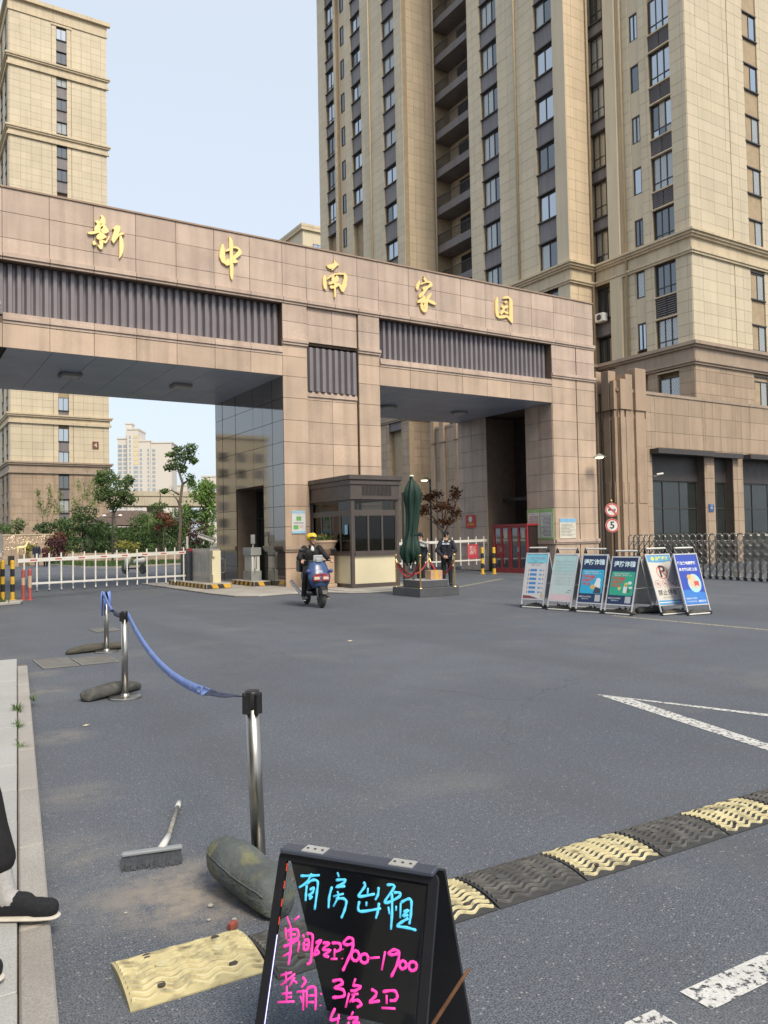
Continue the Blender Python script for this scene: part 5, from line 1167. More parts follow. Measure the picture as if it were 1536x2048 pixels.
# rear leg panel
dn2 = Vector((-dn.x*1.1, -dn.y*1.1, dn.z)).normalized(); off = Vector((.030,.021,0))
BT2 = lambda s, b, t: tuple(A0+off+ax*s+dn2*t+(-nb)*b*0+Vector((.8,.55,0)).normalized()*b-Vector((A0.x, A0.y, 0)))
MB().box(.004,WB+.004,.0,.014,.005,LB+.005,BT2).build('rear_panel', M('panel_black', (.02,.021,.026), .5, .1, 10), wb)
MB().box(.01,WB-.01,-.02,.032,-.012,.004,lambda s,b,t: tuple(A0+ax*s+Vector((.82,.57,0))*b+Vector((0,0,-t))-Vector((A0.x,A0.y,0)))).build('top_bar', M('bar_bluegrey', (.05,.06,.085), .35), wb, bevel=.004)
for s0 in (.085,.375):
    hg = MB().box(s0,s0+.075,-.016,.03,-.0155,-.0125,lambda s,b,t: tuple(A0+ax*s+Vector((.82,.57,0))*b+Vector((0,0,-t))-Vector((A0.x,A0.y,0)))).build('hinge', M('hinge_zinc', (.62,.63,.62), .35, metal=.6), wb)
    for q in (.012,.037,.062): MB().lathe([(.005,0),(.004,.002)], 10, tuple(A0+ax*(s0+q)+Vector((.82,.57,0))*.006+Vector((0,0,.0156))-Vector((A0.x,A0.y,0)))).build('screw', darkmetal, hg)
led = MB()
led.box(.0292,.0308,-.0055,-.0038,.235,LB-.04,BT)
stuff(led.build('led_strip', M('led_violet', (.6,.6,1), .4, emit=(.45,.45,1), estr=1.6), wb))
led = MB()
for k in range(4): led.box(.0292,.0306,-.0055,-.0038,.036+k*.05,.058+k*.05,BT)
stuff(led.build('led_strip', M('led_red', (.6,.05,.03), .4, emit=(1,.08,.03), estr=.5), wb))
def ink(strokes, mat, w, name):
    for st_ in strokes:
        P = [Vector((a,b,0)) for a,b in st_]
        if len(P) > 2:                       # smooth the stroke
            Q = []
            for i in range(len(P)-1):
                p0, p1, p2, p3 = P[max(0,i-1)], P[i], P[i+1], P[min(len(P)-1,i+2)]
                for k in range(4):
                    t_ = k/4; Q.append(.5*((2*p1)+(p2-p0)*t_+(2*p0-5*p1+4*p2-p3)*t_*t_+(3*p1-p0-3*p2+p3)*t_**3))
            P = Q+[P[-1]]
        P = [p for p in P if .03 < p.x < WB-.03 and p.y < LB-.04]
        if len(P) < 2: continue
        mb = MB(); mb.tube([BT(p.x, -.0045, p.y) for p in P], [w*(.75 if i in (0, len(P)-1) else 1+.18*math.sin(i*1.7)) for i in range(len(P))], 7, flat=1.0)
        c0 = len(mb.v)
        nbv = nb
        mb.v = [tuple(Vector(v)-nbv*((Vector(v)-Vector(BT(0,-.0045,0))).dot(nbv))*.75) for v in mb.v]
        mb.build(name, mat, wb, smooth=True)
ink(BLUE_INK, M('ink_blue', (.10,.50,.72), .55, .08, 30, emit=(.05,.45,.75), estr=.35), .0040, 'blue_stroke')
ink(PINK_INK, M('ink_pink', (.82,.05,.36), .55, .08, 30, emit=(.85,.05,.35), estr=.35), .0042, 'pink_stroke')
tw_ = MB().tube([(-.18,.09,.0),(-.14,.08,.2),(-.085,.05,.33),(-.02,.01,.44),(.0,.0,.47)], [.006,.0058,.0055,.005,.004], 7).build('twig', M('twig_brown', (.15,.07,.035), .8, .2, 30), None, smooth=True); tag(tw_, 'thin brown twig leaning against the rear leg of the writing board', 'twig'); tw_.location = (-9.90,-22.33,0)
# ------------------------------------------------------------------ guard booth
bz = M('booth_bronze', (.085,.070,.065), .42, .08, 2, streak=.15); cream = M('booth_cream', (.66,.60,.42), .5, .05, 1.5, dirt=.12, dirt_col=(.45,.38,.25))
bo = thing('guard_booth', 'small brown framed guard booth with cream lower panels against the middle pier', 'booth', (1.87,-1.3,.075))
BX0, BX1, BY0, BY1 = .98, 2.75, -2.72, .08; Z0 = .076
bf, bl_ = TF(BY0), TL(BX0)
def bpart(name, mb, mat, bevel=0): return mb.build(name, mat, bo, world=True, bevel=bevel)
for (x0, x1, y0, y1) in ((BX0,BX0+.11,BY0,BY0+.11),(BX1-.11,BX1,BY0,BY0+.11),(BX0,BX0+.11,BY1-.11,BY1),(BX1-.11,BX1,BY1-.11,BY1)): bpart('corner_post', MB().box(x0,x1,y0,y1,Z0,2.84), bz, .006)
bpart('base_rail', MB().box(BX0+.11,BX1-.11,BY0+.01,BY0+.1,Z0,.2), bz); bpart('base_rail', MB().box(BX0+.01,BX0+.1,BY0+.11,BY1-.11,Z0,.2), bz)
bpart('front_panel', MB().box(BX0+.11,BX1-.11,BY0+.03,BY0+.08,.2,1.08), cream); bpart('side_panel', MB().box(BX0+.03,BX0+.08,BY0+.11,BY1-.11,.2,1.08), cream); bpart('side_panel', MB().box(BX1-.08,BX1-.03,BY0+.11,BY1-.11,.2,1.08), cream)
bpart('sill_rail', MB().box(BX0+.11,BX1-.11,BY0-.05,BY0+.1,1.08,1.17), bz); bpart('sill_rail', MB().box(BX0-.03,BX0+.1,BY0+.11,BY1-.11,1.08,1.17), bz)
inn = M('booth_inside', (.05,.045,.045), .8)
bpart('rear_wall', MB().box(BX0+.12,BX1-.12,BY1-.06,BY1-.02,Z0,2.84), inn); bpart('floor', MB().box(BX0+.12,BX1-.12,BY0+.12,BY1-.1,Z0,.1), inn); bpart('desk', MB().box(BX0+.2,BX1-.2,BY0+.15,BY0+.75,.78,.83), M('desk_wood', (.16,.1,.06), .5))
tint = clear_mat('booth_glass', (.36,.40,.42))
def bwin(T, a0, a1, z0, z1, n, nm='window'):
    fr = MB(); e = .05; pw = (a1-a0)/n
    fr.box(a0,a1,-.07,-.02,z0,z0+e,T).box(a0,a1,-.07,-.02,z1-e,z1,T)
    for i in range(n+1): c = a0+i*pw; fr.box(max(a0,c-.03),min(a1,c+.03),-.068,-.022,z0+e,z1-e,T)
    o = fr.build(nm, bz, bo, world=True)
    for i in range(n): MB().box(a0+i*pw+.028,a0+(i+1)*pw-.028,-.05,-.044,z0+e,z1-e,T).build('pane', tint, o)
    return o
TBf = lambda a,b,z: (a, BY0-b, z); TBl = lambda a,b,z: (BX0-b, a, z)
bwin(TBf, BX0+.11, BX1-.11, 1.17, 2.38, 3); bwin(TBf, BX0+.11, BX1-.11, 2.46, 2.84, 1, 'transom_window'); bwin(TBl, BY0+.11, BY1-.11, 1.17, 2.38, 4); bwin(TBl, BY0+.11, BY1-.11, 2.46, 2.84, 1, 'transom_window')
TBr = lambda a,b,z: (BX1+b, a, z); bwin(TBr, BY0+.11, BY1-.11, 1.17, 2.38, 3)
bpart('mid_rail', MB().box(BX0+.11,BX1-.11,BY0+.02,BY0+.09,2.38,2.46), bz); bpart('mid_rail', MB().box(BX0+.02,BX0+.09,BY0+.11,BY1-.11,2.38,2.46), bz)
bpart('fascia', MB().box(BX0-.02,BX1+.02,BY0-.02,BY1,2.84,3.44), bz); bpart('fascia_trim', MB().box(BX0-.05,BX1+.05,BY0-.05,BY1,2.84,2.9), bz); bpart('fascia_trim', MB().box(BX0-.06,BX1+.06,BY0-.06,BY1,3.30,3.45), bz, .01); bpart('roof', MB().box(BX0-.11,BX1+.11,BY0-.11,BY1+.02,3.451,3.60), bz, .012)
for k in range(22): bpart('vent_slat', MB().box(1.38+k*.05,1.402+k*.05,BY0-.045,BY0-.021,2.97,3.26), darkmetal)
bpart('blue_notice', MB().box(BX0+.018,BX0+.022,BY0+.28,BY0+.46,1.75,2.05), M('paper_blue', (.25,.5,.68), .6)); bpart('red_notice', MB().box(BX1-.55,BX1-.2,BY1-.3,BY1-.28,1.9,2.3), red_p)

# planter urn before the booth
ur = thing('flower_urn', 'stone pedestal urn of small flowers against the booth side, behind the rider', 'planter', (.60,-1.55,.075))
ustone = M('urn_stone', (.46,.34,.25), .8, .1, 5, speck=.12, sscale=80)
MB().box(-.32,.32,-.32,.32,0,.12).box(-.26,.26,-.26,.26,.12,1.0).build('pedestal', ustone, ur, bevel=.015); MB().lathe([(.16,1.0),(.2,1.06),(.34,1.22),(.42,1.40),(.45,1.44),(.45,1.5),(.38,1.5),(.36,1.44)], 24).build('bowl', ustone, ur, smooth=False)
leaves(ur, [(0,0,1.58,.36,.12),(.1,.1,1.6,.2,.14)], 5, .05, lf_mid, 31, 'plants'); leaves(ur, [(0,0,1.64,.3,.08)], 1.6, .03, lf_red, 32, 'flowers', shell=.2)

# ------------------------------------------------------------------ boom barriers, islands, boxes, bollards
def hazard(mb_fn, parent, n):
    pass
hzy, hzk = M('hazard_yellow', (.62,.37,.05), .6, .15, 5, dirt=.35, dirt_col=(.2,.15,.1)), M('hazard_black', (.035,.033,.03), .6, .15, 5, dirt=.3, dirt_col=(.15,.12,.1))
def island(label, x0, x1, y0, y1, h, z=.05):
    t = thing('striped_island', label, 'traffic island', ((x0+x1)/2, (y0+y1)/2, z))
    MB().box(x0,x1,y0,y1,z,z+h).build('block', concrete, t, world=True, bevel=.02)
    for (T, a0, a1) in ((TF(y0),x0+.02,x1-.02),(TL(x0),y0+.02,y1-.02),(lambda a,b,q: (x1+b,a,q),y0+.02,y1-.02)):
        n = max(2, int((a1-a0)/.19)); w_ = (a1-a0)/n
        for k in range(n):
            s0, s1 = a0+k*w_, a0+(k+1)*w_; o_ = .07
            p = [(s0,z+.015),(s1,z+.015),(min(a1,s1-o_ if k < n-1 else s1),z+h-.02),(max(a0,s0-o_ if k else s0),z+h-.02)]
            MB().prism(p, lambda a,d,b: T(a,d,b), .001, .004).build('stripe', hzy if k % 2 else hzk, t, world=True)
    return t
island('yellow and black striped island under the stainless barrier box', -2.38,-1.52,1.0,5.1,.17); island('short yellow and black striped island by the pier side door', -.66,-.04,1.15,3.2,.17)
def boom_barrier(label, mot, tip, low0, low1, n, base_z, box=None, stripes=True, skip=()):
    t = thing('boom_barrier', label, 'barrier', (mot[0], mot[1], base_z))
    m_, e_ = Vector(mot), Vector(tip); l0, l1 = Vector(low0), Vector(low1); d = (e_-m_).normalized(); hN = Vector((-d.y, d.x, 0)).normalized()
    def bar(A, B, w_, h_, name, mat):
        D = B-A; return MB().box(0,1,-w_/2,w_/2,-h_/2,h_/2,lambda a,b,z: tuple(A+D*a+hN*b+Vector((0,0,z)))).build(name, mat, t, world=False, loc=None) if False else putw(MB().box(0,1,-w_/2,w_/2,-h_/2,h_/2,lambda a,b,z: tuple(A+D*a+hN*b+Vector((0,0,z)))), name, mat, t)
    bar(m_, e_, .05, .11, 'boom', white_p); bar(l0, l1, .04, .06, 'lower_bar', white_p)
    for k in range(n):
        u = (k+.5)/n; a = m_+(e_-m_)*u; b = l0+(l1-l0)*u; a.z += .19; b.z -= .22; b.x, b.y = a.x, a.y
        o = putw(MB().tube([tuple(a), tuple(b)], .026, 8), 'picket', white_p, t); 
        MB().tube([tuple(b), (b.x, b.y, b.z-.03)], .028, 8).build('cap', black_pl, o)
        if stripes and k % 2 == 0:
            p = m_+(e_-m_)*u; q = m_+(e_-m_)*(u+.55/n)
            for sg_ in (-1, 1): D = q-p; putw(MB().box(0,1,-.0015,.0015,-.018,.018,lambda a_,b_,z_: tuple(p+D*a_+hN*(b_+sg_*.027)+Vector((0,0,z_)))), 'red_stripe', M('stripe_red', (.55,.09,.06), .5), t)
    return t
def putw(mb, name, mat, t): return mb.build(name, mat, t, world=True)
bb = boom_barrier('white picket boom with red dashes closing the wide drive lane', (-2.02,3.95,1.24), (-7.98,1.36,1.15), (-2.1,3.95,.40), (-7.72,1.3,.47), 16, .22)
putw(MB().box(-2.12,-1.72,3.52,4.5,.222,1.28), 'motor_box', M('motor_navy', (.03,.035,.05), .4), bb); putw(MB().box(-2.1,-1.74,3.55,4.45,1.28,1.36), 'lid', red_p, bb)
sb = thing('access_cabinet', 'stainless access cabinet with cream end panel on the striped island', 'cabinet', (-1.85,2.5,.22))
putw(MB().box(-2.03,-1.68,1.62,3.45,.221,1.36), 'casing', steel_dk, sb).data.transform(Matrix.Identity(4)); putw(MB().box(-2.0,-1.7,1.5,1.62,.221,1.30).box(-2.0,-1.92,1.42,1.5,.221,.5).box(-2.0,-1.92,1.42,1.5,1.1,1.30), 'end_panel', cream, sb)
putw(MB().tube([(-1.68,1.5,.55),(-1.6,1.36,.58),(-1.6,1.36,1.0),(-1.68,1.5,1.03)], .018, 8), 'handle', steel, sb)
s2 = thing('access_cabinet', 'grey steel pedestal cabinet with screen on the short striped island', 'cabinet', (-.3,2.1,.22))
gst = M('cabinet_grey', (.36,.38,.37), .45, .12, 4, metal=.4)
putw(MB().box(-.5,-.12,1.75,2.5,.221,.55), 'foot_box', gst, s2); putw(MB().box(-.46,-.16,1.8,2.45,.551,1.1), 'body', M('cabinet_pale', (.55,.56,.53), .5), s2); putw(MB().box(-.5,-.12,1.75,2.5,1.101,1.37), 'head_box', gst, s2)
putw(MB().tube([(-.36,1.8,.62),(-.36,1.62,.62),(-.36,1.62,1.05),(-.36,1.8,1.05)], .018, 8), 'rail', steel, s2); putw(MB().tube([(-.32,2.0,1.37),(-.32,2.0,1.55)], .03, 8).box(-.4,-.26,1.95,2.02,1.5,1.82), 'screen', gst, s2)
def camera_pole(label, x, y, h, rz, z0=0):
    t = thing('camera_pole', label, 'camera pole', (x, y, z0), rz)
    MB().tube([(0,0,0),(0,0,h)], .045, 10).build('pole', white_p, t); MB().box(-.12,.12,-.5,.16,h,h+.12).build('camera', white_p, t, bevel=.02).rotation_euler = (.35,0,0); MB().box(-.15,.15,-.55,.2,h+.13,h+.15).build('hood', M('hood_grey', (.4,.4,.38), .5), t).rotation_euler = (.35,0,0)
    return t
camera_pole('white number plate camera on a post behind the barrier motor box', -1.75,4.85,1.6,1.0,.22); camera_pole('white number plate camera on a slim post beside the booth front', 3.0,-2.2,1.5,.6,.05)
def bollard(label, x, y, h, r, bands, cap=True):
    t = thing('bollard', label, 'bollard', (x, y, 0)); n = len(bands); MB().lathe([(r+.05,0),(r+.05,.015),(r,.02)], 16).build('flange', bands[0], t)
    for k, m_ in enumerate(bands): MB().lathe([(r,.02+(h-.02)*k/n),(r,.02+(h-.02)*(k+1)/n)] + ([(r*.7,h+.03)] if k == n-1 else []), 16).build('band', m_, t)
    return t
Yb, Kb = yellow_p, M('black_paint', (.03,.03,.032), .5)
pk, pkw = M('bollard_pink', (.42,.10,.10), .6, .12, 6, dirt=.2), M('bollard_buff', (.50,.38,.28), .6, .1, 6)
bollard('yellow and black bollard in front of the mirror steel cabinet edge', -8.33,1.78,1.14,.06,[Yb,Kb,Yb,Kb,Yb]); bollard('yellow and black bollard at the drive side corner of the mirror steel cabinet', -8.1,1.5,1.14,.06,[Yb,Kb,Yb,Kb,Yb])
bollard('faded red bollard nearer the cabinet of the strapped pair', -7.83,1.33,.86,.055,[pk,pk,pkw,pk]); bollard('faded red bollard under the boom tip of the strapped pair', -7.68,1.15,.88,.055,[pk,pk,pkw,pkw,pk])
bollard('yellow and black bollard beside the red cabinet, farther one', 10.2,2.25,1.1,.07,[Yb,Kb,Yb,Kb,Yb]); bollard('yellow and black bollard next to the red cabinet door', 10.5,1.85,1.1,.07,[Yb,Kb,Yb,Kb,Yb])
lc = thing('steel_cabinet', 'tall mirror finish steel cabinet behind the yellow black bollards', 'cabinet', (-8.45,2.35,0)); MB().box(-.7,.16,-.25,.25,0,1.95).build('casing', steel_dk, lc, bevel=.01); MB().box(-.6,.06,-.262,-.251,1.72,1.8).box(-.6,.06,-.262,-.251,1.45,1.5).build('trim', cream, lc)
b2 = boom_barrier('white picket boom with a red placard closing the narrow lane behind the guards', (5.0,3.6,1.33), (11.75,3.75,1.42), (5.0,3.6,.52), (11.5,3.75,.55), 15, .05, stripes=False)
putw(MB().box(4.5,4.95,3.3,3.9,.05,1.35), 'motor_box', gst, b2); o = putw(MB().box(10.55,11.15,3.70,3.715,.62,1.25), 'placard', M('placard_red', (.50,.06,.08), .5), b2); text('placard_text', '禁止\n通行', .2, white_p, o, (10.85,3.694,.98), (1,0,0), (0,0,1))

# ------------------------------------------------------------------ stand for the guard: platform, posts, ropes, parasol, carton
pf = thing('guard_platform', 'two tier dark stone guard platform in front of the booth', 'platform', (1.53,-5.87,0)); dst = M('platform_stone', (.085,.087,.095), .35, .12, 4, speck=.15, sscale=60, spec=.5)
MB().box(-.66,.66,-.68,.68,0,.235).build('lower_step', dst, pf, bevel=.008); MB().box(-.44,.44,-.45,.45,.236,.43).build('upper_step', dst, pf, bevel=.008); MB().box(-.445,.445,-.455,.455,.425,.434).build('edge_strip', M('strip_pale', (.4,.4,.42), .4), pf)
brass = M('brass', (.62,.45,.18), .28, .1, 6, metal=.9); rope = M('red_rope', (.42,.03,.03), .6, .15, 20)
posts = [(.95,-6.47,'brass rope post at the platform corner nearest the rider'),(2.1,-6.47,'brass rope post at the platform corner nearest the poster stands'),(.95,-5.27,'brass rope post at the platform corner beside the booth front'),(2.1,-5.27,'brass rope post behind the cardboard carton')]
for (x, y, lab) in posts:
    t = thing('rope_post', lab, 'rope post', (x, y, .236)); MB().lathe([(.06,0),(.055,.012),(.022,.02),(.022,.78),(.03,.79),(.03,.82),(.015,.83)], 14).build('stem', brass, t); MB().ball((0,0,.875), .042).build('knob', brass, t, smooth=True)
def rope_run(label, a, b, sag):
    A, B = Vector((a[0],a[1],1.0)), Vector((b[0],b[1],1.0)); t = thing('barrier_rope', label, 'rope', ((A.x+B.x)/2,(A.y+B.y)/2,.6)); P = [A+(B-A)*(k/16)-Vector((0,0,sag*4*(k/16)*(1-k/16))) for k in range(17)]
    putw(MB().tube([tuple(p) for p in P], .022, 8), 'rope', rope, t)
    for e, dd in ((P[0],P[1]),(P[-1],P[-2])): putw(MB().tube([tuple(e), tuple(dd)], .026, 8), 'hook', brass, t)
rope_run('sagging red rope on the platform side that faces the booth', posts[2], posts[0], .48); rope_run('sagging red rope on the platform edge facing the drive', posts[0], posts[1], .02+.10) if False else None
rope_run('red rope on the platform side beside the standing guard', posts[1], posts[3], .45); rope_run('red rope behind the carton on the platform rear edge', posts[2], posts[3], .45)
ct = thing('carton', 'brown cardboard carton sealed with yellow tape on the platform', 'box', (1.75,-5.98,.434)); MB().box(-.2,.2,-.13,.13,0,.25).build('box', M('cardboard', (.46,.30,.19), .85, .1, 8), ct, bevel=.004); MB().box(-.05,.05,-.133,.133,-.001,.254).build('tape', M('tape_yellow', (.62,.38,.05), .35), ct)
um = thing('closed_parasol', 'closed dark green parasol strapped round its pole on the platform', 'parasol', (1.22,-5.75,.43)); grn = M('parasol_green', (.007,.032,.022), .62, .2, 4, bump=.3, bscale=12)
MB().tube([(0,0,-.2),(0,0,2.85)], .035, 12).build('pole', M('pole_brown', (.09,.075,.06), .5), um)
mb = MB(); rr = random.Random(6); NN = 40; prof = [(2.88,.03),(2.80,.06),(2.6,.17),(2.42,.235),(2.2,.21),(2.0,.185),(1.7,.165),(1.45,.155),(1.25,.15),(1.08,.19),(.9,.25),(.74,.26),(.62,.23),(.52,.19)]
for i, (z, r_) in enumerate(prof):
    for j in range(NN):
        a = 2*math.pi*j/NN; fold = 1+.20*math.cos(8*a+.25*i)*(1 if z < 2.7 else .3)+.08*math.cos(5*a-1.3*i); zz_ = z+(.09*math.sin(3*a+1)+.06*math.cos(8*a) if i >= len(prof)-2 else 0)
        mb.v.append((r_*fold*math.cos(a)+.05*math.sin(i*.45)-.03, r_*fold*math.sin(a), zz_))
for i in range(len(prof)-1):
    for j in range(NN): mb.f.append((i*NN+j, (i+1)*NN+j, (i+1)*NN+(j+1) % NN, i*NN+(j+1) % NN))
mb.f.append(tuple(range(NN))[::-1]) ; o = mb.build('canopy', grn, um, smooth=True); MB().ball((.0,0,2.9), .07, .07, .035).build('finial', white_p, um, smooth=True)
MB().lathe([(.168,1.25),(.172,1.27),(.168,1.3)], 20).build('strap', grn, um)
pp = MB().box(-.06,.06,-.06,.06,0,2.95).build('dark_post', M('pole_brown', (.09,.075,.06), .5)); tag(pp, 'square dark post standing behind the closed parasol', 'post'); pp.location = (1.72,-4.6,0)

# ------------------------------------------------------------------ cabinet, boards and notices on the far pier
rc = thing('red_cabinet', 'red glazed cabinet with two doors standing in the far pier passage', 'cabinet', (11.8,2.1,0))
def rcb(*a): return MB().box(*a)
putw(rcb(11.75,12.25,1.02,3.2,.1,2.02), 'carcass', M('cabinet_dark', (.03,.018,.018), .5), rc); putw(rcb(11.6,12.28,.98,3.24,2.02,2.1), 'top', red_p, rc); putw(rcb(11.6,12.28,.98,3.24,0,.1), 'plinth', red_p, rc)
for (y0, y1) in ((1.0,2.1),(2.12,3.22)):
    d = putw(rcb(11.62,11.7,y0,y0+.1,.1,2.02).box(11.62,11.7,y1-.1,y1,.1,2.02).box(11.62,11.7,y0+.1,y1-.1,1.93,2.02).box(11.62,11.7,y0+.1,y1-.1,.1,.2).box(11.62,11.7,(y0+y1)/2-.05,(y0+y1)/2+.05,.2,1.93), 'door', red_p, rc)
    for (a, b) in ((y0+.1,(y0+y1)/2-.05),((y0+y1)/2+.05,y1-.1)): MB().box(11.66,11.67,a,b,.2,1.93).build('pane', glass_d, d)
    MB().box(11.6,11.62,y0+.5,y0+.53,.9,1.1).box(11.6,11.62,y0+.57,y0+.6,.9,1.1).build('handle', steel, d); MB().box(11.64,11.655,y0+.14,y0+.36,1.5,1.85).build('label_sheet', M('sheet_cream', (.55,.48,.42), .6), d)
def flat_sign(name, label, cat, T, a0, a1, z0, z1, base, b=.03):
    t = thing(name, label, cat, T((a0+a1)/2, b, z0)); o = MB().box(a0,a1,.0,b,z0,z1,T).build('board', base, t, world=True); return t
def lines(t, T, a0, a1, z1, n, dz, h, mat, b, jag=.25, seed=1):
    rr = random.Random(seed)
    for k in range(n):
        putw(MB().box(a0, a1-(a1-a0)*jag*rr.random(), b, b+.002, z1-k*dz-h, z1-k*dz, T), 'text_line', mat, t)
PT1 = TL(12.285); grey_t = M('print_grey', (.22,.22,.22), .7); paper = M('paper_white', (.66,.66,.64), .6); pale_g = M('notice_green', (.30,.50,.20), .5)
n1 = flat_sign('notice_board', 'green framed notice board with two pages of small print on the far pier', 'notice board', PT1, .08,1.66,1.42,2.7, pale_g)
for (a0, a1) in ((.14,.83),(.91,1.60)):
    o = putw(MB().box(a0,a1,.031,.036,1.5,2.56,PT1), 'page', paper, n1); text('page_title', '公示栏', .07, grey_t, o, PT1((a0+a1)/2,.039,2.49), (0,-1,0), (0,0,1)); lines(n1, PT1, a0+.05, a1-.05, 2.42, 16, .055, .022, grey_t, .0365, .3, int(a0*10))
FT0 = TF(0.0)
n2 = flat_sign('paper_notice', 'pale paper notice with torn lower edge and blue header beside the green notice board', 'notice', FT0, 12.52,13.45,1.45,2.28, M('paper_ivory', (.60,.58,.50), .7)); putw(MB().box(12.52,13.45,.031,.034,2.12,2.28,FT0), 'header', M('print_blue', (.2,.42,.62), .6), n2); lines(n2, FT0, 12.6, 13.38, 2.05, 9, .06, .02, grey_t, .0305, .4, 9)
n3 = flat_sign('poster', 'white poster with green pictograms and blue borders on the middle pier corner', 'poster', FT0, .24,.74,1.82,2.58, M('poster_white', (.62,.65,.68), .6))
putw(MB().box(.24,.74,.031,.034,2.5,2.58,FT0), 'top_border', M('print_sky', (.30,.55,.75), .6), n3); putw(MB().box(.24,.74,.031,.034,1.82,1.9,FT0), 'bottom_border', M('print_sky', (.30,.55,.75), .6), n3)
for (a, z) in ((.49,2.32),(.38,2.03)): putw(MB().box(a-.09,a+.09,.031,.034,z-.07,z+.07,FT0), 'pictogram', M('print_green', (.15,.42,.12), .6), n3)
lines(n3, FT0, .3, .68, 2.2, 2, .04, .015, grey_t, .0305, .3, 4); lines(n3, FT0, .5, .7, 2.1, 3, .04, .015, M('print_pink', (.55,.3,.3), .6), .0305, .3, 5)
n4 = flat_sign('red_plate', 'small red warning plate on the inner face of the far pier', 'sign', PT1, 5.25,5.95,2.0,2.62, M('plate_red', (.50,.045,.03), .45)); 
n4b = putw(MB().prism([(5.6+.14*math.cos(k*.393),2.42+.14*math.sin(k*.393)) for k in range(16)], lambda a,d,b: PT1(a,d,b), .031, .034), 'disc', paper, n4); text('plate_text', '消防通道', .13, M('print_gold', (.8,.6,.15), .5), n4, tuple(Vector(PT1(5.6,.036,2.17))-n4.location), (0,-1,0), (0,0,1))

# ------------------------------------------------------------------ six poster stands
alu = M('aluminium', (.62,.62,.63), .35, .06, 5, metal=.5)
pwhite, pblack = M('print_white', (.72,.74,.76), .6), M('print_black', (.04,.04,.05), .6)
def col(n, c): return M('print_'+n, c, .5, .03, 8)
def stand(label, x, y, deg, w, lean, h, design):
    t = thing('poster_stand', label, 'sign', (x, y, 0), rad(deg), group=None)
    # local frame: x along the feet, -y faces the reader
    Lp = math.hypot(lean, h); uz = Vector((0, lean/Lp, h/Lp)); nx = Vector((0, -h/Lp, lean/Lp))
    F = lambda a, b, z: tuple(Vector((a,0,0))+uz*z+nx*b)                   # front leaf
    ub = Vector((0, -lean/Lp*1.15, h/Lp)).normalized(); y2 = lean*2.15
    B = lambda a, b, z: tuple(Vector((a, y2, 0))+ub*z+Vector((0, h/Lp, lean/Lp))*b)
    for T, nm in ((F,'front'),(B,'rear')):
        for a in (0, w-.022): MB().box(a,a+.022,-.012,.012,.05,Lp,T).build('upright', alu, t)
        MB().box(.022,w-.022,-.01,.01,Lp-.03,Lp-.005,T).build('cross_bar', alu, t); MB().box(.022,w-.022,-.01,.01,.19,.21,T).build('cross_bar', alu, t)
        MB().box(.022,w-.022,-.012,.012,.015,.035,T).build('foot_bar', white_p, t)
        for a in (-.012, w-.03): MB().box(a,a+.042,-.025,.025,0,.07,T).build('foot', black_pl, t, bevel=.006)
        MB().box(.024,w-.024,-.004,.004,.215,Lp-.035,T).build('panel', design['bg'] if nm == 'front' else M('panel_back', (.5,.52,.52), .5), t)
    yc, zc = lean*1.07, h*1.075
    MB().tube([(.07,yc,zc+.02),(w-.07,yc,zc+.02)], .018, 10).build('handle', white_p, t)
    for a in (.05, w-.05): MB().tube([(a,yc-.035,zc-.07),(a,yc,zc+.02),(a,yc+.035,zc-.07)], .02, 8).build('hinge', black_pl, t)
    MB().tube([(.011,lean*.45,h*.45),(.011,y2-lean*.5,h*.45)], .006, 6).build('stay', alu, t); MB().tube([(w-.011,lean*.45,h*.45),(w-.011,y2-lean*.5,h*.45)], .006, 6).build('stay', alu, t)
    z0, z1 = .215, Lp-.035; PW, PH = w-.048, z1-z0
    P = lambda u, v: (.024+PW*u, z0+PH*v)
    def rect(u0, v0, u1, v1, m_, name='print', b=.0045, r=0):
        (a0, q0), (a1, q1) = P(u0, v0), P(u1, v1)
        pts = [(a0,q0),(a1,q0),(a1,q1),(a0,q1)] if not r else [(cx+r*math.cos(rad(s+k*30)), cy+r*math.sin(rad(s+k*30))) for (cx, cy, s) in ((a1-r,q1-r,0),(a0+r,q1-r,90),(a0+r,q0+r,180),(a1-r,q0+r,270)) for k in range(4)]
        MB().prism(pts, lambda a,d,q: F(a,d,q), b-.0006, b).build(name, m_, t)
    def poly(pts, m_, name='print', b=.0048): MB().prism([P(u,v) for u, v in pts], lambda a,d,q: F(a,d,q), b-.0006, b).build(name, m_, t)
    def disc(u, v, ru, m_, name='print', b=.005, asp=1.0, n=20, ring=None):
        a, q = P(u, v); r_ = ru*PW
        if ring is None: MB().prism([(a+r_*math.cos(2*math.pi*k/n), q+r_*asp*math.sin(2*math.pi*k/n)) for k in range(n)], lambda a,d,q: F(a,d,q), b-.0006, b).build(name, m_, t)
        else:
            mb = MB()
            for k in range(n):
                c0, c1 = 2*math.pi*k/n, 2*math.pi*(k+1)/n; ri = r_*ring
                mb.add([F(a+r_*math.cos(c0),b,q+r_*math.sin(c0)),F(a+r_*math.cos(c1),b,q+r_*math.sin(c1)),F(a+ri*math.cos(c1),b,q+ri*math.sin(c1)),F(a+ri*math.cos(c0),b,q+ri*math.sin(c0))], [(0,1,2,3)])
            mb.build(name, m_, t)
    def txt(s_, u, v, size, m_, bold=.0, sx=1.0, b=.0062, name='lettering'):
        a, q = P(u, v); text(name, s_, size, m_, t, F(a, b, q), (1,0,0), tuple(uz), bold=bold, sx=sx)
    design['draw'](rect, poly, disc, txt)
    return t, w, y2
sky1, redp = col('lightblue', (.16,.50,.68)), col('red', (.58,.09,.08))
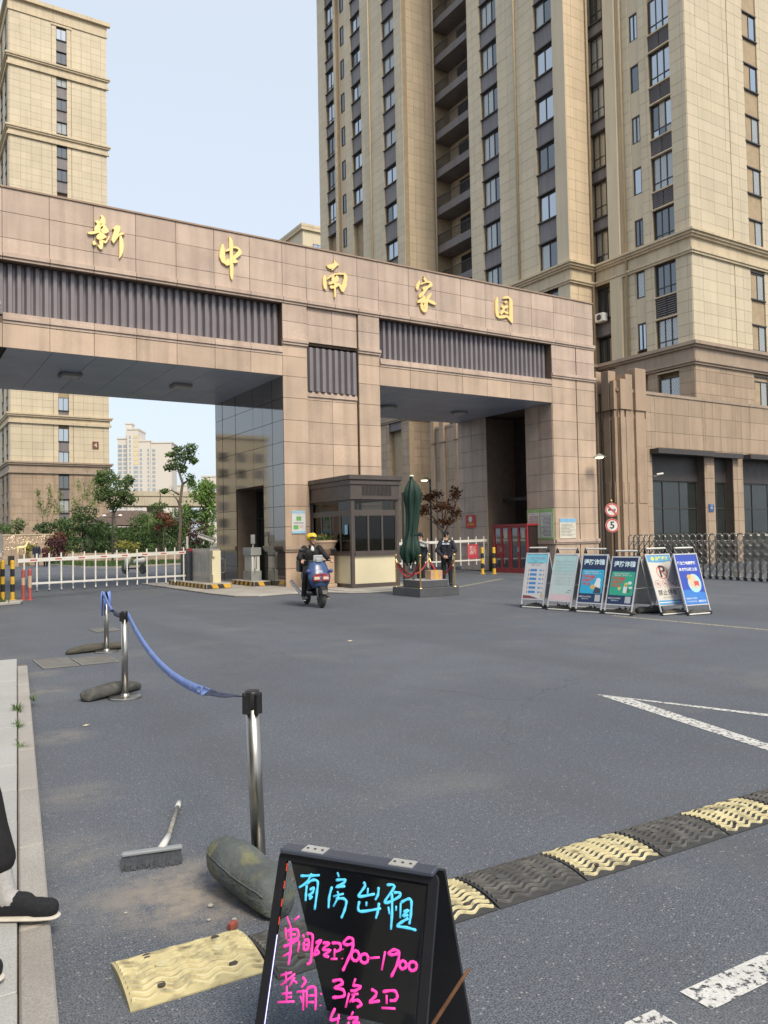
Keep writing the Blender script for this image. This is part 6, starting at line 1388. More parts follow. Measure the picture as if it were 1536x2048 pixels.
def d1(rect, poly, disc, txt):
    rect(0,.80,1,1,col('aqua', (.20,.55,.68))); txt('文明 · 养犬须知', .52,.9,.06,col('purple', (.42,.25,.40)))
    for k, s_ in enumerate(('小区住户：','为了维护良好的居住环境，请您配合','文明饲养，人人有责')): txt(s_, .45,.84-.045*k,.026,pblack)
    for k in range(6):
        v = .635-.098*k; rect(.22,v-.025,.55,v+.03,col('cobalt', (.06,.22,.52))); rect(.66,v-.02,.79,v+.02,col('azure', (.10,.33,.60)), r=.012); rect(.14,v-.03,.17,v+.03,col('maroon', (.2,.06,.07))); disc(.87,v,.03,col('brownfig', (.3,.16,.1)))
    poly([(0,0),(.75,0),(.55,.035),(.3,.065),(0,.07)], col('maroon', (.2,.06,.07))); disc(.88,.07,.07,col('tan', (.55,.38,.22)),asp=1.3)
def d2(rect, poly, disc, txt):
    rect(0,.62,1,1,col('paleaqua', (.40,.58,.60))); rect(0,0,1,.14,col('palepink', (.60,.46,.50)))
    for k in range(5): txt('温馨提示请您文明停车', .5,.86-.07*k,.05,col('faded', (.45,.56,.57)))
    for k in range(3): txt('共建美好家园人人有责', .5,.5-.07*k,.045,col('faded2', (.48,.56,.56)))
    poly([(.7,.2),(.85,.24),(.98,.21),(.85,.226)], pblack); poly([(.66,.16),(.8,.19),(.95,.17),(.8,.18)], pblack)
navy = col('navy', (.018,.035,.10))
def dscam(panel, fig):
    def f(rect, poly, disc, txt):
        txt('谨防诈骗', .5,.855,.125,col('icy', (.62,.78,.84)),.004,1.0)
        rect(.04,.19,.96,.70,panel,r=.02); txt('凡是陌生来电要求转账的', .42,.655,.034,pwhite); txt('都是诈骗，请勿轻信上当', .5,.615,.036,pwhite)
        for k, s_ in enumerate(('都是诈骗!','切勿轻信!','谨防上当')):
            txt(s_, .33-.03*k,.54-.075*k,.075-.012*k,redp,.003)
        txt('温馨提示社区提醒您', .28,.12,.034,pwhite); txt('报警电话110', .3,.075,.03,col('icy', (.62,.78,.84))); rect(.70,.03,.92,.17,col('greyblock', (.42,.45,.48)))
        fig(rect, poly, disc, txt)
    return f
def fig1(rect, poly, disc, txt):
    disc(.74,.36,.13,col('figwhite', (.66,.7,.73)),asp=1.5); disc(.76,.47,.10,col('figwhite', (.66,.7,.73)),b=.0054); poly([(.6,.2),(.92,.2),(.9,.3),(.66,.34)], col('figdark', (.05,.06,.09)),b=.0056); disc(.55,.33,.09,col('amber', (.62,.40,.10)))
def fig2(rect, poly, disc, txt):
    rect(.58,.24,.72,.38,col('figwhite', (.66,.7,.73)),b=.0056); disc(.66,.41,.06,col('lemon', (.62,.60,.12)),asp=1.6); disc(.66,.40,.035,redp,b=.0056); disc(.8,.46,.08,col('figwhite', (.66,.7,.73)),asp=.7); disc(.85,.36,.07,col('figwhite', (.66,.7,.73)),asp=.6); disc(.78,.29,.06,col('figgreen', (.06,.2,.08)),asp=1.3); disc(.42,.34,.06,col('lemon2', (.55,.55,.2)),asp=1.2)
def d5(rect, poly, disc, txt):
    poly([(0,.87),(.3,.855),(.6,.85),(1,.875),(1,1),(0,1)], col('bluehead', (.10,.32,.58))); disc(.24,.935,.075,col('lemon', (.62,.60,.12))); txt('温馨提示', .63,.93,.085,col('limeyellow', (.60,.66,.16)),.002)
    disc(.5,.655,.24,redp,ring=.88,n=32); txt('P', .5,.655,.34,pblack,.006); 
    poly([(.35,.745),(.37,.765),(.66,.565),(.64,.545)], redp, b=.0075)
    for u in (.18,.5,.82):
        disc(u,.42,.13,redp,ring=.9,n=24); disc(u,.42,.06,col('greyfig', (.3,.3,.3)),asp=.7); poly([(u-.09,.46),(u-.08,.467),(u+.09,.38),(u+.08,.373)], redp, b=.0056)
    txt('禁止停车', .5,.23,.125,pblack,.001); txt('NO PARKING', .5,.135,.05,grey_t); rect(0,.0,1,.085,col('bluehead', (.10,.32,.58))); rect(0,.035,1,.05,pwhite,b=.0055)
def d6(rect, poly, disc, txt):
    txt('陌生来电要提防', .47,.83,.068,pwhite,.002); txt('多方确认防上当', .47,.70,.068,pwhite,.002)
    poly([(0,.28),(.2,.30),(.5,.27),(1,.22),(1,0),(0,0)], col('midblue', (.05,.20,.58))); disc(.62,.42,.30,col('skyglow', (.35,.62,.72)),asp=1.1,b=.0052); disc(.55,.46,.2,col('figpeach', (.62,.5,.38)),b=.0056,asp=1.2); disc(.42,.55,.09,col('amber', (.62,.40,.10)),b=.006); rect(.6,.34,.82,.46,redp,b=.006,r=.012); disc(.7,.34,.1,col('figpeach', (.62,.5,.38)),b=.0062,asp=.6)
    txt('温馨提示社区宣传', .32,.115,.036,pwhite); txt('24小时值班电话', .3,.055,.036,pwhite); txt('82812110', .78,.055,.05,pwhite,.001)
bg1, bg2, bgk, bg5, bg6 = col('bg_cream', (.56,.56,.58)), col('bg_pale', (.46,.56,.57)), navy, col('bg_ivory', (.60,.58,.53)), col('bg_royal', (.04,.08,.42))
ST = [('poster stand with rows of blue boxes under a light blue heading',.80,-10.606,-78.4,.60,.284,1.218,dict(bg=bg1,draw=d1)),('faded blank pastel poster stand beside the stand with blue boxes',.849,-11.376,-81.9,.623,.343,1.195,dict(bg=bg2,draw=d2)),
 ('navy fraud warning poster stand with bright blue panel',.909,-12.151,-79.8,.615,.344,1.192,dict(bg=bgk,draw=dscam(col('panelblue', (.03,.38,.62)),fig1))),('navy fraud warning poster stand with green panel',1.02,-12.825,-82.7,.637,.361,1.152,dict(bg=bgk,draw=dscam(col('panelgreen', (.03,.36,.24)),fig2))),
 ('white no parking poster stand with red crossed P',1.528,-13.832,-7.4,.64,.42,1.19,dict(bg=bg5,draw=d5)),('royal blue poster stand with round family picture at the end of the row',1.88,-14.163,-7.3,.615,.342,1.194,dict(bg=bg6,draw=d6))]
BAGL = ['the stand with blue boxes','the faded pastel stand','the fraud stand with blue panel','the fraud stand with green panel','the no parking stand','the royal blue stand']
for k, s_ in enumerate(ST):
    t, w_, y2 = stand(*s_)
    a = rad(s_[3]); e = Vector((math.cos(a), math.sin(a), 0)); n_ = Vector((-e.y, e.x, 0)); c = Vector((s_[1], s_[2], 0))
    p0, p1 = c+e*.06+n_*.14, c+e*(w_-.05)+n_*.22
    if k >= 4: p0, p1 = c+e*.15+n_*.12, c+e*(w_+.02)+n_*.1
    sandbag('dark limp sandbag across the feet of '+BAGL[k], p0, p1, .095, .55, [bagm,bagm2,rubber,bagm2,bagm2,bagm][k], 20+k, .5)
sandbag('dark sandbag lying behind the gap between the green fraud stand and the no parking stand', (1.55,-13.2), (2.1,-13.35), .13, .6, bagm, 40, .5)

# ------------------------------------------------------------------ folding gate
fg = thing('folding_gate', 'stainless retractable folding gate with scalloped top and crossed bars', 'gate', (12.9,-6,0)); FA, FB = Vector((13.85,-2.6,0)), Vector((11.75,-11.4,0)); NU = 28
fd = (FB-FA).normalized(); fn = Vector((-fd.y, fd.x, 0)); stepL = (FB-FA).length/NU; ang = math.atan2(fd.y, fd.x)
def local_mesh(fn_, name):
    mb = MB(); fn_(mb); me = bpy.data.meshes.new(name); me.from_pydata(mb.v, [], mb.f); me.polygons.foreach_set('use_smooth', [True]*len(me.polygons)); me.update(); return me
def arch(mb):
    for s_ in (-.13, .13):
        P = [(0,s_,.1),(0,s_,1.35)]+[(stepL*.5-stepL*.5*math.cos(math.pi*k/8), s_, 1.38+.16*math.sin(math.pi*k/8)) for k in range(1,8)]+[(stepL,s_,1.35)]
        mb.tube(P, .019, 8)
    mb.tube([(0,-.13,.1),(0,.13,.1)], .02, 8); mb.tube([(0,-.13,1.3),(0,.13,1.3)], .014, 6)
def cross(mb):
    for s_ in (-.115, .115):
        for z in (.22,.5,.78,1.06): mb.tube([(0,s_,z),(stepL,s_,z+.28)], .011, 6); mb.tube([(0,s_+.015,z+.28),(stepL,s_+.015,z)], .011, 6)
def wheel(mb): mb.lathe([(.05,-.02),(.05,.02)], 12)
am, xm, wm = local_mesh(arch, 'arch_frame'), local_mesh(cross, 'cross_bars'), local_mesh(wheel, 'castor')
for k in range(NU):
    p = FA+fd*stepL*k-Vector(fg.location)
    o = put('arch_frame', am, steel, fg, loc=p); o.rotation_euler = (0,0,ang); o = put('cross_bars', xm, steel, fg, loc=p); o.rotation_euler = (0,0,ang)
    for s_ in (-.13, .13): o = put('castor', wm, black_pl, fg, loc=p+fn*s_+Vector((0,0,.05))); o.rotation_euler = (math.pi/2,0,ang)
    if k % 7 == 3: o = MB().box(0,stepL*.9,-.04,.04,.12,.3).build('reflector_plate', M('plate_buff', (.6,.55,.45), .5), fg, loc=p); o.rotation_euler = (0,0,ang)

# ------------------------------------------------------------------ traffic discs and lamps
ts = thing('traffic_sign', 'post with a no horn disc above a speed limit 5 disc before the podium corner', 'traffic sign', (9.75,-5.3,0)); post = M('post_brown', (.2,.12,.07), .5)
sx_ = Vector((math.cos(YAW), -math.sin(YAW), 0)); sy_ = Vector((0,0,1)); sn = sx_.cross(sy_)
MB().tube([(0,0,0),(0,0,2.70)], .03, 10).build('post', post, ts); MB().ball((0,0,2.73), .045).build('finial', brass, ts, smooth=True)
def tdisc(zc, name):
    c = Vector((0,0,zc))+sn*.05; D = lambda a,d,b: tuple(c+sx_*a+sy_*b+sn*d)
    o = MB().prism([(.235*math.cos(k*.196),.235*math.sin(k*.196)) for k in range(32)], D, -.01, .004).build(name, M('disc_white', (.72,.71,.68), .4), ts)
    mb = MB()
    for k in range(32):
        a0, a1 = k*math.pi/16, (k+1)*math.pi/16; mb.add([D(.23*math.cos(a0),.006,.23*math.sin(a0)),D(.23*math.cos(a1),.006,.23*math.sin(a1)),D(.18*math.cos(a1),.006,.18*math.sin(a1)),D(.18*math.cos(a0),.006,.18*math.sin(a0))], [(0,1,2,3)])
    mb.build('red_ring', redp, o); return o, D
o, D = tdisc(2.42, 'no_horn_disc'); MB().prism([(-.12,.05),(-.12,-.05),(-.07,-.02),(.06,-.02),(.06,.02),(-.07,.02)], D, .006, .008).prism([(.04,-.07),(.1,-.07),(.13,-.0),(.1,.05),(.07,.03),(.09,0),(.07,-.03)], D, .0085, .009).build('horn', pblack, o); MB().prism([(-.16,.12),(-.12,.155),(.155,-.12),(.12,-.155)], D, .0095, .0115).build('slash', redp, o)
o, D = tdisc(1.89, 'speed_disc'); text('speed_number', '5', .34, M('print_dkgreen', (.02,.06,.035), .5), o, D(0,.008,0), sx_, sy_, bold=.008)
lampg = M('lamp_glow', (.9,.8,.55), .4, emit=(1,.82,.45), estr=3.5)
def wall_lamp(label, base, h, arm, rz):
    t = thing('street_lamp', label, 'lamp', base, rz); MB().tube([(0,0,0),(0,0,h)], [.06,.04], 10).build('post', darkmetal, t); MB().tube([(0,0,h-.15),(arm*.5,0,h+.05),(arm,0,h)], .022, 8).build('arm', darkmetal, t)
    MB().lathe([(.02,.16),(.06,.14),(.26,.02),(.27,0),(.2,.0)], 18, (arm,0,h-.1)).build('shade', M('shade_grey', (.25,.26,.22), .5), t); MB().ball((arm,0,h-.11), .17, .17, .05).build('bulb', lampg, t, smooth=True)
wall_lamp('lit dish lamp on a slim post between the gate end and the podium', (14.62,-.45,0), 4.95, -.35, .56); wall_lamp('lit dish lamp on a post behind the red maple', (12.1,8.6,0), 4.55, -.75, .56)

# ------------------------------------------------------------------ garden extras
dr = thing('deer_figure', 'gilded wire deer figure standing on the planting bed edge', 'ornament', (-2.45,42.6,.85)); dr.scale = (.72,.72,.72); gd = M('deer_gold', (.75,.62,.3), .5, emit=(1,.8,.4), estr=.15)
MB().tube([(-.45,0,.75),(0,0,.8),(.35,0,.82),(.5,0,1.05),(.6,0,1.35)], [.12,.15,.15,.09,.06], 10).build('body', gd, dr, smooth=True); MB().ball((.68,0,1.42), .13, .07, .08).build('head', gd, dr, smooth=True)
for (x, y) in ((-.4,.07),(-.36,-.07),(.32,.07),(.36,-.07)): MB().tube([(x,y,.7),(x+.03,y,.35),(x,y,0)], [.05,.03,.025], 8).build('leg', gd, dr, smooth=True)
for s_ in (-1, 1): MB().tube([(.62,.04*s_,1.48),(.55,.14*s_,1.7),(.62,.2*s_,1.9)], [.02,.015,.01], 6).build('antler', gd, dr)
gl = thing('garden_lamp', 'black twin headed garden lamp post behind the boom', 'lamp', (2.77,35.7,0)); MB().tube([(0,0,0),(0,0,3.75)], [.08,.05], 10).build('post', darkmetal, gl); MB().tube([(-.5,.3,3.55),(0,0,3.5),(.5,-.3,3.55)], .03, 8).build('arm', darkmetal, gl)
for s_ in (-1, 1): MB().lathe([(.16,0),(.1,.1),(.03,.13)], 12, (.5*s_,-.3*s_,3.6)).build('lamp_head', white_p, gl)
# white scooter parked beyond the boom
ws = thing('parked_scooter', 'white scooter parked beyond the boom by the garden wall', 'scooter', (-.35,17.6,0), 2.1)
MB().tube([(.62,0,.25),(.45,0,.85),(.42,0,1.02)], [.12,.16,.1], 10, flat=1.4).build('front_shield', white_p, ws, smooth=True); MB().tube([(-.65,0,.72),(-.3,0,.68),(0,0,.62)], [.15,.18,.12], 10).build('rear_body', white_p, ws, smooth=True); MB().box(-.1,.5,-.15,.15,.25,.32).build('floorboard', black_pl, ws); MB().ball((-.32,0,.85), .34, .14, .08).build('seat', black_pl, ws, smooth=True); MB().tube([(.4,-.32,1.08),(.42,0,1.05),(.4,.32,1.08)], .02, 8).build('handlebar', black_pl, ws)
for x in (-.55,.68):
    o = MB().lathe([(.23,-.05),(.25,0),(.23,.05)], 20).build('wheel', rubber, ws); o.location = (x,0,.25); o.rotation_euler = (math.pi/2,0,0)
# ------------------------------------------------------------------ people
def capsule(mb, p0, r0_, p1, r1_, n=12):
    p0, p1 = Vector(p0), Vector(p1); d = (p1-p0); d = d.normalized() if d.length > 1e-6 else Vector((0,0,1))
    pts, rs = [], []
    for k in range(5): a = -math.pi/2+k*math.pi/8; pts.append(p0+d*r0_*math.sin(a)); rs.append(max(1e-4, r0_*math.cos(a)))
    for k in range(5): a = k*math.pi/8; pts.append(p1+d*r1_*math.sin(a)); rs.append(max(1e-4, r1_*math.cos(a)))
    if (pts[5]-pts[4]).length < 1e-5: pts.pop(5); rs.pop(5)
    mb.tube(pts, rs, n)
def blob(name, caps, mat, parent, voxel=.011, smooth=3, balls=()):
    mb = MB()
    for c in caps: capsule(mb, *c)
    for (c, rx, ry, rz) in balls: mb.ball(c, rx, ry, rz, 16, 10)
    me = bpy.data.meshes.new(name); me.from_pydata(mb.v, [], mb.f); me.update(); o = bpy.data.objects.new(name, me)
    r = o.modifiers.new('r', 'REMESH'); r.mode = 'VOXEL'; r.voxel_size = voxel; r.use_smooth_shade = True
    s = o.modifiers.new('s', 'SMOOTH'); s.iterations = smooth; s.factor = .5
    m2 = evaluated(o); m2.materials.clear(); m2.name = name
    return put(name, m2, mat, parent, smooth=True)
skin = M('skin', (.48,.29,.21), .55, .06, 20, spec=.35); hairm = M('hair_black', (.012,.011,.011), .5, .2, 60)
def hand(w_, d, s, n, curl=.6):
    """palm, four unequal fingers bent towards the palm, and a thumb off the palm's side"""
    w_, d, s, n = Vector(w_), Vector(d).normalized(), Vector(s).normalized(), Vector(n).normalized(); out = []
    for k, o in enumerate((-.026,-.009,.009,.026)): out.append((w_+s*o*.7, .014, w_+d*.085+s*o, .0125))
    for k, (o, L_) in enumerate(((-.029,.062),(-.010,.075),(.010,.082),(.029,.072))):
        a = w_+d*.088+s*o; d1 = (d*math.cos(curl)+n*math.sin(curl)); b = a+d1*L_*.5; d2 = (d*math.cos(curl*2)+n*math.sin(curl*2)); c = b+d2*L_*.5
        out += [(a, .0105, b, .0095), (b, .0095, c, .008)]
    a = w_+d*.02+s*.03; b = a+(d*.6+s*.7+n*.2).normalized()*.045; c = b+(d*.8+s*.2+n*.5).normalized()*.035
    out += [(a, .014, b, .0115), (b, .0115, c, .0095)]
    return out
def person(root, J, wear, head_turn=0, head_pitch=0, hands=None, face=True, hair=True, voxel=.011):
    """one continuous body with clothes as children; J gives joints in the root's space"""
    H = Vector(J['head']); ht = Matrix.Rotation(head_turn, 3, 'Z') @ Matrix.Rotation(head_pitch, 3, 'X'); hp_ = lambda v: H+ht @ Vector(v)
    neck = Vector(J['neck']); caps = [(neck+Vector((0,-.01,-.02)), .052, hp_((0,-.02,-.05)), .055)]
    balls = [(tuple(hp_((0,-.012,.022))), .074, .092, .098)]
    caps += [(hp_((0,.03,-.05)), .05, hp_((0,.045,-.078)), .036), (hp_((0,.078,.0)), .011, hp_((0,.098,-.028)), .013), (hp_((-.02,.07,-.005)), .03, hp_((.02,.07,-.005)), .03), (hp_((.075,-.01,.01)), .012, hp_((.077,-.012,-.025)), .009), (hp_((-.075,-.01,.01)), .012, hp_((-.077,-.012,-.025)), .009), (hp_((-.018,.082,-.055)), .009, hp_((.018,.082,-.055)), .009)]
    pel, ch = Vector(J['pelvis']), Vector(J['chest'])
    tor = [(pel+Vector((-.07,0,0)), .105, ch+Vector((-.09,0,0)), .115), (pel+Vector((.07,0,0)), .105, ch+Vector((.09,0,0)), .115), (ch, .12, neck, .06)]
    caps += [(a, r*.86, b, q*.86) for a, r, b, q in tor]
    sk = 1.0
    for sd in ('l', 'r'):
        S, E, W = Vector(J['sh_'+sd]), Vector(J['el_'+sd]), Vector(J['wr_'+sd]); caps += [(S, .055, E, .042), (E, .042, W, .028)]
        Hp, K, A, T = Vector(J['hip_'+sd]), Vector(J['kn_'+sd]), Vector(J['an_'+sd]), Vector(J['toe_'+sd]); caps += [(Hp, .082, K, .055), (K, .055, A, .037), (A-Vector((0,0,.03)), .036, T, .026)]
        dflt = (W-E).normalized(); h = (hands or {}).get(sd, (dflt, Vector((0,1,0)) if abs(dflt.y) < .8 else Vector((0,0,1)), Vector((1 if sd == 'l' else -1,0,0)), .5)); caps += hand(W, *h)
    body = blob('body', caps, skin, root, voxel, 2, balls)
    jk = [(a, r+.018, b, q+.02) for a, r, b, q in tor[:2]] + [(ch+Vector((-.10,0,.03)), .09, ch+Vector((.10,0,.03)), .09), (ch, .11, neck-Vector((0,0,.02)), .066)]
    for sd in ('l', 'r'):
        S, E, W = Vector(J['sh_'+sd]), Vector(J['el_'+sd]), Vector(J['wr_'+sd]); cu_ = W-(W-E).normalized()*.03; mid = (S+E)/2+Vector((.004,-.006,.0)); jk += [(S, .078, mid, .07), (mid, .07, E, .061), (E, .062, (E+cu_)/2, .056), ((E+cu_)/2, .056, cu_, .047)]
    if wear.get('coat'): jk += [(pel+Vector((-.07,0,0)), .13, pel+Vector((-.10,0,-wear['coat'])), .14), (pel+Vector((.07,0,0)), .13, pel+Vector((.10,0,-wear['coat'])), .14), (pel, .14, pel+Vector((0,0,-wear['coat'])), .17)]
    else: jk += [(pel+Vector((-.08,0,.04)), .125, pel+Vector((.08,0,.04)), .125)]
    jo = blob('jacket', jk, wear['jacket'], root, voxel*1.05, 3)
    blob('collar', [(neck+Vector((-.05,-.02,-.005)), .028, neck+Vector((.05,-.02,-.005)), .028), (neck+Vector((-.055,-.02,0)), .026, neck+Vector((-.03,.05,-.03)), .022), (neck+Vector((.055,-.02,0)), .026, neck+Vector((.03,.05,-.03)), .022)], wear['jacket'], jo, voxel, 2)
    tr = [(pel+Vector((-.06,0,0)), .115, pel+Vector((.06,0,0)), .115)]
    for sd in ('l', 'r'):
        Hp, K, A = Vector(J['hip_'+sd]), Vector(J['kn_'+sd]), Vector(J['an_'+sd]); hem = A+(K-A).normalized()*wear.get('hem', .02); tr += [(Hp, .105, (Hp+K)/2, .09), ((Hp+K)/2, .09, K, .076), (K, .076, (K+hem)/2, .07), ((K+hem)/2, .07, hem, wear.get('cuff', .062))]
    blob('trousers', tr, wear['trousers'], root, voxel*1.05, 3)
    for sd in ('l', 'r'):
        A, T = Vector(J['an_'+sd]), Vector(J['toe_'+sd]); d = Vector((T.x-A.x, T.y-A.y, 0)).normalized(); heel = Vector((A.x, A.y, T.z))-d*.045
        so_ = Vector((0,0,T.z-.012)); 
        blob('shoe', [(heel+Vector((0,0,.012)), .04, T+Vector((0,0,.006)), .036), (heel+Vector((0,0,.04)), .04, heel+d*.12+Vector((0,0,.025)), .042), (T-d*.05+Vector((0,0,.005)), .042, T, .036)], wear['shoe'], root, voxel*.9, 3)
        sole_ = blob('sole', [(heel+Vector((0,0,-.02)), .042, T-d*.05+Vector((0,0,-.02)), .044), (T-d*.05+Vector((0,0,-.02)), .044, T+d*.005+Vector((0,0,-.02)), .038)], wear.get('sole', black_pl), root, voxel*.9, 1)
        for v_ in sole_.data.vertices: v_.co.z = (T.z-.030)+(v_.co.z-(T.z-.02))*.30
        if wear.get('sock'): K = Vector(J['kn_'+sd]); blob('sock', [(A-Vector((0,0,.02)), .043, A+(K-A).normalized()*wear['sock'][1], .044), (A-Vector((0,0,.02)), .042, A+d*.07-Vector((0,0,.04)), .04)], wear['sock'][0], root, voxel*.8, 2)
    if hair: blob('hair', [(hp_((-.045,-.03,.075)), .05, hp_((.045,-.03,.075)), .05), (hp_((0,-.065,.02)), .06, hp_((0,-.06,.06)), .06), (hp_((-.055,-.03,.04)), .032, hp_((-.058,-.04,.0)), .024), (hp_((.055,-.03,.04)), .032, hp_((.058,-.04,.0)), .024), (hp_((-.035,.035,.09)), .035, hp_((.035,.035,.09)), .035)] + ([(hp_((0,-.08,.02)), .06, hp_((0,-.09,-.10)), .05), (hp_((-.07,-.03,.02)), .03, hp_((-.075,-.04,-.09)), .028), (hp_((.07,-.03,.02)), .03, hp_((.075,-.04,-.09)), .028)] if hair == 'long' else []), hairm, root, voxel, 2)
    if face:
        for s_ in (-1, 1): MB().ball(tuple(hp_((.031*s_,.083,.013))), .0125, .006, .006, 8, 6).build('eye', M('eye_dark', (.02,.015,.012), .3), body, smooth=True); MB().tube([hp_((.014*s_,.09,.032)), hp_((.032*s_,.088,.036)), hp_((.05*s_,.075,.031))], .004, 6).build('eyebrow', hairm, body)
        MB().tube([hp_((-.022,.086,-.053)), hp_((0,.092,-.054)), hp_((.022,.086,-.053))], [.003,.006,.003], 6).build('mouth', M('lip', (.38,.14,.11), .5), body)
    return hp_, ht, jo
def standing(h=1.72, arms=None, legs=None):
    k = h/1.72; J = dict(head=(0,.02,1.585), neck=(0,-.01,1.44), chest=(0,0,1.26), pelvis=(0,0,.96), sh_l=(-.185,-.01,1.385), sh_r=(.185,-.01,1.385), el_l=(-.235,-.03,1.11), el_r=(.235,-.03,1.11), wr_l=(-.245,.06,.87), wr_r=(.245,.06,.87),
        hip_l=(-.09,0,.92), hip_r=(.09,0,.92), kn_l=(-.105,.02,.5), kn_r=(.105,.02,.5), an_l=(-.115,-.02,.10), an_r=(.115,-.02,.10), toe_l=(-.13,.15,.045), toe_r=(.13,.15,.045))
    J.update(arms or {}); J.update(legs or {}); return {a: Vector(b)*k for a, b in J.items()}
navy_c, black_c, blackt = M('uniform_navy', (.016,.018,.028), .8, .15, 9), M('cloth_black', (.014,.014,.016), .8, .15, 9), M('trouser_black', (.012,.012,.014), .85, .15, 9)
# guard with hands clasped behind his back
g2 = thing('person', 'guard in dark uniform and cap seen from behind, hands clasped at his back', 'person', (4.33,-3.12,0), -.75)
J = standing(1.78, dict(el_l=(-.30,-.10,1.12), el_r=(.30,-.10,1.12), wr_l=(-.08,-.20,.93), wr_r=(.07,-.215,.90)))
hp_, ht, jo = person(g2, J, dict(jacket=navy_c, trousers=blackt, shoe=black_pl), -.5, 0, dict(l=((.9,-.1,-.2),(0,0,1),(0,1,0),.7), r=((-.9,-.1,.1),(0,0,1),(0,1,0),.7)), voxel=.012)
blob('cap', [(hp_((-.04,-.015,.095)), .066, hp_((.04,-.015,.095)), .066), (hp_((0,-.02,.075)), .088, hp_((0,0,.075)), .086), (hp_((-.03,.09,.07)), .018, hp_((.03,.09,.07)), .018)], M('cap_navy', (.012,.013,.02), .8), g2, .011, 2)
pt = MB().box(-.115,.115,-.168,-.164,1.36,1.415).build('back_patch', M('patch_pale', (.55,.62,.68), .7), jo); text('patch_text', '保安', .05, navy_c, pt, (0,-.17,1.387), (1,0,0), (0,0,1))
# second guard half hidden by the parasol
g1 = thing('person', 'guard in dark uniform standing half hidden behind the closed parasol', 'person', (3.55,-2.75,0), .35)
J = standing(1.76, dict(el_l=(-.27,-.05,1.12), el_r=(.30,-.02,1.12), wr_l=(-.12,.20,1.02), wr_r=(.30,.08,.9)))
hp_, ht, jo = person(g1, J, dict(jacket=navy_c, trousers=blackt, shoe=black_pl), .3, -.1, voxel=.012)
blob('cap', [(hp_((-.04,-.015,.095)), .066, hp_((.04,-.015,.095)), .066), (hp_((0,-.02,.075)), .088, hp_((0,0,.075)), .086), (hp_((-.03,.09,.07)), .018, hp_((.03,.09,.07)), .018)], M('cap_navy', (.012,.013,.02), .8), g1, .011, 2)
# two people strolling in the garden
m1 = thing('person', 'man in navy jacket and blue jeans walking before the fairy light wall', 'person', (-1.97,38.55,0), math.pi-.45)
person(m1, standing(1.76, None, dict(kn_l=(-.1,.12,.52), an_l=(-.11,.14,.11), toe_l=(-.12,.31,.06), an_r=(.11,-.2,.14), toe_r=(.12,-.05,.05), kn_r=(.1,-.03,.5))), dict(jacket=M('jacket_navy', (.02,.025,.045), .8, .1, 8), trousers=M('jeans', (.05,.075,.13), .85, .15, 8), shoe=black_pl), 0, 0, voxel=.016)
m2 = thing('person', 'woman in dark maroon coat walking beside the man in navy jacket', 'person', (-1.42,38.2,0), math.pi-.45)
person(m2, standing(1.60, dict(el_l=(-.24,.02,1.12), el_r=(.24,.02,1.12), wr_l=(-.06,.2,1.05), wr_r=(.06,.2,1.05)), dict(kn_l=(-.09,.06,.5), an_r=(.1,-.1,.11), toe_r=(.11,.06,.05))), dict(jacket=M('coat_maroon', (.05,.014,.018), .85, .1, 8), trousers=blackt, shoe=black_pl, coat=.35), 0, 0, voxel=.016, hair='long')
# walker on the pavement, only the lower legs reach into view
fwd = Vector((.85,-.53,0)).normalized()
pw_ = thing('person', 'person in black trousers, grey socks and black canvas slip-on shoes stepping over the kerb', 'person', (-11.02,-20.62,.085), math.atan2(fwd.y, fwd.x)-math.pi/2)
inv = Matrix.Rotation(-(math.atan2(fwd.y, fwd.x)-math.pi/2), 3, 'Z'); loc_ = lambda x, y, z: tuple(inv @ (Vector((x,y,z))-Vector((-11.02,-20.62,.085))))
J = standing(1.70)
J.update({k: Vector(v) for k, v in dict(toe_l=loc_(-10.645,-20.495,.125), an_l=loc_(-10.795,-20.40,.185), kn_l=loc_(-10.875,-20.32,.56), hip_l=loc_(-11.02,-20.42,.98), toe_r=loc_(-10.90,-20.90,.135), an_r=loc_(-11.07,-20.79,.19), kn_r=loc_(-11.10,-20.70,.58), hip_r=loc_(-11.12,-20.6,.98)).items()})
off_ = (J['hip_l']+J['hip_r'])/2-Vector((0,0,.91))
for k in ('head','neck','chest','pelvis','sh_l','sh_r','el_l','el_r','wr_l','wr_r'): J[k] = J[k]+Vector((off_.x, off_.y, 0))
person(pw_, J, dict(jacket=black_c, trousers=blackt, shoe=M('canvas_black', (.013,.014,.018), .9, .15, 60, bump=.2, bscale=300), sole=M('sole_cream', (.55,.52,.46), .7, .1, 20), sock=(M('sock_grey', (.38,.375,.375), .9, .12, 60, bump=.25, bscale=220), .115), hem=.15, cuff=.072), 0, 0, voxel=.008)

# ------------------------------------------------------------------ scooter and rider
hd_ = math.radians(260); SR = hd_-math.pi/2; ftw = Vector((-2.55,-7.42,0)); hv = Vector((math.cos(hd_), math.sin(hd_), 0))
sc = thing('scooter', 'blue electric scooter with twin headlights ridden out of the gate', 'scooter', tuple(ftw-hv*.62), SR)
sblue, sblack = M('scooter_blue', (.042,.085,.20), .3, .1, 6, spec=.5), M('scooter_black', (.018,.018,.02), .35, .1, 8)
for (y, nm) in ((.62,'front_wheel'),(-.62,'rear_wheel')):
    o = MB().lathe([(.15,-.05),(.205,-.055),(.235,-.03),(.24,0),(.235,.03),(.205,.055),(.15,.05)], 26).build('tyre', rubber, sc, smooth=True); o.location = (0,y,.24); o.rotation_euler = (0,math.pi/2,0); o.name = nm
    MB().lathe([(.03,-.05),(.06,-.035),(.14,-.03),(.155,-.045),(.155,.045),(.14,.03),(.06,.035),(.03,.05)], 18).build('rim', M('rim_grey', (.2,.2,.2), .4, metal=.6), o)
def mir(fn):
    for s_ in (-1, 1): fn(s_)
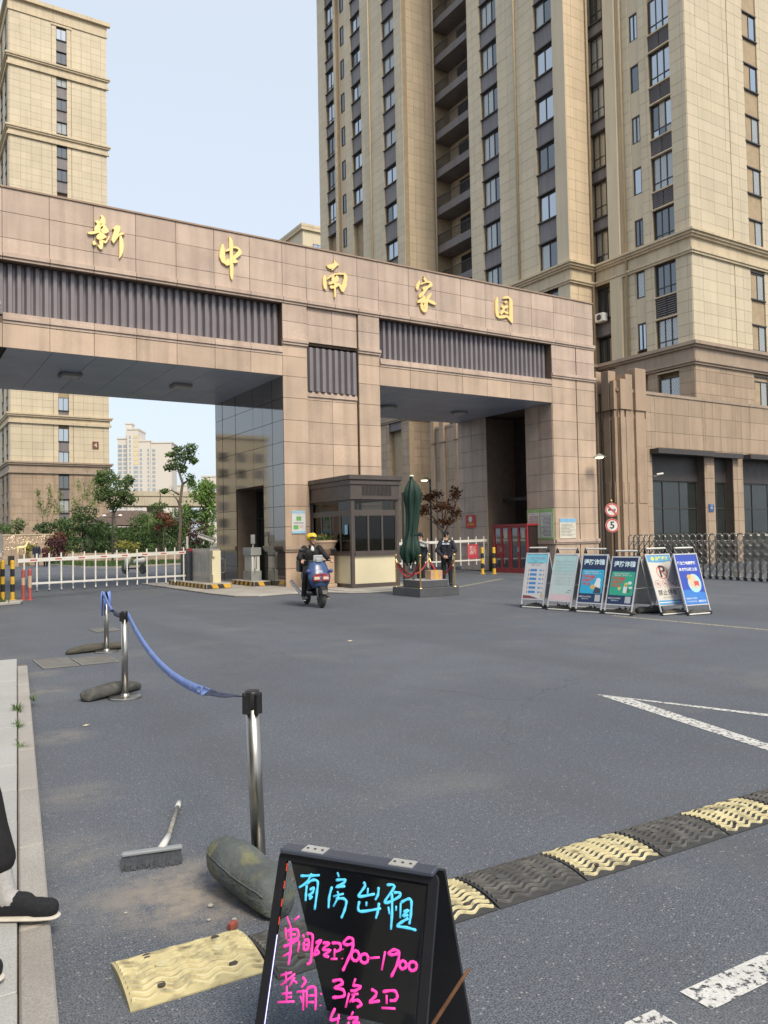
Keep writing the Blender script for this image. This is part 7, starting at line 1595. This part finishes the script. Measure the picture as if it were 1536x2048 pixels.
mir(lambda s_: MB().tube([(.085*s_,.62,.24),(.08*s_,.52,.62),(.06*s_,.45,.85)], [.024,.026,.026], 10).build('fork_leg', M('fork_silver', (.4,.4,.4), .35, metal=.7), sc, smooth=True))
MB().prism([(-.30,.3),(-.23,.42),(-.08,.50),(.08,.50),(.23,.42),(.30,.3)], lambda a,d,b: (d, .62+a, b+.02), -.075, .075).build('front_fender', sblack, sc, bevel=.02)
# front apron: a tapering curved shield
mb = MB(); rows = [(.46,.18,.60),(.60,.25,.62),(.72,.275,.60),(.85,.26,.54),(.98,.23,.47),(1.10,.19,.42)]; n = 11
for (z, hw, y0) in rows:
    for i in range(n): a = -1+2*i/(n-1); mb.v.append((hw*a, y0-.12*a*a*abs(a), z))
for (z, hw, y0) in rows:
    for i in range(n): a = -1+2*i/(n-1); mb.v.append((hw*a*.97, y0-.12*a*a*abs(a)-.05, z))
N0 = len(rows)*n
for r_ in range(len(rows)-1):
    for i in range(n-1):
        a = r_*n+i; mb.f += [(a, a+1, a+n+1, a+n), (N0+a, N0+a+n, N0+a+n+1, N0+a+1)]
for i in range(n-1): mb.f += [(i, N0+i, N0+i+1, i+1), ((len(rows)-1)*n+i, (len(rows)-1)*n+i+1, N0+(len(rows)-1)*n+i+1, N0+(len(rows)-1)*n+i)]
for r_ in range(len(rows)-1): mb.f += [(r_*n, (r_+1)*n, N0+(r_+1)*n, N0+r_*n), (r_*n+n-1, N0+r_*n+n-1, N0+(r_+1)*n+n-1, (r_+1)*n+n-1)]
apron = mb.build('front_apron', sblue, sc, smooth=True)
redt = M('scooter_red', (.38,.05,.045), .4); lampm = M('headlight_glass', (.6,.57,.5), .15)
def hl(s_):
    o = MB().box(.02*s_ if s_ > 0 else -.20, .20 if s_ > 0 else -.02, .60,.635,.63,.76).build('headlight', redt, sc, bevel=.012); MB().box(.045 if s_ > 0 else -.175, .175 if s_ > 0 else -.045, .634,.643,.665,.73).build('lens', lampm, o, bevel=.006)
mir(hl); MB().box(-.16,.16,.585,.612,.775,.80).build('trim_strip', redt, sc, bevel=.005); MB().box(-.19,.19,.59,.63,.59,.62).build('trim_strip', sblack, sc, bevel=.005)
text('badge', 'GB', .07, pwhite, sc, (0,.585,.85), (-1,0,0), (0,-.35,.94))
MB().tube([(-.2,.30,.45),(-.22,.33,.9)], .05, 8).tube([(.2,.30,.45),(.22,.33,.9)], .05, 8).box(-.22,.22,.28,.36,.42,.95).build('leg_shield', sblack, sc, bevel=.02)
MB().box(-.07,.07,.40,.47,1.06,1.16).box(-.12,.12,.37,.41,1.08,1.24).build('instrument_screen', M('screen_grey', (.32,.33,.35), .3), sc, bevel=.02)
MB().tube([(-.36,.30,1.10),(-.2,.38,1.10),(0,.40,1.08),(.2,.38,1.10),(.36,.30,1.10)], .016, 10).build('handlebar', sblack, sc, smooth=True)
mir(lambda s_: MB().tube([(.24*s_,.36,1.10),(.30*s_,.38,1.22),(.36*s_,.36,1.32)], .008, 6).ball((.39*s_,.36,1.36), .075, .02, .05).build('mirror', sblack, sc, smooth=True))
mir(lambda s_: MB().ball((.28*s_,.50,.86), .055, .05, .05).build('turn_signal', M('signal_blue', (.06,.08,.25), .3), sc, smooth=True))
MB().box(-.17,.17,-.15,.36,.27,.36).build('floorboard', sblack, sc, bevel=.03); MB().tube([(0,-.72,.70),(0,-.45,.66),(0,-.12,.55),(0,-.08,.36)], [.12,.17,.16,.13], 12, flat=1.1).build('rear_body', sblack, sc, smooth=True); MB().box(-.12,.12,-.6,-.1,.3,.58).build('battery_case', sblack, sc, bevel=.03)
blob('seat', [((-.05,-.6,.77), .085, (-.05,-.02,.76), .075), ((.05,-.6,.77), .085, (.05,-.02,.76), .075)], sblack, sc, .02, 2)
MB().box(-.17,.17,-.95,-.62,.80,1.12).build('tail_box', sblack, sc, bevel=.03)
MB().tube([(.19,.02,.20),(.24,-.25,.28),(.36,-.72,.58)], [.03,.042,.05], 12).build('silver_muffler', M('muffler', (.62,.62,.62), .3, .08, 8, metal=.7), sc, smooth=True)
rd = thing('person', 'rider in black jacket and yellow helmet sitting on the blue scooter', 'person', tuple(ftw-hv*.62), SR)
J = dict(head=(0,-.06,1.60), neck=(0,-.12,1.46), chest=(0,-.16,1.27), pelvis=(0,-.26,.93), sh_l=(-.19,-.12,1.40), sh_r=(.19,-.12,1.40), el_l=(-.34,.02,1.17), el_r=(.36,-.02,1.17), wr_l=(-.34,.24,1.115), wr_r=(.34,.22,1.115),
    hip_l=(-.10,-.22,.89), hip_r=(.10,-.22,.89), kn_l=(-.23,.20,.82), kn_r=(.25,.18,.80), an_l=(-.25,.12,.30), an_r=(.27,.04,.26), toe_l=(-.27,.30,.22), toe_r=(.30,.20,.19))
hp_, ht, jo = person(rd, J, dict(jacket=black_c, trousers=blackt, shoe=M('shoe_dark', (.05,.045,.04), .6), sole=M('sole_pale', (.5,.48,.42), .7)), .55, 0, dict(l=((-.25,.9,-.1),(.8,.2,.3),(.1,-.1,-1),.95), r=((.25,.9,-.1),(-.8,.2,.3),(-.1,-.1,-1),.95)), hair=False, voxel=.010)
blob('shirt', [(Vector((0,-.055,1.36)), .05, Vector((0,-.075,1.44)), .035)], M('shirt_white', (.6,.6,.6), .8), rd, .01, 1)
hm_y = M('helmet_yellow', (.72,.50,.03), .25, .08, 5, spec=.5)
hel = blob('helmet', [(hp_((-.03,-.03,.075)), .098, hp_((.03,-.03,.075)), .098), (hp_((0,-.05,.05)), .108, hp_((0,.02,.075)), .105)], hm_y, rd, .012, 2)
blob('visor', [(hp_((-.07,.085,.068)), .024, hp_((.07,.085,.068)), .024), (hp_((-.05,.112,.055)), .02, hp_((.05,.112,.055)), .02), (hp_((-.1,.03,.06)), .022, hp_((-.06,.1,.06)), .022), (hp_((.1,.03,.06)), .022, hp_((.06,.1,.06)), .022)], M('visor_dark', (.03,.03,.035), .15), hel, .008, 2)
MB().tube([hp_((.085,.0,.03)), hp_((.075,.02,-.06)), hp_((0,.04,-.125)), hp_((-.075,.02,-.06)), hp_((-.085,.0,.03))], .007, 6).build('chin_strap', black_pl, hel)
blob('backpack', [((-.1,-.36,1.05), .09, (-.1,-.34,1.32), .08), ((.1,-.36,1.05), .09, (.1,-.34,1.32), .08)], M('bag_grey', (.06,.065,.075), .8, .1, 8), rd, .014, 2)
# ------------------------------------------------------------------ the other side of the street, seen in the board, the polished stone and the steel
def street_block(label, x0, x1, y0, y1, h, face, seed):
    t = thing('apartment_block', label, 'building', ((x0+x1)/2, (y0+y1)/2, 0)); rr = random.Random(seed)
    putw(MB().box(x0, x1, y0, y1, 0, h), 'wall', tile_c, t); putw(MB().box(x0-.3, x1+.3, y0-.3, y1+.3, h, h+.6), 'roof', trim_c, t)
    T, a0, a1 = ((lambda a, b, z: (x1+b, a, z)), y0, y1) if face == '+x' else ((lambda a, b, z: (a, y0-b, z)), x0, x1)
    n = int((a1-a0)/3.4)
    for k in range(int(h/2.95)):
        for i in range(n): pbox('window', t, T, a0+.9+i*3.4, a0+2.7+i*3.4, .01, .06, 1.0+k*2.95, 2.6+k*2.95, rr.choice([spandrel, spandrel, darkmetal]))
    return t
street_block('cream apartment block facing the drive across the street, mirrored in the writing board', -46, -32, -48, -12, 27, '+x', 1)
street_block('cream apartment block mirrored in the polished side of the middle pier', -48, -36, 110, 126, 20, '-y', 2)
street_block('lower cream apartment block beside the one mirrored in the polished pier side', -33, -22, 104, 120, 13, '-y', 3)
for (x, y, s, lab) in ((-15.8,-23.2,61,'street tree on the pavement mirrored in the writing board'),(-17.2,-16.5,62,'street tree on the pavement beyond the one mirrored in the board')):
    plant('street_tree', lab, 'tree', (x, y), [(0,0,4.2,1.5,1.1),(.8,.5,3.4,1.0,.7),(-.7,-.6,3.5,1.1,.8),(.2,-.9,4.9,1.0,.8),(0,.6,5.4,.9,.7)], [[(0,0,0),(.05,0,1.6),(0,.1,3.0),(.1,0,4.6)],[(0,.1,2.4),(.8,.5,3.5)],[(0,.1,2.6),(-.7,-.6,3.7)]], lf_mid, 2.6, .10, s, .13)
bpy.data.scenes.remove(WORK)
